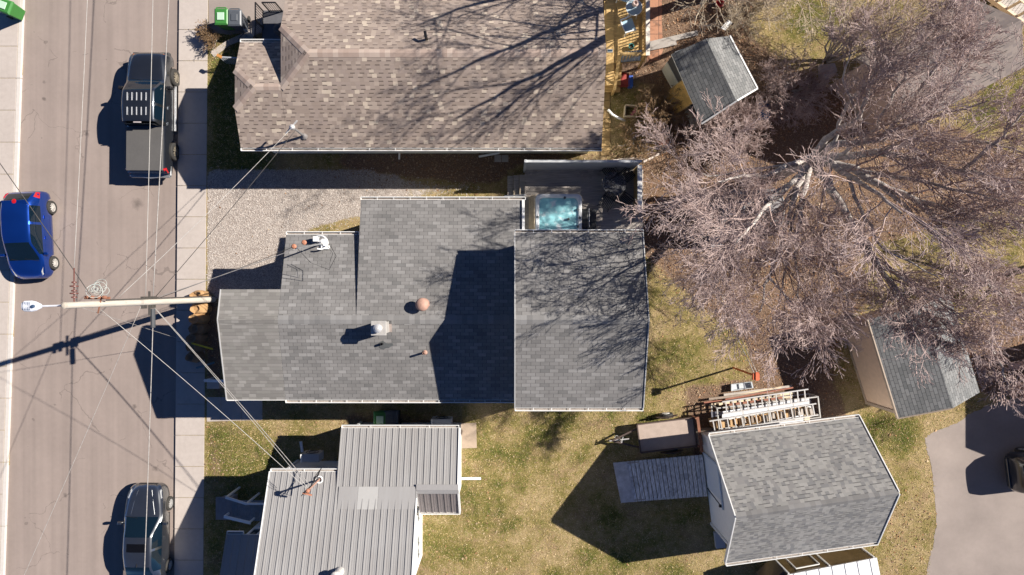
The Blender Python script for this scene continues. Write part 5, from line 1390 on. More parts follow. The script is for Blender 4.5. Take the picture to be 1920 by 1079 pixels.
# short cut blocks showing between rungs
bl = thing('timber_offcuts', 'row of tan timber ends standing under the southern ladder rungs', 'lumber', W(1430, 788, 0))
e1, e2 = W(1338, 800, .9), W(1525, 771, .9)
for i in range(24):
    p = e1.lerp(e2, (i + .5) / 24); m = MB(); m.box((p.x + g.uniform(-.03, .03), p.y + g.uniform(-.06, .06), .45), (.12, g.uniform(.22, .36), .9), g.uniform(-.1, .25)); m.build('block', [tn_, tn_, cr_, M['deckgrey']][g.randrange(4)], bl)
def sheetm(label, pts, z, mat, th=.03, tilt=0, name='white_sheet', cat='sheet'):
    m = MB(); P = [W(x, y, z + (tilt if i in (2, 3) else 0)) for i, (x, y) in enumerate(pts)]
    m.loft([p - Vector((0, 0, th)) for p in P], P); c_ = sum(P, Vector()) / len(P)
    return tag(m.build(name, mat, loc=Vector((c_.x, c_.y, 0)), bevel=.004), label, cat)
ws_ = plain('white_coated_sheet', (.66, .67, .70), .35, var=.12, scale=2)
sheetm('long white coated sheet lying between the two ladders', [(1354, 772), (1354, 784), (1518, 759), (1517, 746)], 1.02, ws_)
sheetm('white coated sheet between the southern ladder and the shed gutter', [(1400, 799), (1400, 809), (1507, 793), (1506, 778)], .95, ws_)
sheetm('tan board between the southern ladder and the shed gutter, left of the white sheet', [(1363, 804), (1365, 814), (1399, 809), (1399, 799)], .95, tn_, name='tan_board', cat='board')
sheetm('grey metal strip at the left end of the long white sheet', [(1333, 772), (1334, 783), (1353, 780), (1353, 772)], .9, plain('dark_grey_strip', (.22, .22, .26), .35, .4), name='metal_strip', cat='strip')
sheetm('pale wood block at the right end of the white sheet by the shed', [(1508, 779), (1509, 793), (1519, 791), (1518, 778)], .95, M['pale_lumber'], .2, name='wood_block', cat='block')
pb = thing('plastic_tub', 'shallow pale grey plastic tub on the grass north of the ladders', 'tub', W(1390, 724, 0))
m = MB(); pa, pb1, pc_, pd_ = W(1371, 721, .3), W(1371, 734, .3), W(1413, 728, .3), W(1410, 716, .3)
c_ = (pa + pb1 + pc_ + pd_) / 4
out = [pa, pb1, pc_, pd_]; low = [Vector((*(c_ + (p - c_) * .85).xy, 0.0)) for p in out]; inn_ = [c_ + (p - c_) * .88 for p in out]; inl = [Vector((*(c_ + (p - c_) * .8).xy, .12)) for p in out]
m.loft(low, out, capB=False); m.loft(out, inn_, capA=False, capB=False); m.loft(inn_, inl, capA=False); m.build('shell', plain('pale_grey_plastic', (.52, .55, .57), .4, var=.12), pb)
m = MB(); m.bar(pa.lerp(pd_, .6), pb1.lerp(pc_, .6), .05, .04); m.build('divider', plain('dark_grey_strip', (.2, .2, .2)), pb)

# ------------------------------------------------------------------ stepping stones
for px, lb in ((933.5, 'square pale patterned paver, western of the pair below the brown house downspout'), (947, 'square pale patterned paver, eastern of the pair below the brown house downspout')):
    c_ = W(px, 298, 0); m = MB(); m.box((c_.x, c_.y, .03), (.30, .30, .06)); m.torus((c_.x, c_.y, .062), .09, .018, 14, 5); m.lathe([(.04, .06), (.035, .075), (0, .08)], (c_.x, c_.y, 0), 10)
    tag(m.build('paving_stone', plain('pale_paver', (.42, .38, .35), .9, var=.15), loc=(c_.x, c_.y, 0), bevel=.006), lb, 'paving stone', 'patterned pavers by the downspout')

# ------------------------------------------------------------------ yellow deck behind the brown house
yd = thing('yellow_deck', 'fresh yellow lumber deck with railings along the east wall of the brown house', 'deck', W(1175, 50, 0))
zy = .95
dx0, dx1 = W(1133, 0, zy).x, W(1207, 0, zy).x; dy0 = W(0, 117, zy).y; dy1 = dy0 + 6.3
m = MB(); x = dx0
while x < dx1:
    m.box((x + .065, (dy0 + dy1) / 2, zy - .02), (.128, dy1 - dy0, .04)); x += .137
m.build('boards', M['gold'], yd)
m = MB(); m.box((W(1144, 0, zy).x, (dy0 + dy1) / 2 - .5, zy + .02), (.34, dy1 - dy0 + 1.0, .03)); m.build('landing_board', M['gold'], yd)
m = MB(); xr_ = dx1 - .05; n_ = int((dy1 - dy0) / .13)
for i in range(n_): m.box((xr_, dy0 + .06 + i * .13, zy + .45), (.035, .035, .82))
for i in range(4): m.box((xr_, dy0 + .05 + i * (dy1 - dy0 - .1) / 3, (zy + 1.0) / 2), (.09, .09, zy + 1.0))
m.bar((xr_, dy0, zy + .08), (xr_, dy1, zy + .08), .04, .09); m.build('baluster', M['gold'], yd)
m = MB(); m.box((xr_ + .03, (dy0 + dy1) / 2, zy + 1.0), (.17, dy1 - dy0 + .1, .035)); m.build('cap_rail', plain('pale_cap_board', (.66, .60, .52), .6, var=.1), yd)
m = MB(); xs0 = W(1164, 0, zy + .9).x; ys_ = dy0 + .02
for i in range(int((xr_ - xs0) / .13)): m.box((xs0 + .06 + i * .13, ys_, zy + .40), (.035, .035, .82))
m.bar((xs0, ys_, zy + .08), (xr_, ys_, zy + .08), .04, .09); m.box(((xs0 + xr_) / 2, ys_, zy + .99), (xr_ - xs0 + .1, .14, .035)); m.build('end_railing', M['gold'], yd)
m = MB()
for i in range(4): m.box((W(1145, 0, .6).x, dy0 - .15 - .27 * i, zy - .18 * (i + 1) - .02), (.95, .27, .04)); m.box((W(1145, 0, .6).x, dy0 - .02 - .27 * i, zy - .18 * (i + .5) - .02), (.93, .03, .16))
m.build('step', M['gold'], yd)
m = MB(); a = Vector((W(1159, 0, 1.5).x, dy0, zy + .95)); b = Vector((a.x - .05, dy0 - 1.15, .85)); m.bar(a, b, .12, .04)
for i in range(9): p = a.lerp(b, (i + .5) / 9); m.bar(Vector((p.x, p.y, p.z - .78)), p, .035, .035)
m.bar(Vector((b.x, b.y, 0)), b, .09, .09); m.build('stair_railing', M['gold'], yd)
# things on the yellow deck
gt = thing('glass_table', 'round glass garden table with a vase on the yellow deck', 'table', Vector((W(1189, 13, 1.7).x, W(0, 13, 1.7).y, zy)))
c_ = W(1189, 14, 1.68); m = MB(); m.lathe([(0, 1.655), (.33, 1.655), (.345, 1.668), (.33, 1.68), (0, 1.682)], (c_.x, c_.y, 0), 28, cap=False); m.build('tabletop', plain('pale_blue_glass', (.36, .47, .54), .12, var=.2, scale=3), gt)
for i in range(4): t = R(45 + 90 * i); m = MB(); m.tube([(c_.x + .3 * math.cos(t), c_.y + .3 * math.sin(t), zy), (c_.x + .22 * math.cos(t), c_.y + .22 * math.sin(t), 1.65)], .018, 5); m.build('leg', M['white'], gt)
m = MB(); m.torus((c_.x, c_.y, 1.668), .34, .018, 26, 6); m.build('rim', M['white'], gt)
vs2 = thing('flower_vase', 'round pinkish vase standing on the glass table of the yellow deck', 'vase', Vector((c_.x + .02, c_.y + .1, 1.684)))
m = MB(); m.lathe([(.06, 1.684), (.12, 1.74), (.14, 1.82), (.09, 1.90), (.11, 1.93), (.08, 1.93), (.06, 1.86)], (c_.x + .02, c_.y + .1, 0), 14); m.build('bowl', plain('pinkish_ceramic', (.55, .42, .38), .4, var=.2), vs2)
def wchair(px, py, rz, lb):
    t = thing('deck_chair', lb, 'chair', (0, 0, 0), 'pale blue chairs on the yellow deck')
    bl_ = plain('pale_blue_plastic', (.36, .52, .62), .4, var=.08)
    m = MB(); m.prism([(-.25, -.22), (.25, -.22), (.29, .25), (-.29, .25)], .42, .45); m.build('seat', bl_, t, bevel=.01)
    m = MB()
    m.loft([Vector((-.24, -.24, .45)), Vector((.24, -.24, .45)), Vector((.24, -.21, .45)), Vector((-.24, -.21, .45))], [Vector((-.2, -.42, .98)), Vector((.2, -.42, .98)), Vector((.2, -.39, .98)), Vector((-.2, -.39, .98))]); m.build('backrest', plain('white_plastic', (.7, .73, .74), .4, var=.06), t, bevel=.008)
    for sx in (-1, 1):
        m = MB(); m.bar((sx * .29, -.3, .66), (sx * .31, .2, .64), .05, .03); m.build('armrest', plain('white_plastic', (.7, .73, .74)), t)
        for sy in (-1, 1): m = MB(); m.bar((sx * .25, sy * .22, 0), (sx * .24, sy * .2, .43), .04, .04); m.build('leg', plain('white_plastic', (.7, .73, .74)), t)
    p = W(px, py, zy + .5); t.location = (p.x, p.y, zy); t.rotation_euler = (0, 0, rz); return t
wchair(1179, 48, R(-70), 'pale blue and white garden chair south of the glass table on the yellow deck')
wchair(1172, -9, R(160), 'pale blue garden chair north of the glass table at the top edge')
po = thing('teal_pot', 'small teal flower pot in the shade of the yellow deck', 'pot', Vector((W(1184, 86, 1.2).x, W(0, 86, 1.2).y, zy)))
c_ = po.location; m = MB(); m.lathe([(.07, zy), (.11, zy + .2), (.12, zy + .22), (.10, zy + .22), (.085, zy + .15)], (c_.x, c_.y, 0), 14); m.build('bowl', plain('teal_glaze', (.08, .34, .32), .35), po)
m = MB(); m.lathe([(0, zy + .15), (.09, zy + .16)], (c_.x, c_.y, 0), 12, cap=False); m.build('soil', plain('dark_soil', (.04, .03, .02), .9), po)
lg = thing('folded_lounger', 'folded blue and white lounge chair leaning at the south railing of the yellow deck', 'lounger', Vector((W(1182, 107, 1.6).x, W(0, 107, 1.6).y, zy)))
m = MB(); a = W(1164, 110, zy + .15); b = W(1201, 106, zy + .75); 
for i in range(7): p = a.lerp(b, (i + .5) / 7); m.bar(p + Vector((-.02, -.16, .0)), p + Vector((.05, .22, .12)), .10, .03)
m.build('slat', plain('blue_white_webbing', (.34, .42, .52), .5, var=.5, scale=9), lg)
m = MB(); m.tube([a + Vector((0, -.17, 0)), b + Vector((0, -.17, .02))], .02, 6); m.tube([a + Vector((.06, .22, .1)), b + Vector((.06, .22, .13))], .02, 6); m.tube([a + Vector((.0, -.1, .05)), a.lerp(b, .5) + Vector((0, 0, -.2)), b + Vector((0, .1, -.5))], .02, 6); m.build('frame', plain('dark_slate_tube', (.08, .10, .13), .4, .3), lg)
m = MB(); p = W(1143.5, 96, zy + .03); m.box(p + Vector((0, 0, .02)), (.24, .14, .05)); m.box(p + Vector((0, 0, .05)), (.2, .09, .02), mi=1); tag(m.build('floor_vent', [plain('pale_vent_frame', (.6, .6, .58), .5), plain('dark_blue_vent', (.03, .06, .10), .4)], loc=p), 'small pale-framed dark vent on the yellow deck landing beside the brown roof', 'vent')
tb1 = thing('storage_tub', 'red storage tub with its blue lid beside it under the yellow deck railing', 'tub', W(1171, 152, 0))
m = MB(); c_ = W(1169, 150, .35); m.loft([Vector((c_.x + sx * .2, c_.y + sy * .24, 0)) for sx, sy in ((-1, -1), (1, -1), (1, 1), (-1, 1))], [Vector((c_.x + sx * .25, c_.y + sy * .28, .4)) for sx, sy in ((-1, -1), (1, -1), (1, 1), (-1, 1))], capB=False)
m.box((c_.x, c_.y, .3), (.42, .5, .02)); m.build('body', plain('red_plastic', (.33, .05, .04), .5, var=.2), tb1)
m = MB(); m.box((c_.x + .33, c_.y - .05, .18), (.2, .5, .36)); m.build('side_bin', plain('blue_plastic', (.03, .09, .38), .5), tb1, bevel=.02)
ap = thing('planter_frame', 'white-edged square planter frame with a pink cloth inside, south of the yellow deck', 'planter', W(1184, 208, 0))
m = MB(); a, b, c2, d2 = W(1173, 197, .3), W(1195, 198, .3), W(1193, 218, .3), W(1171, 218, .3)
for p, q in ((a, b), (b, c2), (c2, d2), (d2, a)): m.bar(Vector((p.x, p.y, .15)), Vector((q.x, q.y, .15)), .05, .3)
m.build('frame', M['pale_lumber'], ap)
m = MB(); P = [W(1177, 222, .12), W(1183, 213, .26), W(1190, 203, .34), W(1194, 201, .3), W(1192, 211, .22), W(1183, 219, .2)]
m.loft([p - Vector((0, 0, .08)) for p in P][::-1], P[::-1]); m.build('cloth', plain('pink_cloth', (.55, .16, .26), .8), ap)
m = MB(); P = [W(1140, 206, .7), W(1148, 215, .62), W(1158, 221, .5), W(1172, 227, .3)]; m.tube(P, .055, 8); tag(m.build('drain_pipe', M['white'], loc=W(1156, 217, 0), smooth=True), 'curved white drain pipe arching away from the brown house wall', 'pipe')
cm = thing('rain_barrel', 'pair of dark round planters under the twigs beside the orange tray', 'planters', W(1243, 248, 0))
for i, (px, py, r_) in enumerate(((1250, 247, .2), (1237, 251, .2))):
    c_ = W(px, py, .3); m = MB(); m.lathe([(r_ * .75, 0), (r_, .3), (r_ * 1.05, .31), (r_ * .9, .31), (r_ * .8, .2), (0, .2)], (c_.x, c_.y, 0), 16); m.build('pot', plain('dark_pot', (.07, .07, .078), .5, var=.2), cm)
cm.name = 'pot_pair'
m = MB(); c_ = W(1244, 268, .1); m.box((c_.x, c_.y, .07), (.42, .20, .14), .05); m.box((c_.x, c_.y + .02, .15), (.34, .12, .03), .05); tag(m.build('orange_tray', plain('orange_plastic', (.60, .10, .02), .5, var=.2), loc=(c_.x, c_.y, 0), bevel=.02), 'bright orange plastic tray on the ground south of the dark pots', 'tray')
m = MB(); g = random.Random(9); c_ = W(1224, 222, .2)
V_ = []
for i in range(7):
    for j in range(9): V_.append((c_.x + (i - 3) * .11 + g.uniform(-.02, .02), c_.y + (j - 4) * .11 + g.uniform(-.02, .02), .12 + g.uniform(0, .16)))
m.add(V_, [(i * 9 + j, (i + 1) * 9 + j, (i + 1) * 9 + j + 1, i * 9 + j + 1) for i in range(6) for j in range(8)]); tag(m.build('plastic_sheet', plain('crumpled_grey_plastic', (.36, .34, .34), .4, var=.25), loc=(c_.x, c_.y, 0)), 'crumpled pale grey plastic sheet under the brown bush', 'sheet')
m = MB(); c_ = W(1435, 205, .3); V_ = []
for i in range(6):
    for j in range(8): V_.append((c_.x + (i - 2.5) * .11, c_.y + (j - 3.5) * .12, .3 * math.exp(-((i - 2.5) ** 2 + (j - 3.5) ** 2) / 9) + g.uniform(0, .08) + .02))
m.add(V_, [(i * 8 + j, (i + 1) * 8 + j, (i + 1) * 8 + j + 1, i * 8 + j + 1) for i in range(5) for j in range(7)]); tag(m.build('blue_tarp', plain('blue_tarpaulin', (.03, .13, .36), .5, var=.2), loc=(c_.x, c_.y, 0)), 'small blue tarpaulin heap under the twigs right of the small shed', 'tarpaulin')
m = MB(); m.tube([W(1206, 304, .6), W(1222, 296, .45), W(1235, 289, .3)], .05, 6); m.tube([W(1128, 304, .2), W(1165, 299, .25), W(1203, 296, .3)], .04, 6); m.tube([W(1132, 308, .15), W(1180, 301, .2), W(1210, 299, .25)], .035, 6); tag(m.build('fallen_branch', plain('bleached_wood', (.58, .50, .44), .8, var=.2), loc=W(1175, 299, 0)), 'bleached fallen branches lying along the back of the privacy wall', 'branch')
m = MB(); m.lathe([(.0, .3), (.19, .28), (.21, .02), (.24, 0)], (*W(1557, 133, 0).xy, 0), 14); P = [W(x, y, .22) for x, y in ((1536, 121), (1566, 118), (1571, 134), (1551, 150), (1538, 147))]
m = MB(); m.loft([Vector((p.x, p.y, 0)) for p in P][::-1], P[::-1]); tag(m.build('flat_boulder', plain('pale_grey_stone', (.38, .34, .35), .9, var=.15), loc=W(1555, 134, 0), bevel=.05), 'pale grey flat boulder at the foot of the many-stemmed tree', 'boulder')
c_ = W(1350, 6, .3); m = MB(); m.lathe([(.13, 0), (.17, .3), (.18, .31), (.15, .31), (.13, .1), (0, .1)], (c_.x, c_.y, 0), 14); tag(m.build('red_bucket', plain('dark_red_plastic', (.38, .02, .03), .5), loc=(c_.x, c_.y, 0)), 'dark red bucket on the ground at the top edge above the trellis', 'bucket')
# planks on the ground beside the small shed
for px0_, py0_, px1_, py1_, lb in ((1214, 84, 1308, 62, 'long grey plank on the ground between the patio and the small shed, northern one'), (1214, 92, 1268, 80, 'shorter grey plank on the ground between the patio and the small shed')):
    m = MB(); m.bar(W(px0_, py0_, .06), W(px1_, py1_, .08), .22, .05); tag(m.build('plank', plain('pale_grey_plank', (.36, .33, .30), .85, var=.2), loc=W((px0_ + px1_) / 2, (py0_ + py1_) / 2, 0)), lb, 'plank')

# ------------------------------------------------------------------ brown house front porch
fp = thing('front_porch', 'dark porch landing with black railings at the street end of the brown house', 'porch', W(505, 90, 0))
m = MB(); m.prism([tuple(W(x, y, .6).xy) for x, y in ((492, 20), (534, 20), (534, 78), (492, 78))], 0, .6); m.build('landing', plain('dark_slate_deck', (.10, .10, .11), .8, var=.2), fp)
def rail(a, b, hh, nb, name='railing', mat=M['black']):
    m = MB(); a = Vector(a); b = Vector(b); z_ = Vector((0, 0, 1))
    m.bar(a + z_ * hh, b + z_ * hh, .05, .04); m.bar(a + z_ * .08, b + z_ * .08, .03, .03)
    for i in range(nb + 1): p = a.lerp(b, i / nb); m.bar(p, p + z_ * hh, .016, .016) if 0 < i < nb else m.bar(p - z_ * .2, p + z_ * hh, .045, .045)
    return m.build(name, mat, fp)
rail(W(494, 52, .6), W(494, 22, .6), .95, 6); rail(W(506, 22, .6), W(530, 22, .6), .95, 6)
rail(W(492, 82, .1), W(494, 54, .6), .9, 8)
m = MB()
for i in range(3): m.box((W(512, 0, .4).x, W(0, 84 + i * 9, .4).y, .5 - .17 * i - .09), (.9, .26, .17))
m.build('step', plain('dark_slate_deck', (.10, .10, .11)), fp)
pchair = chair('porch_chair', 'dark slatted porch chair in front of the brown house gable', 'chair', plain('dark_chair', (.05, .06, .07), .5), None, plain('blue_grey_slats', (.22, .25, .28), .6))
p = W(514, 78, .9); pchair.location = (p.x, p.y, .01); pchair.rotation_euler = (0, 0, R(140)); pchair.location = (W(506, 70, .2).x - .9, W(0, 84, .2).y, .012)
c_ = W(523, 56, 1.0); m = MB(); m.lathe([(.12, .6), (.2, .75), (.24, 1.0), (.2, 1.15), (.08, 1.2), (0, 1.2)], (c_.x, c_.y, 0), 18); tag(m.build('covered_barbecue', plain('dark_grey_cover', (.05, .05, .055), .7, var=.2), loc=(c_.x, c_.y, .6), smooth=True), 'round dark grey covered barbecue on the brown house porch', 'barbecue')
m = MB(); P = [(398, 96), (425, 77), (462, 60), (490, 52), (492, 62), (465, 72), (430, 88), (404, 103)]
sheet('garden_path', [(394, 98), (425, 77), (462, 60), (492, 42), (494, 60), (466, 72), (430, 86), (402, 108)], .02, M['sidewalk'])
m = MB(); a, b = W(410, 107, .95), W(444, 109, 1.0); m.bar(a, b, .05, .04)
for i in range(9): p = a.lerp(b, i / 8); m.bar(Vector((p.x, p.y, .05)), p, .02, .02)
m.box(a + Vector((.05, .02, .04)), (.22, .12, .08), -.5, mi=1); tag(m.build('step_railing', [plain('pale_grey_rail', (.4, .42, .45), .5), plain('orange_brown_grip', (.5, .22, .06), .6)], loc=W(427, 108, 0)), 'short pale stair railing with an orange grip in front of the brown house front section', 'railing')
# ------------------------------------------------------------------ vehicles
def pchip(xs, ys, x):
    xs = np.asarray(xs, float); ys = np.asarray(ys, float)
    h = np.diff(xs); dl = np.diff(ys) / h; n = len(xs); d = np.zeros(n)
    for i in range(1, n - 1):
        if dl[i - 1] * dl[i] > 0:
            w1 = 2 * h[i] + h[i - 1]; w2 = h[i] + 2 * h[i - 1]
            d[i] = (w1 + w2) / (w1 / dl[i - 1] + w2 / dl[i])
    d[0] = dl[0]; d[-1] = dl[-1]
    i = np.clip(np.searchsorted(xs, x) - 1, 0, n - 2)
    t = (x - xs[i]) / h[i]
    return ((1 + 2 * t) * (1 - t) ** 2 * ys[i] + t * (1 - t) ** 2 * h[i] * d[i] + t * t * (3 - 2 * t) * ys[i + 1] + t * t * (t - 1) * h[i] * d[i + 1])

def glassmat(name, c): 
    n = N(name); n.col(c); n.set(Roughness=.04); n.b.inputs['Specular IOR Level'].default_value = .55; return n.m
def paint(name, c, met=.3, coat=1.0):
    n = N(name); f = n.noise(1.2, detail=2); g = n.noise(300, detail=1)
    n.col(n.ramp(n.math('ADD', n.math('MULTIPLY', f, .6), n.math('MULTIPLY', g, .4)), [(.3, tuple(x * .85 for x in c)), (.7, tuple(x * 1.15 for x in c))]))
    n.set(Roughness=.28, Metallic=met, Coat_Weight=coat, Coat_Roughness=.04); return n.m

def car(name, label, cat, st, glass, paintm, wheels, wr, cladding=.0, tyre_w=.21, loc=(0, 0, 0), hw=.88, rimc=None, tint=(.004, .011, .02)):
    """st rows: y, wbot, wmid, wbelt, zbelt, wroof, zroof, zbot ; front is +y"""
    st = sorted(st); ys = [s[0] for s in st]
    t = thing(name, label, cat, loc)
    yy = set(np.round(np.arange(ys[0], ys[-1], .07), 3)) | {ys[0], ys[-1]}
    for g in glass:
        yy |= {g[1], g[2]}
    yy = np.array(sorted(yy))
    # drop stations too close to the glass limits
    lim = [g[1] for g in glass] + [g[2] for g in glass]
    yy = np.array([y for y in yy if y in lim or y in (ys[0], ys[-1]) or min(abs(y - l) for l in lim) > .025])
    C = [pchip(ys, [s[k] for s in st], yy) for k in range(1, 8)]
    def section(i):
        wb, wm, wl, zl, wro, zro, zb_ = [c[i] for c in C]
        y = yy[i]
        arch = zb_
        for wy in wheels:
            dd = abs(y - wy)
            if dd < wr * 1.18: arch = max(arch, math.sqrt((wr * 1.18) ** 2 - dd * dd) + wr - .02)
        zt_ = zl - .06
        z0, z1, z2 = zb_, zb_ + (zl - zb_) * .35, zb_ + (zl - zb_) * .72
        P = [(wb, z0), (wm * .985, z0 + .10), (wm, z1), (wm * .995, z2), (wl, zl), (wl * .985 + wro * .015, zl + .015)]
        P = [(x, max(z, min(arch + .03 * j, zt_)) if j < 4 else z) for j, (x, z) in enumerate(P)]
        # side glass band, roof edge, roof
        a = (wl * .975 + wro * .025, zl + .03 * min(1, max(0, (zro - zl)) * 4))
        e = (wro + .02, zro - .035)
        P += [a]
        for s_ in (.33, .66): P.append((a[0] + (e[0] - a[0]) * s_ + .012 * math.sin(math.pi * s_), a[1] + (e[1] - a[1]) * s_))
        P += [e, (wro - .03, zro), (wro * .90, zro + .014), (wro * .72, zro + .026), (wro * .4, zro + .038), (0, zro + .042)]
        return P
    S = [section(i) for i in range(len(yy))]
    nj = len(S[0]); JA, JE, JT = 6, 9, 11        # side glass rows 6..9; top glass from row 11
    parts = {}
    body = MB()
    def vid(i, j, s_): x, z = S[i][j]; return Vector((s_ * x, yy[i], z))
    parts_faces = {i_: (MB(), g) for i_, g in enumerate(glass)}
    for i in range(len(yy) - 1):
        ym = (yy[i] + yy[i + 1]) / 2
        for j in range(nj - 1):
            for s_ in (-1, 1):
                q = [vid(i, j, s_), vid(i, j + 1, s_), vid(i + 1, j + 1, s_), vid(i + 1, j, s_)]
                if s_ > 0: q = q[::-1]
                tgt = body; mi = 1 if (cladding and j < 2) else 0
                for key, (mb, g) in parts_faces.items():
                    typ = g[0]
                    if not (g[1] < ym < g[2]): continue
                    if typ in ('windshield', 'rear_window', 'sunroof') and j >= (JT if typ != 'sunroof' else 12): tgt = mb; mi = 0
                    if typ == 'side_window' and JA <= j < JE and s_ == g[3]: tgt = mb; mi = 0
                tgt.face(q, None, mi)
    # end caps
    for i in (0, len(yy) - 1):
        loop = [vid(i, j, -1) for j in range(nj)] + [vid(i, j, 1) for j in range(nj - 2, -1, -1)]
        body.face(loop if i == 0 else loop[::-1])
    o = body.build('body', [paintm, plain('black_cladding', (.025, .026, .028), .6, var=.15)], t)
    me = o.data; 
    import bmesh
    bm = bmesh.new(); bm.from_mesh(me); bmesh.ops.remove_doubles(bm, verts=bm.verts, dist=.0008); bmesh.ops.recalc_face_normals(bm, faces=bm.faces); bm.to_mesh(me); bm.free()
    me.polygons.foreach_set('use_smooth', [True] * len(me.polygons))
    if hasattr(me, 'set_sharp_from_angle'): me.set_sharp_from_angle(angle=R(38))
    gm_ = glassmat(name + '_glass', tint)
    for key, (mb, g) in parts_faces.items():
        if not mb.f: continue
        go = mb.build(g[0], plain('black_sunroof', (.004, .004, .005), .25) if g[0] == 'sunroof' else gm_, t)
        bm = bmesh.new(); bm.from_mesh(go.data); bmesh.ops.remove_doubles(bm, verts=bm.verts, dist=.0008); bmesh.ops.recalc_face_normals(bm, faces=bm.faces)
        for f in bm.faces:
            f.smooth = True
        bm.to_mesh(go.data); bm.free()
    # underbody
    m = MB(); m.box((0, (ys[0] + ys[-1]) / 2, .34), (hw * 1.5, (ys[-1] - ys[0]) * .9, .18)); m.build('underbody', M['black'], t)
    # wheels
    rimm = rimc or plain('alloy_rim', (.55, .55, .54), .35, .5)
    for wy in wheels:
        for s_ in (-1, 1):
            c_ = (s_ * (hw - .085), wy, wr)
            m = MB(); m.lathe([(wr * .62, -tyre_w / 2), (wr * .93, -tyre_w / 2), (wr, -tyre_w * .32), (wr, tyre_w * .32), (wr * .93, tyre_w / 2), (wr * .62, tyre_w / 2), (wr * .60, 0)], c_, 28, 'X', cap=False)
            w_ = m.build('wheel', M['rubber'], t, smooth=False)
            m = MB(); ox = s_ * tyre_w * .40
            m.lathe([(wr * .64, ox - s_ * .03), (wr * .64, ox + s_ * .012), (wr * .57, ox + s_ * .006), (wr * .56, ox - s_ * .05)], c_, 28, 'X', cap=False)
            for k in range(9):
                a = 2 * math.pi * k / 9
                p = Vector((c_[0] + ox, c_[1] + .1 * wr * math.cos(a), c_[2] + .1 * wr * math.sin(a))); q = Vector((c_[0] + ox, c_[1] + wr * .6 * math.cos(a), c_[2] + wr * .6 * math.sin(a)))
                m.bar(p, q, wr * .12, .03, up=Vector((1, 0, 0)))
            m.lathe([(0, ox + s_ * .02), (wr * .15, ox + s_ * .02), (wr * .16, ox - s_ * .02)], c_, 14, 'X', cap=False)
            m.build('rim', rimm, w_)
            m = MB(); m.lathe([(0, ox - s_ * .07), (wr * .62, ox - s_ * .07)], c_, 20, 'X', cap=False); m.build('brake_disc', M['black'], w_)
    t['_'] = 0; del t['_']
    return t, (lambda y, k: float(pchip(ys, [s[k] for s in st], np.array([y]))[0]))

def lamp(t, name, pts, mat):
    """a lamp: convex blob through the given corner points"""
    m = MB(); c_ = sum((Vector(p) for p in pts), Vector()) / len(pts)
    P = [Vector(p) for p in pts]; nrm = Vector()
    for i in range(len(P)): nrm += (P[i] - c_).cross(P[(i + 1) % len(P)] - c_)
    nrm.normalize()
    if nrm.dot(Vector((c_.x, c_.y, .2))) < 0: nrm = -nrm
    inner = [c_ + (p - c_) * .75 + nrm * .03 for p in P]
    low = [p - nrm * .05 for p in P]
    m.loft(low, P, capB=False); m.loft(P, inner, capA=False)
    return m.build(name, mat, t)
red = plain('red_lamp', (.45, .01, .015), .2, var=.15, coat=.5); clear = plain('clear_lamp', (.45, .46, .46), .12, .2, var=.2, coat=.6); amber = plain('amber_lamp', (.55, .17, .06), .25, var=.2)
def mirrors(t, y, x, z, mat, s=(.22, .13, .15)):
    for sx in (-1, 1):
        m = MB(); m.box((sx * (x + s[0] / 2), y, z), s, 0, taper=.85); m.bar((sx * (x - .06), y + .02, z - .04), (sx * (x + .05), y, z - .02), .06, .05); m.build('mirror', mat, t, bevel=.03)
def handles(t, pts, mat):
    for x, y, z in pts:
        for sx in (-1, 1): m = MB(); m.box((sx * x, y, z), (.035, .15, .035)); m.build('door_handle', mat, t, bevel=.01)

# ---- grey sedan (nose up the street)
silver = paint('grey_green_metallic_paint', (.27, .28, .285), .95)
st = [(-2.30, .62, .74, .68, .80, .60, .92, .36), (-2.18, .72, .82, .77, .90, .66, 1.00, .28), (-1.80, .80, .87, .83, .96, .66, 1.06, .24), (-1.68, .80, .875, .83, .965, .66, 1.075, .23),
      (-1.02, .80, .88, .845, .955, .575, 1.38, .22), (-.4, .80, .88, .85, .94, .60, 1.435, .22), (.22, .80, .88, .85, .925, .595, 1.405, .22), (.62, .80, .88, .85, .91, .68, 1.17, .22),
      (1.00, .80, .88, .84, .895, .77, .965, .22), (1.15, .80, .88, .835, .88, .76, .935, .22), (1.7, .80, .86, .80, .80, .68, .865, .22), (2.08, .74, .80, .72, .69, .58, .755, .24), (2.24, .62, .70, .60, .60, .46, .655, .27), (2.31, .50, .56, .48, .52, .38, .57, .32)]
glass = [('windshield', .25, 1.00, 0), ('rear_window', -1.66, -1.04, 0), ('sunroof', -.38, -.02, 0)] + [('side_window', a, b, s_) for a, b in ((-1.28, -.36), (-.26, .78)) for s_ in (-1, 1)]
sed, f = car('sedan', 'silver-grey sedan with a black sunroof, parked at the bottom of the street', 'car', st, glass, silver, (-1.38, 1.38), .315, loc=(0, 0, 0))
mirrors(sed, .72, .88, .98, silver); handles(sed, ((.885, .02, .80), (.885, -.98, .82)), silver)
for s_ in (-1, 1):
    lamp(sed, 'headlight', [(s_ * .74, 1.98, .70), (s_ * .80, 1.70, .775), (s_ * .70, 1.72, .82), (s_ * .60, 2.06, .735), (s_ * .64, 2.16, .66)], clear)
    lamp(sed, 'taillight', [(s_ * .80, -2.02, .88), (s_ * .60, -2.2, .93), (s_ * .58, -2.27, .80), (s_ * .78, -2.14, .76)], red)
m = MB(); m.box((0, 2.315, .50), (.8, .03, .14)); m.build('grille', M['black'], sed, bevel=.01)
m = MB()
for s_ in (-1, 1): m.tube([(s_ * .30, 2.12, .80), (s_ * .42, 1.6, .91), (s_ * .52, 1.1, .975)], .008, 5)
m.build('bonnet_crease', silver, sed)
m = MB()
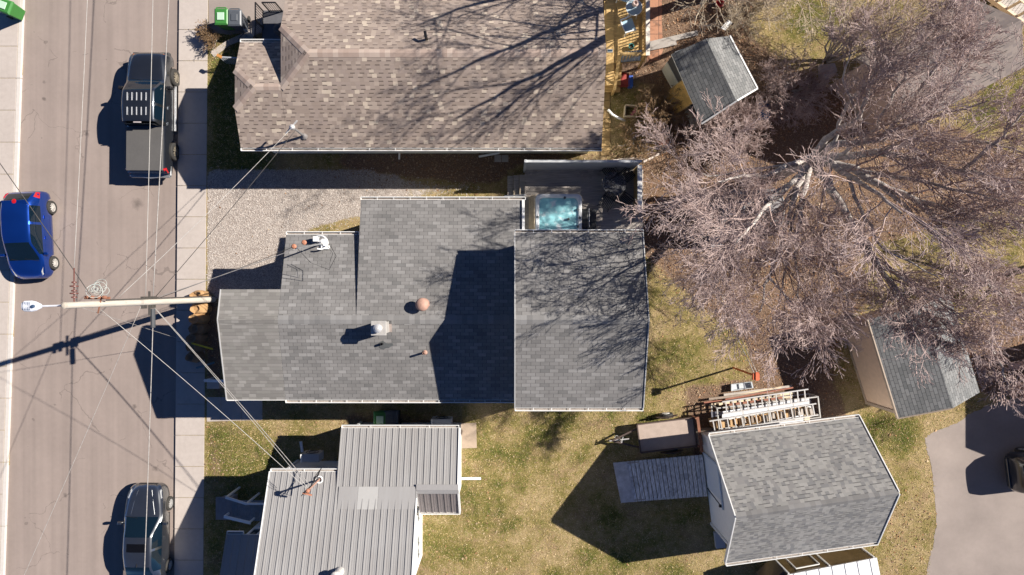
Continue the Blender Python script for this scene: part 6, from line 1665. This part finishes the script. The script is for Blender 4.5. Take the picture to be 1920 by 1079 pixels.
for sx in (-1, 1): m.tube([(sx * .55 - .25, 1.02, .985), (sx * .2, .95, 1.02)], .012, 5)
m.build('wiper', M['black'], sed)
m = MB(); m.loft([Vector((-.02, -1.0, 1.40)), Vector((.02, -1.0, 1.40)), Vector((.02, -.85, 1.43)), Vector((-.02, -.85, 1.43))], [Vector((-.008, -1.03, 1.48)), Vector((.008, -1.03, 1.48)), Vector((.008, -.98, 1.48)), Vector((-.008, -.98, 1.48))]); m.build('aerial', M['black'], sed)
sed.location = (G(-673, 0).x, G(0, 459).y, ZROAD); sed.rotation_euler = (0, 0, R(-.6))

# ---- blue hatchback (nose down the street)
blue = paint('deep_blue_metallic_paint', (.006, .05, .30), .7)
st = [(-1.90, .62, .74, .70, .80, .54, .88, .34), (-1.82, .70, .81, .76, .93, .60, 1.02, .30), (-1.60, .75, .84, .79, .99, .59, 1.25, .26), (-1.36, .76, .845, .80, 1.0, .585, 1.44, .23),
      (-.8, .76, .85, .81, .98, .60, 1.515, .22), (-.1, .76, .85, .81, .96, .60, 1.505, .22), (.35, .76, .85, .81, .94, .585, 1.44, .22), (.75, .76, .85, .81, .925, .67, 1.20, .22),
      (1.12, .76, .85, .80, .90, .735, .985, .22), (1.25, .76, .85, .79, .88, .72, .955, .22), (1.6, .74, .82, .74, .78, .62, .85, .24), (1.82, .64, .72, .62, .66, .48, .72, .27), (1.92, .46, .54, .46, .54, .34, .58, .32)]
glass = [('windshield', .38, 1.12, 0), ('rear_window', -1.79, -1.42, 0)] + [('side_window', a, b, s_) for a, b in ((-1.22, -.50), (-.40, .88)) for s_ in (-1, 1)]
hb, f = car('hatchback', 'glossy deep blue hatchback parked at the left kerb', 'car', st, glass, blue, (-1.24, 1.24), .305, loc=(0, 0, 0), hw=.85, rimc=plain('bright_alloy', (.66, .64, .60), .35, .4))
mirrors(hb, .86, .84, .97, blue); handles(hb, ((.855, .15, .82), (.855, -.75, .84)), blue)
for s_ in (-1, 1):
    lamp(hb, 'headlight', [(s_ * .76, 1.50, .78), (s_ * .70, 1.38, .87), (s_ * .58, 1.62, .83), (s_ * .56, 1.80, .72), (s_ * .68, 1.72, .66)], clear)
    lamp(hb, 'taillight', [(s_ * .80, -1.55, 1.03), (s_ * .64, -1.62, 1.20), (s_ * .60, -1.85, .98), (s_ * .76, -1.83, .90)], red)
m = MB(); m.lathe([(0, 1.46), (.10, 1.46), (.11, 1.48), (.09, 1.495), (0, 1.50)], (0, -1.40, 0), 14); m.build('brake_light', red, hb)
m = MB(); m.box((0, -1.36, 1.475), (1.08, .18, .03)); m.build('spoiler', blue, hb, bevel=.015)
m = MB()
for a, b in (((-.62, 1.16, .99), (-.05, 1.06, 1.05)), ((.05, 1.16, .99), (.55, 1.05, 1.05))): m.tube([a, b], .013, 5)
m.build('wiper', M['black'], hb)
m = MB(); m.box((0, -1.895, .62), (.6, .02, .14)); m.build('number_plate', plain('pale_plate', (.6, .6, .6)), hb)
hb.location = (G(-889, 0).x, G(0, -96).y, ZROAD); hb.rotation_euler = (0, 0, R(180 + 2.5))

# ---- pickup truck (nose up the street)
char = paint('charcoal_metallic_paint', (.11, .12, .135), .9)
st = [(-2.66, .80, .86, .83, .98, .74, 1.04, .48), (-2.55, .84, .90, .86, 1.05, .76, 1.11, .42), (-1.0, .84, .91, .87, 1.08, .77, 1.13, .38), (-.62, .84, .91, .87, 1.09, .78, 1.15, .36), (-.60, .84, .91, .87, 1.10, .70, 1.62, .36),
      (-.52, .84, .91, .87, 1.10, .66, 1.74, .36), (0.2, .84, .91, .87, 1.09, .67, 1.79, .36), (.72, .84, .91, .87, 1.08, .66, 1.75, .36), (1.05, .84, .91, .87, 1.075, .73, 1.46, .36),
      (1.36, .84, .91, .86, 1.07, .79, 1.17, .36), (1.50, .84, .91, .855, 1.06, .78, 1.14, .36), (2.2, .84, .90, .82, 1.00, .70, 1.08, .36), (2.55, .80, .86, .76, .90, .60, .98, .38), (2.66, .66, .72, .62, .78, .48, .84, .42)]
glass = [('windshield', .76, 1.36, 0)] + [('side_window', a, b, s_) for a, b in ((-.45, .12), (.24, 1.12)) for s_ in (-1, 1)]
tk, f = car('pickup_truck', 'charcoal pickup truck with a bed cover and pale ribs on its roof', 'pickup truck', st, glass, char, (-1.60, 1.70), .39, loc=(0, 0, 0), hw=.93, tyre_w=.26, rimc=plain('dusty_rim', (.24, .21, .16), .6, .2, var=.3))
mirrors(tk, 1.02, .93, 1.14, M['black'], (.24, .14, .2)); handles(tk, ((.915, .2, .95), (.915, -.5, .97)), char)
for r_ in range(2):
    for i in range(5): m = MB(); m.box((-.40 + .20 * i, .46 - .62 * r_, 1.835), (.035, .34, .014)); m.build('roof_rib', plain('pale_grey_rib', (.55, .56, .58), .35, .2), tk)
m = MB(); m.prism([(-.80, -2.58), (.80, -2.58), (.80, -.70), (-.80, -.70)], 1.15, 1.20); m.build('bed_cover', plain('grey_vinyl_cover', (.10, .096, .092), .6, var=.12, scale=1.5), tk, bevel=.02)
m = MB(); m.box((0, -.645, 1.42), (1.30, .03, .42)); m.build('rear_window', glassmat('truck_rear_glass', (.01, .012, .014)), tk)
m = MB(); m.box((0, -.62, 1.77), (.32, .05, .03)); m.build('brake_light', plain('pale_lamp', (.45, .4, .4), .3), tk)
m = MB(); m.box((0, -2.72, .62), (1.7, .16, .16)); m.tube([(-.86, -2.3, .66), (-.9, -2.7, .66), (0, -2.8, .66), (.9, -2.7, .66), (.86, -2.3, .66)], .05, 8); m.build('bumper', M['steel'], tk, bevel=.02)
m = MB(); m.box((0, 2.66, .62), (1.6, .12, .2)); m.build('bumper', plain('dark_bumper', (.05, .05, .052), .5), tk, bevel=.03)
for s_ in (-1, 1):
    lamp(tk, 'headlight', [(s_ * .70, 2.56, .80), (s_ * .84, 2.30, .86), (s_ * .78, 2.32, .97), (s_ * .64, 2.58, .92)], amber)
    lamp(tk, 'taillight', [(s_ * .90, -2.45, 1.06), (s_ * .78, -2.52, 1.12), (s_ * .74, -2.68, .95), (s_ * .88, -2.62, .80)], red)
m = MB()
for a, b in (((-.6, 1.42, 1.17), (-.08, 1.33, 1.22)), ((.1, 1.42, 1.17), (.6, 1.32, 1.22))): m.tube([a, b], .016, 5)
m.build('wiper', M['black'], tk)
m = MB()
for s_ in (-1, 1): m.box((s_ * .95, .3, .42), (.10, 2.0, .06))
m.build('running_board', plain('pale_step', (.4, .4, .4), .4, .4), tk, bevel=.02)
tk.location = (G(-664, 0).x, G(0, -319).y, ZROAD); tk.rotation_euler = (0, 0, R(-.4))

# ---- red car entering at the right edge (nose right)
redp = paint('red_car_paint', (.40, .012, .015), .1)
st = [(-2.25, .60, .72, .68, .78, .50, .95, .34), (-2.15, .70, .82, .78, .95, .56, 1.20, .28), (-1.9, .78, .87, .83, 1.02, .58, 1.50, .25), (-.8, .8, .88, .84, 1.0, .62, 1.62, .22), (.2, .8, .88, .84, .98, .6, 1.56, .22), (1.0, .8, .88, .84, .95, .75, 1.05, .22), (1.8, .78, .85, .78, .86, .66, .93, .24), (2.2, .6, .7, .6, .62, .46, .7, .3)]
glass = [('windshield', .28, .98, 0), ('rear_window', -2.13, -1.93, 0)] + [('side_window', a, b, s_) for a, b in ((-1.7, -.65), (-.55, .7)) for s_ in (-1, 1)]
rc, f = car('red_car', 'dark-bodied car with red tail lamps entering at the right edge on the driveway', 'car', st, glass, paint('black_car_paint', (.02, .022, .03), .2), (-1.35, 1.35), .33, loc=(0, 0, 0))
for s_ in (-1, 1):
    lamp(rc, 'taillight', [(s_ * .80, -1.95, 1.04), (s_ * .60, -2.12, 1.10), (s_ * .56, -2.23, .82), (s_ * .80, -2.14, .74)], red)
    m = MB(); m.box((s_ * .82, -1.9, .70), (.05, .3, .16)); m.build('reflector', clear, rc)
m = MB(); m.box((0, -2.28, .5), (1.3, .1, .2)); m.build('bumper', char, rc, bevel=.03)
rc.location = (W(1905, 850, .8).x + 2.12, W(0, 878, .8).y, 0.006); rc.rotation_euler = (0, 0, R(-90 + 7))
rc.name = 'parked_car'
# ------------------------------------------------------------------ bare trees
def bark(name, lo, hi, sc=8):
    n = N(name); f = n.noise(sc, detail=4, stretch=(1, 1, .4)); n.col(n.ramp(f, [(.3, lo), (.7, hi)])); n.set(Roughness=.85); n.b.inputs['Specular IOR Level'].default_value = .25; n.bump(f, .3, .01); return n.m
M['bark'] = bark('grey_bark', (.25, .225, .21), (.60, .55, .51))
M['twig'] = bark('pinkish_twig', (.30, .21, .19), (.68, .545, .505), 3)
M['twig_y'] = bark('straw_twig', (.40, .32, .22), (.66, .55, .41), 3)
M['twig_b'] = bark('brown_twig', (.22, .14, .08), (.42, .29, .17), 3)

class Tree:
    def __init__(s, seed): s.g = np.random.default_rng(seed); s.big = []; s.small = []
    def poly(s, pts, r0, r1, big):
        n = len(pts) - 1
        for i in range(n):
            ra = r0 + (r1 - r0) * i / n; rb = r0 + (r1 - r0) * (i + 1) / n
            (s.big if big else s.small).append((*pts[i], *pts[i + 1], ra, rb))
    def branch(s, p, d, L, r, depth, spec):
        """spec[depth] = (children, length ratio lo, hi, angle lo, hi, upward pull, wiggle, nseg)"""
        g = s.g; nseg = spec[depth][7]
        pts = [p]; dirs = []; d = d / np.linalg.norm(d)
        for i in range(nseg):
            d = d + g.normal(0, spec[depth][6], 3); d[2] += spec[depth][5] / nseg; d /= np.linalg.norm(d)
            pts.append(pts[-1] + d * L / nseg); dirs.append(d.copy())
            if pts[-1][2] < .4: pts[-1][2] = .4
        r1 = max(.0085, r * (.35 if depth + 1 < len(spec) else .6))
        s.poly(pts, r, r1, depth == 0)
        if depth + 1 < len(spec): s.spawn(pts, L, r, r1, depth + 1, spec)
    def spawn(s, pts, L, r0, r1, depth, spec, t0=.22):
        g = s.g; n, l0, l1, a0, a1 = spec[depth][:5]; n = max(1, int(round(n * g.uniform(.8, 1.2))))
        m = len(pts) - 1
        for k in range(n):
            t = t0 + (1 - t0) * (k + g.uniform(0, 1)) / n
            i = min(int(t * m), m - 1); f = t * m - i
            p = np.array(pts[i]) * (1 - f) + np.array(pts[i + 1]) * f
            d = np.array(pts[i + 1]) - np.array(pts[i]); d = d / (np.linalg.norm(d) + 1e-9)
            v = g.normal(0, 1, 3); v -= d * v.dot(d); v /= np.linalg.norm(v) + 1e-9
            a = R(g.uniform(a0, a1))
            nd = d * math.cos(a) + v * math.sin(a)
            s.branch(p, nd, L * g.uniform(l0, l1) * (1.15 - .5 * t), (r0 + (r1 - r0) * t) * g.uniform(.46, .66), depth, spec)
    @staticmethod
    def prisms(seg, sides):
        S = np.array(seg, float); a = S[:, 0:3]; b = S[:, 3:6]; d = b - a; L = np.linalg.norm(d, axis=1, keepdims=True); d = d / np.maximum(L, 1e-9)
        ref = np.where(np.abs(d[:, 2:3]) > .9, np.array([[1., 0, 0]]), np.array([[0., 0, 1]]))
        u = np.cross(d, ref); u /= np.linalg.norm(u, axis=1, keepdims=True); v = np.cross(d, u)
        th = 2 * np.pi * np.arange(sides) / sides
        ring = u[:, None] * np.cos(th)[None, :, None] + v[:, None] * np.sin(th)[None, :, None]
        A = a[:, None] + ring * S[:, 6][:, None, None]; B = (b + d * S[:, 7][:, None] * .3)[:, None] + ring * S[:, 7][:, None, None]
        V = np.concatenate([A, B], 1); n = len(S); k = np.arange(sides); k2 = (k + 1) % sides
        f = np.stack([k, k2, k2 + sides, k + sides], -1)
        F = (np.arange(n)[:, None, None] * 2 * sides + f[None]).reshape(-1, 4)
        return V.reshape(-1, 3), F
    def finish(s, name, label, cat, loc, barkm, twigm, trunk_pts=None, trunk_r=None, group=None):
        t = thing(name, label, cat, loc, group); print('TREE', label[:30], len(s.big), len(s.small))
        m = MB()
        if trunk_pts is not None: m.tube(trunk_pts, trunk_r, 12)
        if s.big:
            V, F = s.prisms(s.big, 8); b = len(m.v); m.v.extend(map(tuple, V)); m.f.extend([[b + i for i in f] for f in F.tolist()]); m.uv.extend([None] * len(F)); m.mi.extend([0] * len(F))
        m.build('trunk', barkm, t, smooth=True)
        V, F = s.prisms(s.small, 3); np_mesh('crown', V, F, twigm, t)
        return t
def limb(T, pts, r0, r1, spec, depth=1, L=None, t0=.2):
    P = []
    for i in range(len(pts) - 1):
        a, b = np.array(pts[i]), np.array(pts[i + 1])
        for j in range(4):
            P.append(a + (b - a) * j / 4 + T.g.normal(0, .035, 3))
    P.append(np.array(pts[-1])); T.poly(P, r0, r1, True)
    ln = sum(np.linalg.norm(P[i + 1] - P[i]) for i in range(len(P) - 1))
    T.spawn(P, L or ln, r0 * .8, r1, depth, spec, t0)
def w3(px, py, z): return tuple(W(px, py, z))

T = Tree(3)
#        n   l0   l1   a0  a1  up   wig  seg
spec = [(0, 0, 0, 0, 0, 0, 0, 5), (10, .28, .54, 16, 48, .25, .09, 6), (8, .34, .60, 18, 48, .15, .10, 5), (6, .38, .68, 18, 50, .12, .12, 4), (3, .40, .80, 16, 50, .1, .14, 3)]
base = W(1464, 324, 0)
crotch = Vector((base.x + .1, base.y + .05, 3.0))
cw = lambda: tuple(crotch)
L_ = [
    ([cw(), w3(1555, 350, 4.2), w3(1580, 392, 5.2), w3(1625, 465, 6.6), w3(1690, 560, 8.2), w3(1730, 615, 9.0)], .17, .03),
    ([cw(), w3(1600, 318, 4.6), w3(1650, 348, 5.6), w3(1720, 375, 6.8), w3(1800, 400, 8.2), w3(1900, 430, 9.6)], .16, .03),
    ([cw(), w3(1570, 297, 4.4), w3(1640, 285, 5.8), w3(1730, 303, 7.6), w3(1830, 325, 9.2), w3(1920, 345, 10)], .15, .03),
    ([cw(), w3(1560, 270, 4.8), w3(1650, 262, 6.6), w3(1700, 235, 7.8), w3(1850, 190, 10.2)], .14, .025),
    ([cw(), w3(1545, 262, 4.6), w3(1612, 225, 6.4), w3(1628, 165, 7.4), w3(1660, 90, 8.8)], .13, .025),
    ([cw(), w3(1503, 330, 3.7), w3(1488, 372, 4.6), w3(1470, 440, 5.8), w3(1440, 520, 7.0), w3(1425, 585, 7.6)], .14, .02),
    ([cw(), w3(1512, 340, 3.9), w3(1500, 400, 5.2), w3(1490, 480, 6.6), w3(1500, 580, 8.0)], .12, .02),
    ([cw(), w3(1478, 311, 4.2), w3(1440, 328, 6.0), w3(1395, 330, 7.8), w3(1345, 342, 8.8)], .11, .02),
    ([cw(), w3(1495, 335, 4.6), w3(1450, 375, 6.8), w3(1410, 420, 8.4), w3(1380, 455, 9.4)], .12, .02),
    ([cw(), w3(1478, 345, 3.9), w3(1410, 385, 5.2), w3(1340, 430, 6.0), w3(1300, 455, 6.2)], .06, .012),
    ([cw(), w3(1468, 312, 3.8), w3(1400, 318, 5.0), w3(1330, 330, 5.6), w3(1285, 325, 5.8)], .06, .012),
    ([cw(), w3(1552, 300, 4.6), w3(1590, 330, 6.6), w3(1640, 360, 8.8), w3(1690, 400, 11.0)], .13, .025),
    ([w3(1600, 428, 6.0), w3(1650, 500, 7.4), w3(1760, 560, 9.0), w3(1850, 640, 10.0)], .08, .018),
    ([w3(1640, 490, 7.0), w3(1680, 550, 8.2), w3(1710, 610, 9.0)], .06, .015),
    ([w3(1720, 375, 6.8), w3(1800, 470, 8.4), w3(1880, 560, 9.6)], .07, .018),
    ([w3(1500, 400, 5.2), w3(1550, 470, 6.6), w3(1590, 570, 7.6)], .06, .015),
    ([w3(1650, 348, 5.6), w3(1740, 430, 7.4), w3(1830, 500, 8.8), w3(1910, 590, 10)], .07, .015),
    ([w3(1640, 285, 5.8), w3(1740, 260, 7.6), w3(1850, 270, 9.2), w3(1940, 290, 10.4)], .07, .015),
    ([w3(1650, 262, 6.6), w3(1730, 170, 8.2), w3(1770, 90, 9.4), w3(1800, 20, 10.4)], .06, .015),
    ([w3(1590, 330, 6.0), w3(1620, 410, 7.2), w3(1660, 470, 8.4), w3(1760, 520, 9.6)], .06, .015),
    ([w3(1612, 225, 6.4), w3(1580, 150, 7.4), w3(1600, 60, 8.6)], .05, .012),
    ([w3(1570, 297, 4.4), w3(1640, 240, 6.6), w3(1690, 150, 8.6), w3(1740, 70, 10)], .07, .015),
    ([w3(1600, 318, 4.6), w3(1700, 335, 6.8), w3(1810, 360, 8.8), w3(1900, 380, 10.2)], .07, .015),
    ([cw(), w3(1470, 362, 4.2), w3(1400, 412, 5.4), w3(1325, 405, 6.2)], .08, .015),
    ([cw(), w3(1482, 370, 4.4), w3(1430, 430, 5.6), w3(1375, 490, 6.6), w3(1345, 530, 7.0)], .09, .015),
    ([cw(), w3(1500, 375, 4.6), w3(1475, 460, 6.0), w3(1470, 530, 7.2), w3(1460, 575, 7.8)], .07, .015),
    ([w3(1560, 270, 4.8), w3(1590, 190, 6.4), w3(1650, 130, 7.8), w3(1700, 60, 9)], .06, .015),
    ([w3(1690, 560, 8.2), w3(1725, 610, 8.9), w3(1760, 650, 9.4)], .04, .012),
    ([w3(1850, 640, 10), w3(1880, 690, 10.4), w3(1890, 730, 10.6)], .04, .01),
    ([w3(1690, 560, 8.2), w3(1760, 600, 9.2), w3(1830, 660, 10)], .05, .012),
    ([w3(1720, 240, 8.0), w3(1790, 150, 9.6), w3(1830, 60, 10.6)], .06, .015),
    ([w3(1800, 320, 8.6), w3(1880, 260, 10), w3(1930, 200, 10.8)], .06, .015),
    ([w3(1440, 520, 7.0), w3(1490, 570, 7.8), w3(1530, 605, 8.4)], .04, .012),
]
for pts, r0, r1 in L_: limb(T, pts, r0 * 1.2, r1 * 1.2, spec, t0=.55 if pts[-1][0] < base.x - 1 and pts[-1][2] > 8.5 else .3)
T.finish('bare_tree', 'large leafless tree with pinkish grey twigs filling the right of the photo', 'tree', base, M['bark'], M['twig'],
         [base - Vector((0, 0, .2)), base + Vector((0, 0, .5)), base + Vector((.03, 0, 1.8)), crotch, crotch + Vector((.1, .05, .4))], [.36, .29, .25, .24, .14])

# second tree just past the top edge; its limb shadows fall on the brown roof
T = Tree(8)
spec2 = [(0, 0, 0, 0, 0, 0, 0, 5), (9, .28, .50, 24, 60, .3, .12, 6), (8, .30, .55, 22, 58, .25, .13, 5), (6, .34, .62, 20, 60, .2, .16, 4), (2, .35, .7, 20, 55, .15, .18, 3)]
b2_ = Vector((G(398, 0).x, G(0, -556).y, 0)); c2_ = Vector((b2_.x + .05, b2_.y, 2.6)); B = np.array(b2_)
def o3(dx, dy, z): return (b2_.x + dx, b2_.y + dy, z)
for pts, r0, r1 in (([tuple(c2_), o3(-1.4, -1.5, 5.2), o3(-2.3, -2.5, 7.2), o3(-2.3, -3.1, 9.3), o3(-2.6, -3.8, 11.0)], .19, .04), ([tuple(c2_), o3(-.8, -.6, 5.2), o3(-1.8, -1.2, 8.0), o3(-2.6, -2.0, 10.5), o3(-3.6, -2.6, 12)], .17, .03),
                    ([tuple(c2_), o3(-1.4, .3, 5.2), o3(-2.8, .2, 7.2), o3(-4.2, .1, 9.2), o3(-5.2, -.6, 10.6)], .17, .03), ([tuple(c2_), o3(-.1, -.9, 5.4), o3(-.4, -1.8, 8.0), o3(-.6, -2.9, 10.8)], .15, .03),
                    ([tuple(c2_), o3(.3, -.9, 4.2), o3(.4, -2.2, 5.8), o3(.6, -3.4, 7.2)], .10, .02), ([tuple(c2_), o3(1.0, -.2, 4.2), o3(2.4, -1.0, 5.8), o3(3.8, -1.6, 7.4)], .14, .03),
                    ([tuple(c2_), o3(.5, .9, 4.8), o3(1.2, 2.2, 7.4), o3(1.8, 3.0, 9.6)], .15, .03), ([tuple(c2_), o3(-.8, 1.1, 5.0), o3(-2.0, 2.0, 7.4), o3(-3.4, 2.6, 9.6)], .14, .03)):
    limb(T, pts, r0, r1, spec2)
T.finish('bare_tree', 'leafless pale-twigged tree reaching in over the top edge above the small dark-roofed shed', 'tree', b2_, M['bark'], M['twig_y'], [b2_ - Vector((0, 0, .2)), b2_ + Vector((0, 0, .6)), c2_, c2_ + Vector((0, 0, .4))], [.32, .26, .21, .12])

# many-stemmed small tree
T = Tree(15); b3_ = W(1548, 118, 0)
spec3 = [(0, 0, 0, 0, 0, 0, 0, 5), (9, .30, .55, 18, 50, .4, .1, 5), (6, .35, .6, 20, 50, .3, .13, 4), (4, .4, .7, 20, 50, .2, .15, 3)]
for i in range(11):
    a = R(-30 + 190 * (i + .5) / 11 + T.g.uniform(-8, 8)); hgt = T.g.uniform(3.4, 5.2); rr_ = T.g.uniform(1.0, 2.4)
    p1 = (b3_.x + .4 * rr_ * math.cos(a), b3_.y + .4 * rr_ * math.sin(a), hgt * .45); p2 = (b3_.x + rr_ * math.cos(a), b3_.y + rr_ * math.sin(a), hgt)
    limb(T, [(b3_.x + .1 * math.cos(a), b3_.y + .1 * math.sin(a), .05), p1, p2], .045, .012, spec3)
T.finish('stemmed_tree', 'slender many-stemmed bare tree with straw-coloured twigs rising beside the pale flat boulder', 'tree', b3_, M['bark'], M['twig_y'])

# branches of a tree beyond the right edge
T = Tree(19); b4_ = Vector((G(1050, 0).x, G(0, -62).y, 0)); c4_ = b4_ + Vector((0, 0, 2.4))
for pts, r0, r1 in (([tuple(c4_), (c4_.x - .9, c4_.y - .6, 4.0), (c4_.x - 1.9, c4_.y - 1.5, 5.2), (c4_.x - 2.8, c4_.y - 2.2, 6.0)], .11, .02), ([tuple(c4_), (c4_.x - .6, c4_.y - 1.5, 3.8), (c4_.x - .9, c4_.y - 3.2, 5.2), (c4_.x - 1.2, c4_.y - 4.8, 6.2)], .11, .02),
                    ([tuple(c4_), (c4_.x - .9, c4_.y + .8, 4.0), (c4_.x - 1.8, c4_.y + 2.2, 5.6)], .10, .02), ([tuple(c4_), (c4_.x + .9, c4_.y + .2, 4.6), (c4_.x + 2., c4_.y + .8, 7.0)], .11, .02), ([tuple(c4_), (c4_.x - 1.6, c4_.y - .1, 4.2), (c4_.x - 3.2, c4_.y + .1, 5.6)], .09, .02)):
    limb(T, pts, r0, r1, spec2)
T.finish('bare_tree', 'leafless tree at the right edge whose branches mix into the big pinkish tree', 'tree', b4_, M['bark'], M['twig'], [b4_ - Vector((0, 0, .2)), b4_ + Vector((0, 0, .8)), c4_], [.24, .2, .16])

# bushes
def bush(name, label, px, py, R_, Hh, n, seed, twm, sub=(8, 5, 3)):
    T = Tree(seed); c_ = W(px, py, 0)
    sp_ = [(0, 0, 0, 0, 0, 0, 0, 4), (sub[0], .30, .6, 18, 55, .2, .14, 4), (sub[1], .35, .65, 20, 55, .15, .16, 3), (sub[2], .4, .7, 20, 55, .1, .18, 2)]
    for i in range(n):
        a = T.g.uniform(0, 2 * np.pi); rr_ = R_ * math.sqrt(T.g.uniform(.05, 1)); z = Hh * T.g.uniform(.55, 1) * (1.15 - .5 * rr_ / R_)
        q = (c_.x + .25 * rr_ * math.cos(a), c_.y + .25 * rr_ * math.sin(a), .02)
        limb(T, [q, (c_.x + .6 * rr_ * math.cos(a), c_.y + .6 * rr_ * math.sin(a), z * .6), (c_.x + rr_ * math.cos(a), c_.y + rr_ * math.sin(a), z)], .018, .007, sp_, t0=.15)
    return T.finish(name, label, 'bush', c_, M['bark'], twm)
bush('bush', 'round brown bare bush west of the small shed, by the crumpled plastic sheet', 1232, 212, 1.15, 1.7, 34, 41, M['twig_b'])
bush('bush', 'low brown bare bush between the brown house corner and the dark pots', 1195, 268, 1.0, 1.0, 26, 42, M['twig_b'], (7, 4, 2))
bush('bush', 'dense dark tangle of bare shrub south-east of the small shed', 1350, 250, 1.7, 2.0, 46, 43, M['twig'])
bush('bush', 'bare shrub between the trellis and the top edge', 1395, 35, 1.3, 1.8, 26, 44, M['twig_y'])
bush('bush', 'bare pinkish shrub in the grass below the many-stemmed tree', 1470, 175, 1.6, 1.8, 40, 45, M['twig'])
bush('bush', 'tiny yellowish bush by the pavement, under the green bin of the brown house', 396, 68, .35, .7, 14, 46, M['twig_b'], (6, 4, 2))
bush('bush', 'small thorny bush leaning over the pavement beside the garden path', 402, 84, .35, .6, 9, 47, M['twig_b'], (6, 4, 2))

# arched shelter hidden under the branches west of the trunk
sx = thing('arched_shelter', 'grey arched garden shelter half hidden under the twigs east of the back deck', 'shelter', W(1400, 400, 0))
fabric = plain('grey_shelter_fabric', (.23, .22, .225), .7, var=.15, scale=2)
ax0, ax1 = W(1345, 0, 1.6).x, W(1455, 0, 1.6).x; ay0, ay1 = W(0, 440, 1.6).y, W(0, 352, 1.6).y
m = MB(); prof = []
for i in range(13):
    t = math.pi * i / 12; prof.append((ay0 + (ay1 - ay0) * (.5 - .5 * math.cos(t)), 1.1 + 1.35 * math.sin(t) if 0 < i < 12 else 0.0))
prof = [(ay0, 0), (ay0, 1.1)] + prof[1:-1] + [(ay1, 1.1), (ay1, 0)]
m.loft([Vector((ax0, y, z)) for y, z in prof], [Vector((ax1, y, z)) for y, z in prof]); m.build('cover', fabric, sx)
m = MB()
for x in np.linspace(ax0, ax1, 4): m.tube([Vector((x, y, z + .01)) for y, z in prof], .03, 6)
m.build('hoop', plain('pale_hoop', (.45, .46, .47), .4, .4), sx)
m = MB(); m.box((W(1357, 433, .4).x - .35, W(0, 437, .4).y - .35, .25), (.55, .6, .5), .15); tag(m.build('pale_crate', plain('pale_lilac_plastic', (.42, .40, .42), .5, var=.1), loc=W(1352, 443, 0), bevel=.03), 'pale crate on the ground by the south-west corner of the arched shelter', 'crate')

# ------------------------------------------------------------------ light, sky, camera
sun_dir = Vector((1.212, .370, 1.0)).normalized()       # towards the sun
elev = math.asin(sun_dir.z); azim = math.atan2(sun_dir.x, sun_dir.y)
sd = bpy.data.lights.new('sun', 'SUN'); sd.energy = SUN_E; sd.angle = R(.5); sd.color = (1.0, .93, .84)
so = bpy.data.objects.new('sun', sd); COL.objects.link(so); so.rotation_euler = sun_dir.to_track_quat('Z', 'Y').to_euler()
w = bpy.data.worlds.new('World'); scn.world = w; w.use_nodes = True
nt = w.node_tree; bg = nt.nodes['Background']; sk = nt.nodes.new('ShaderNodeTexSky'); sk.sky_type = 'NISHITA'; sk.sun_disc = False
sk.sun_elevation = elev; sk.sun_rotation = azim; sk.altitude = 50; sk.air_density = .42; sk.dust_density = .0; sk.ozone_density = 10.0
nt.links.new(sk.outputs[0], bg.inputs[0]); bg.inputs[1].default_value = SKY_E
cd = bpy.data.cameras.new('camera'); cam = bpy.data.objects.new('camera', cd); COL.objects.link(cam)
cam.location = (0, 0, H); cd.sensor_width = 36; cd.lens = 36 * H / (1920 * U); cd.clip_end = 2000; cd.clip_start = .1
scn.camera = cam
vs_ = scn.view_settings; vs_.view_transform = 'Standard'; vs_.look = 'None'; vs_.gamma = 1.0; vs_.exposure = EXPO; vs_.use_curve_mapping = False
scn.cycles.max_bounces = 5; scn.cycles.diffuse_bounces = 3; scn.cycles.glossy_bounces = 3
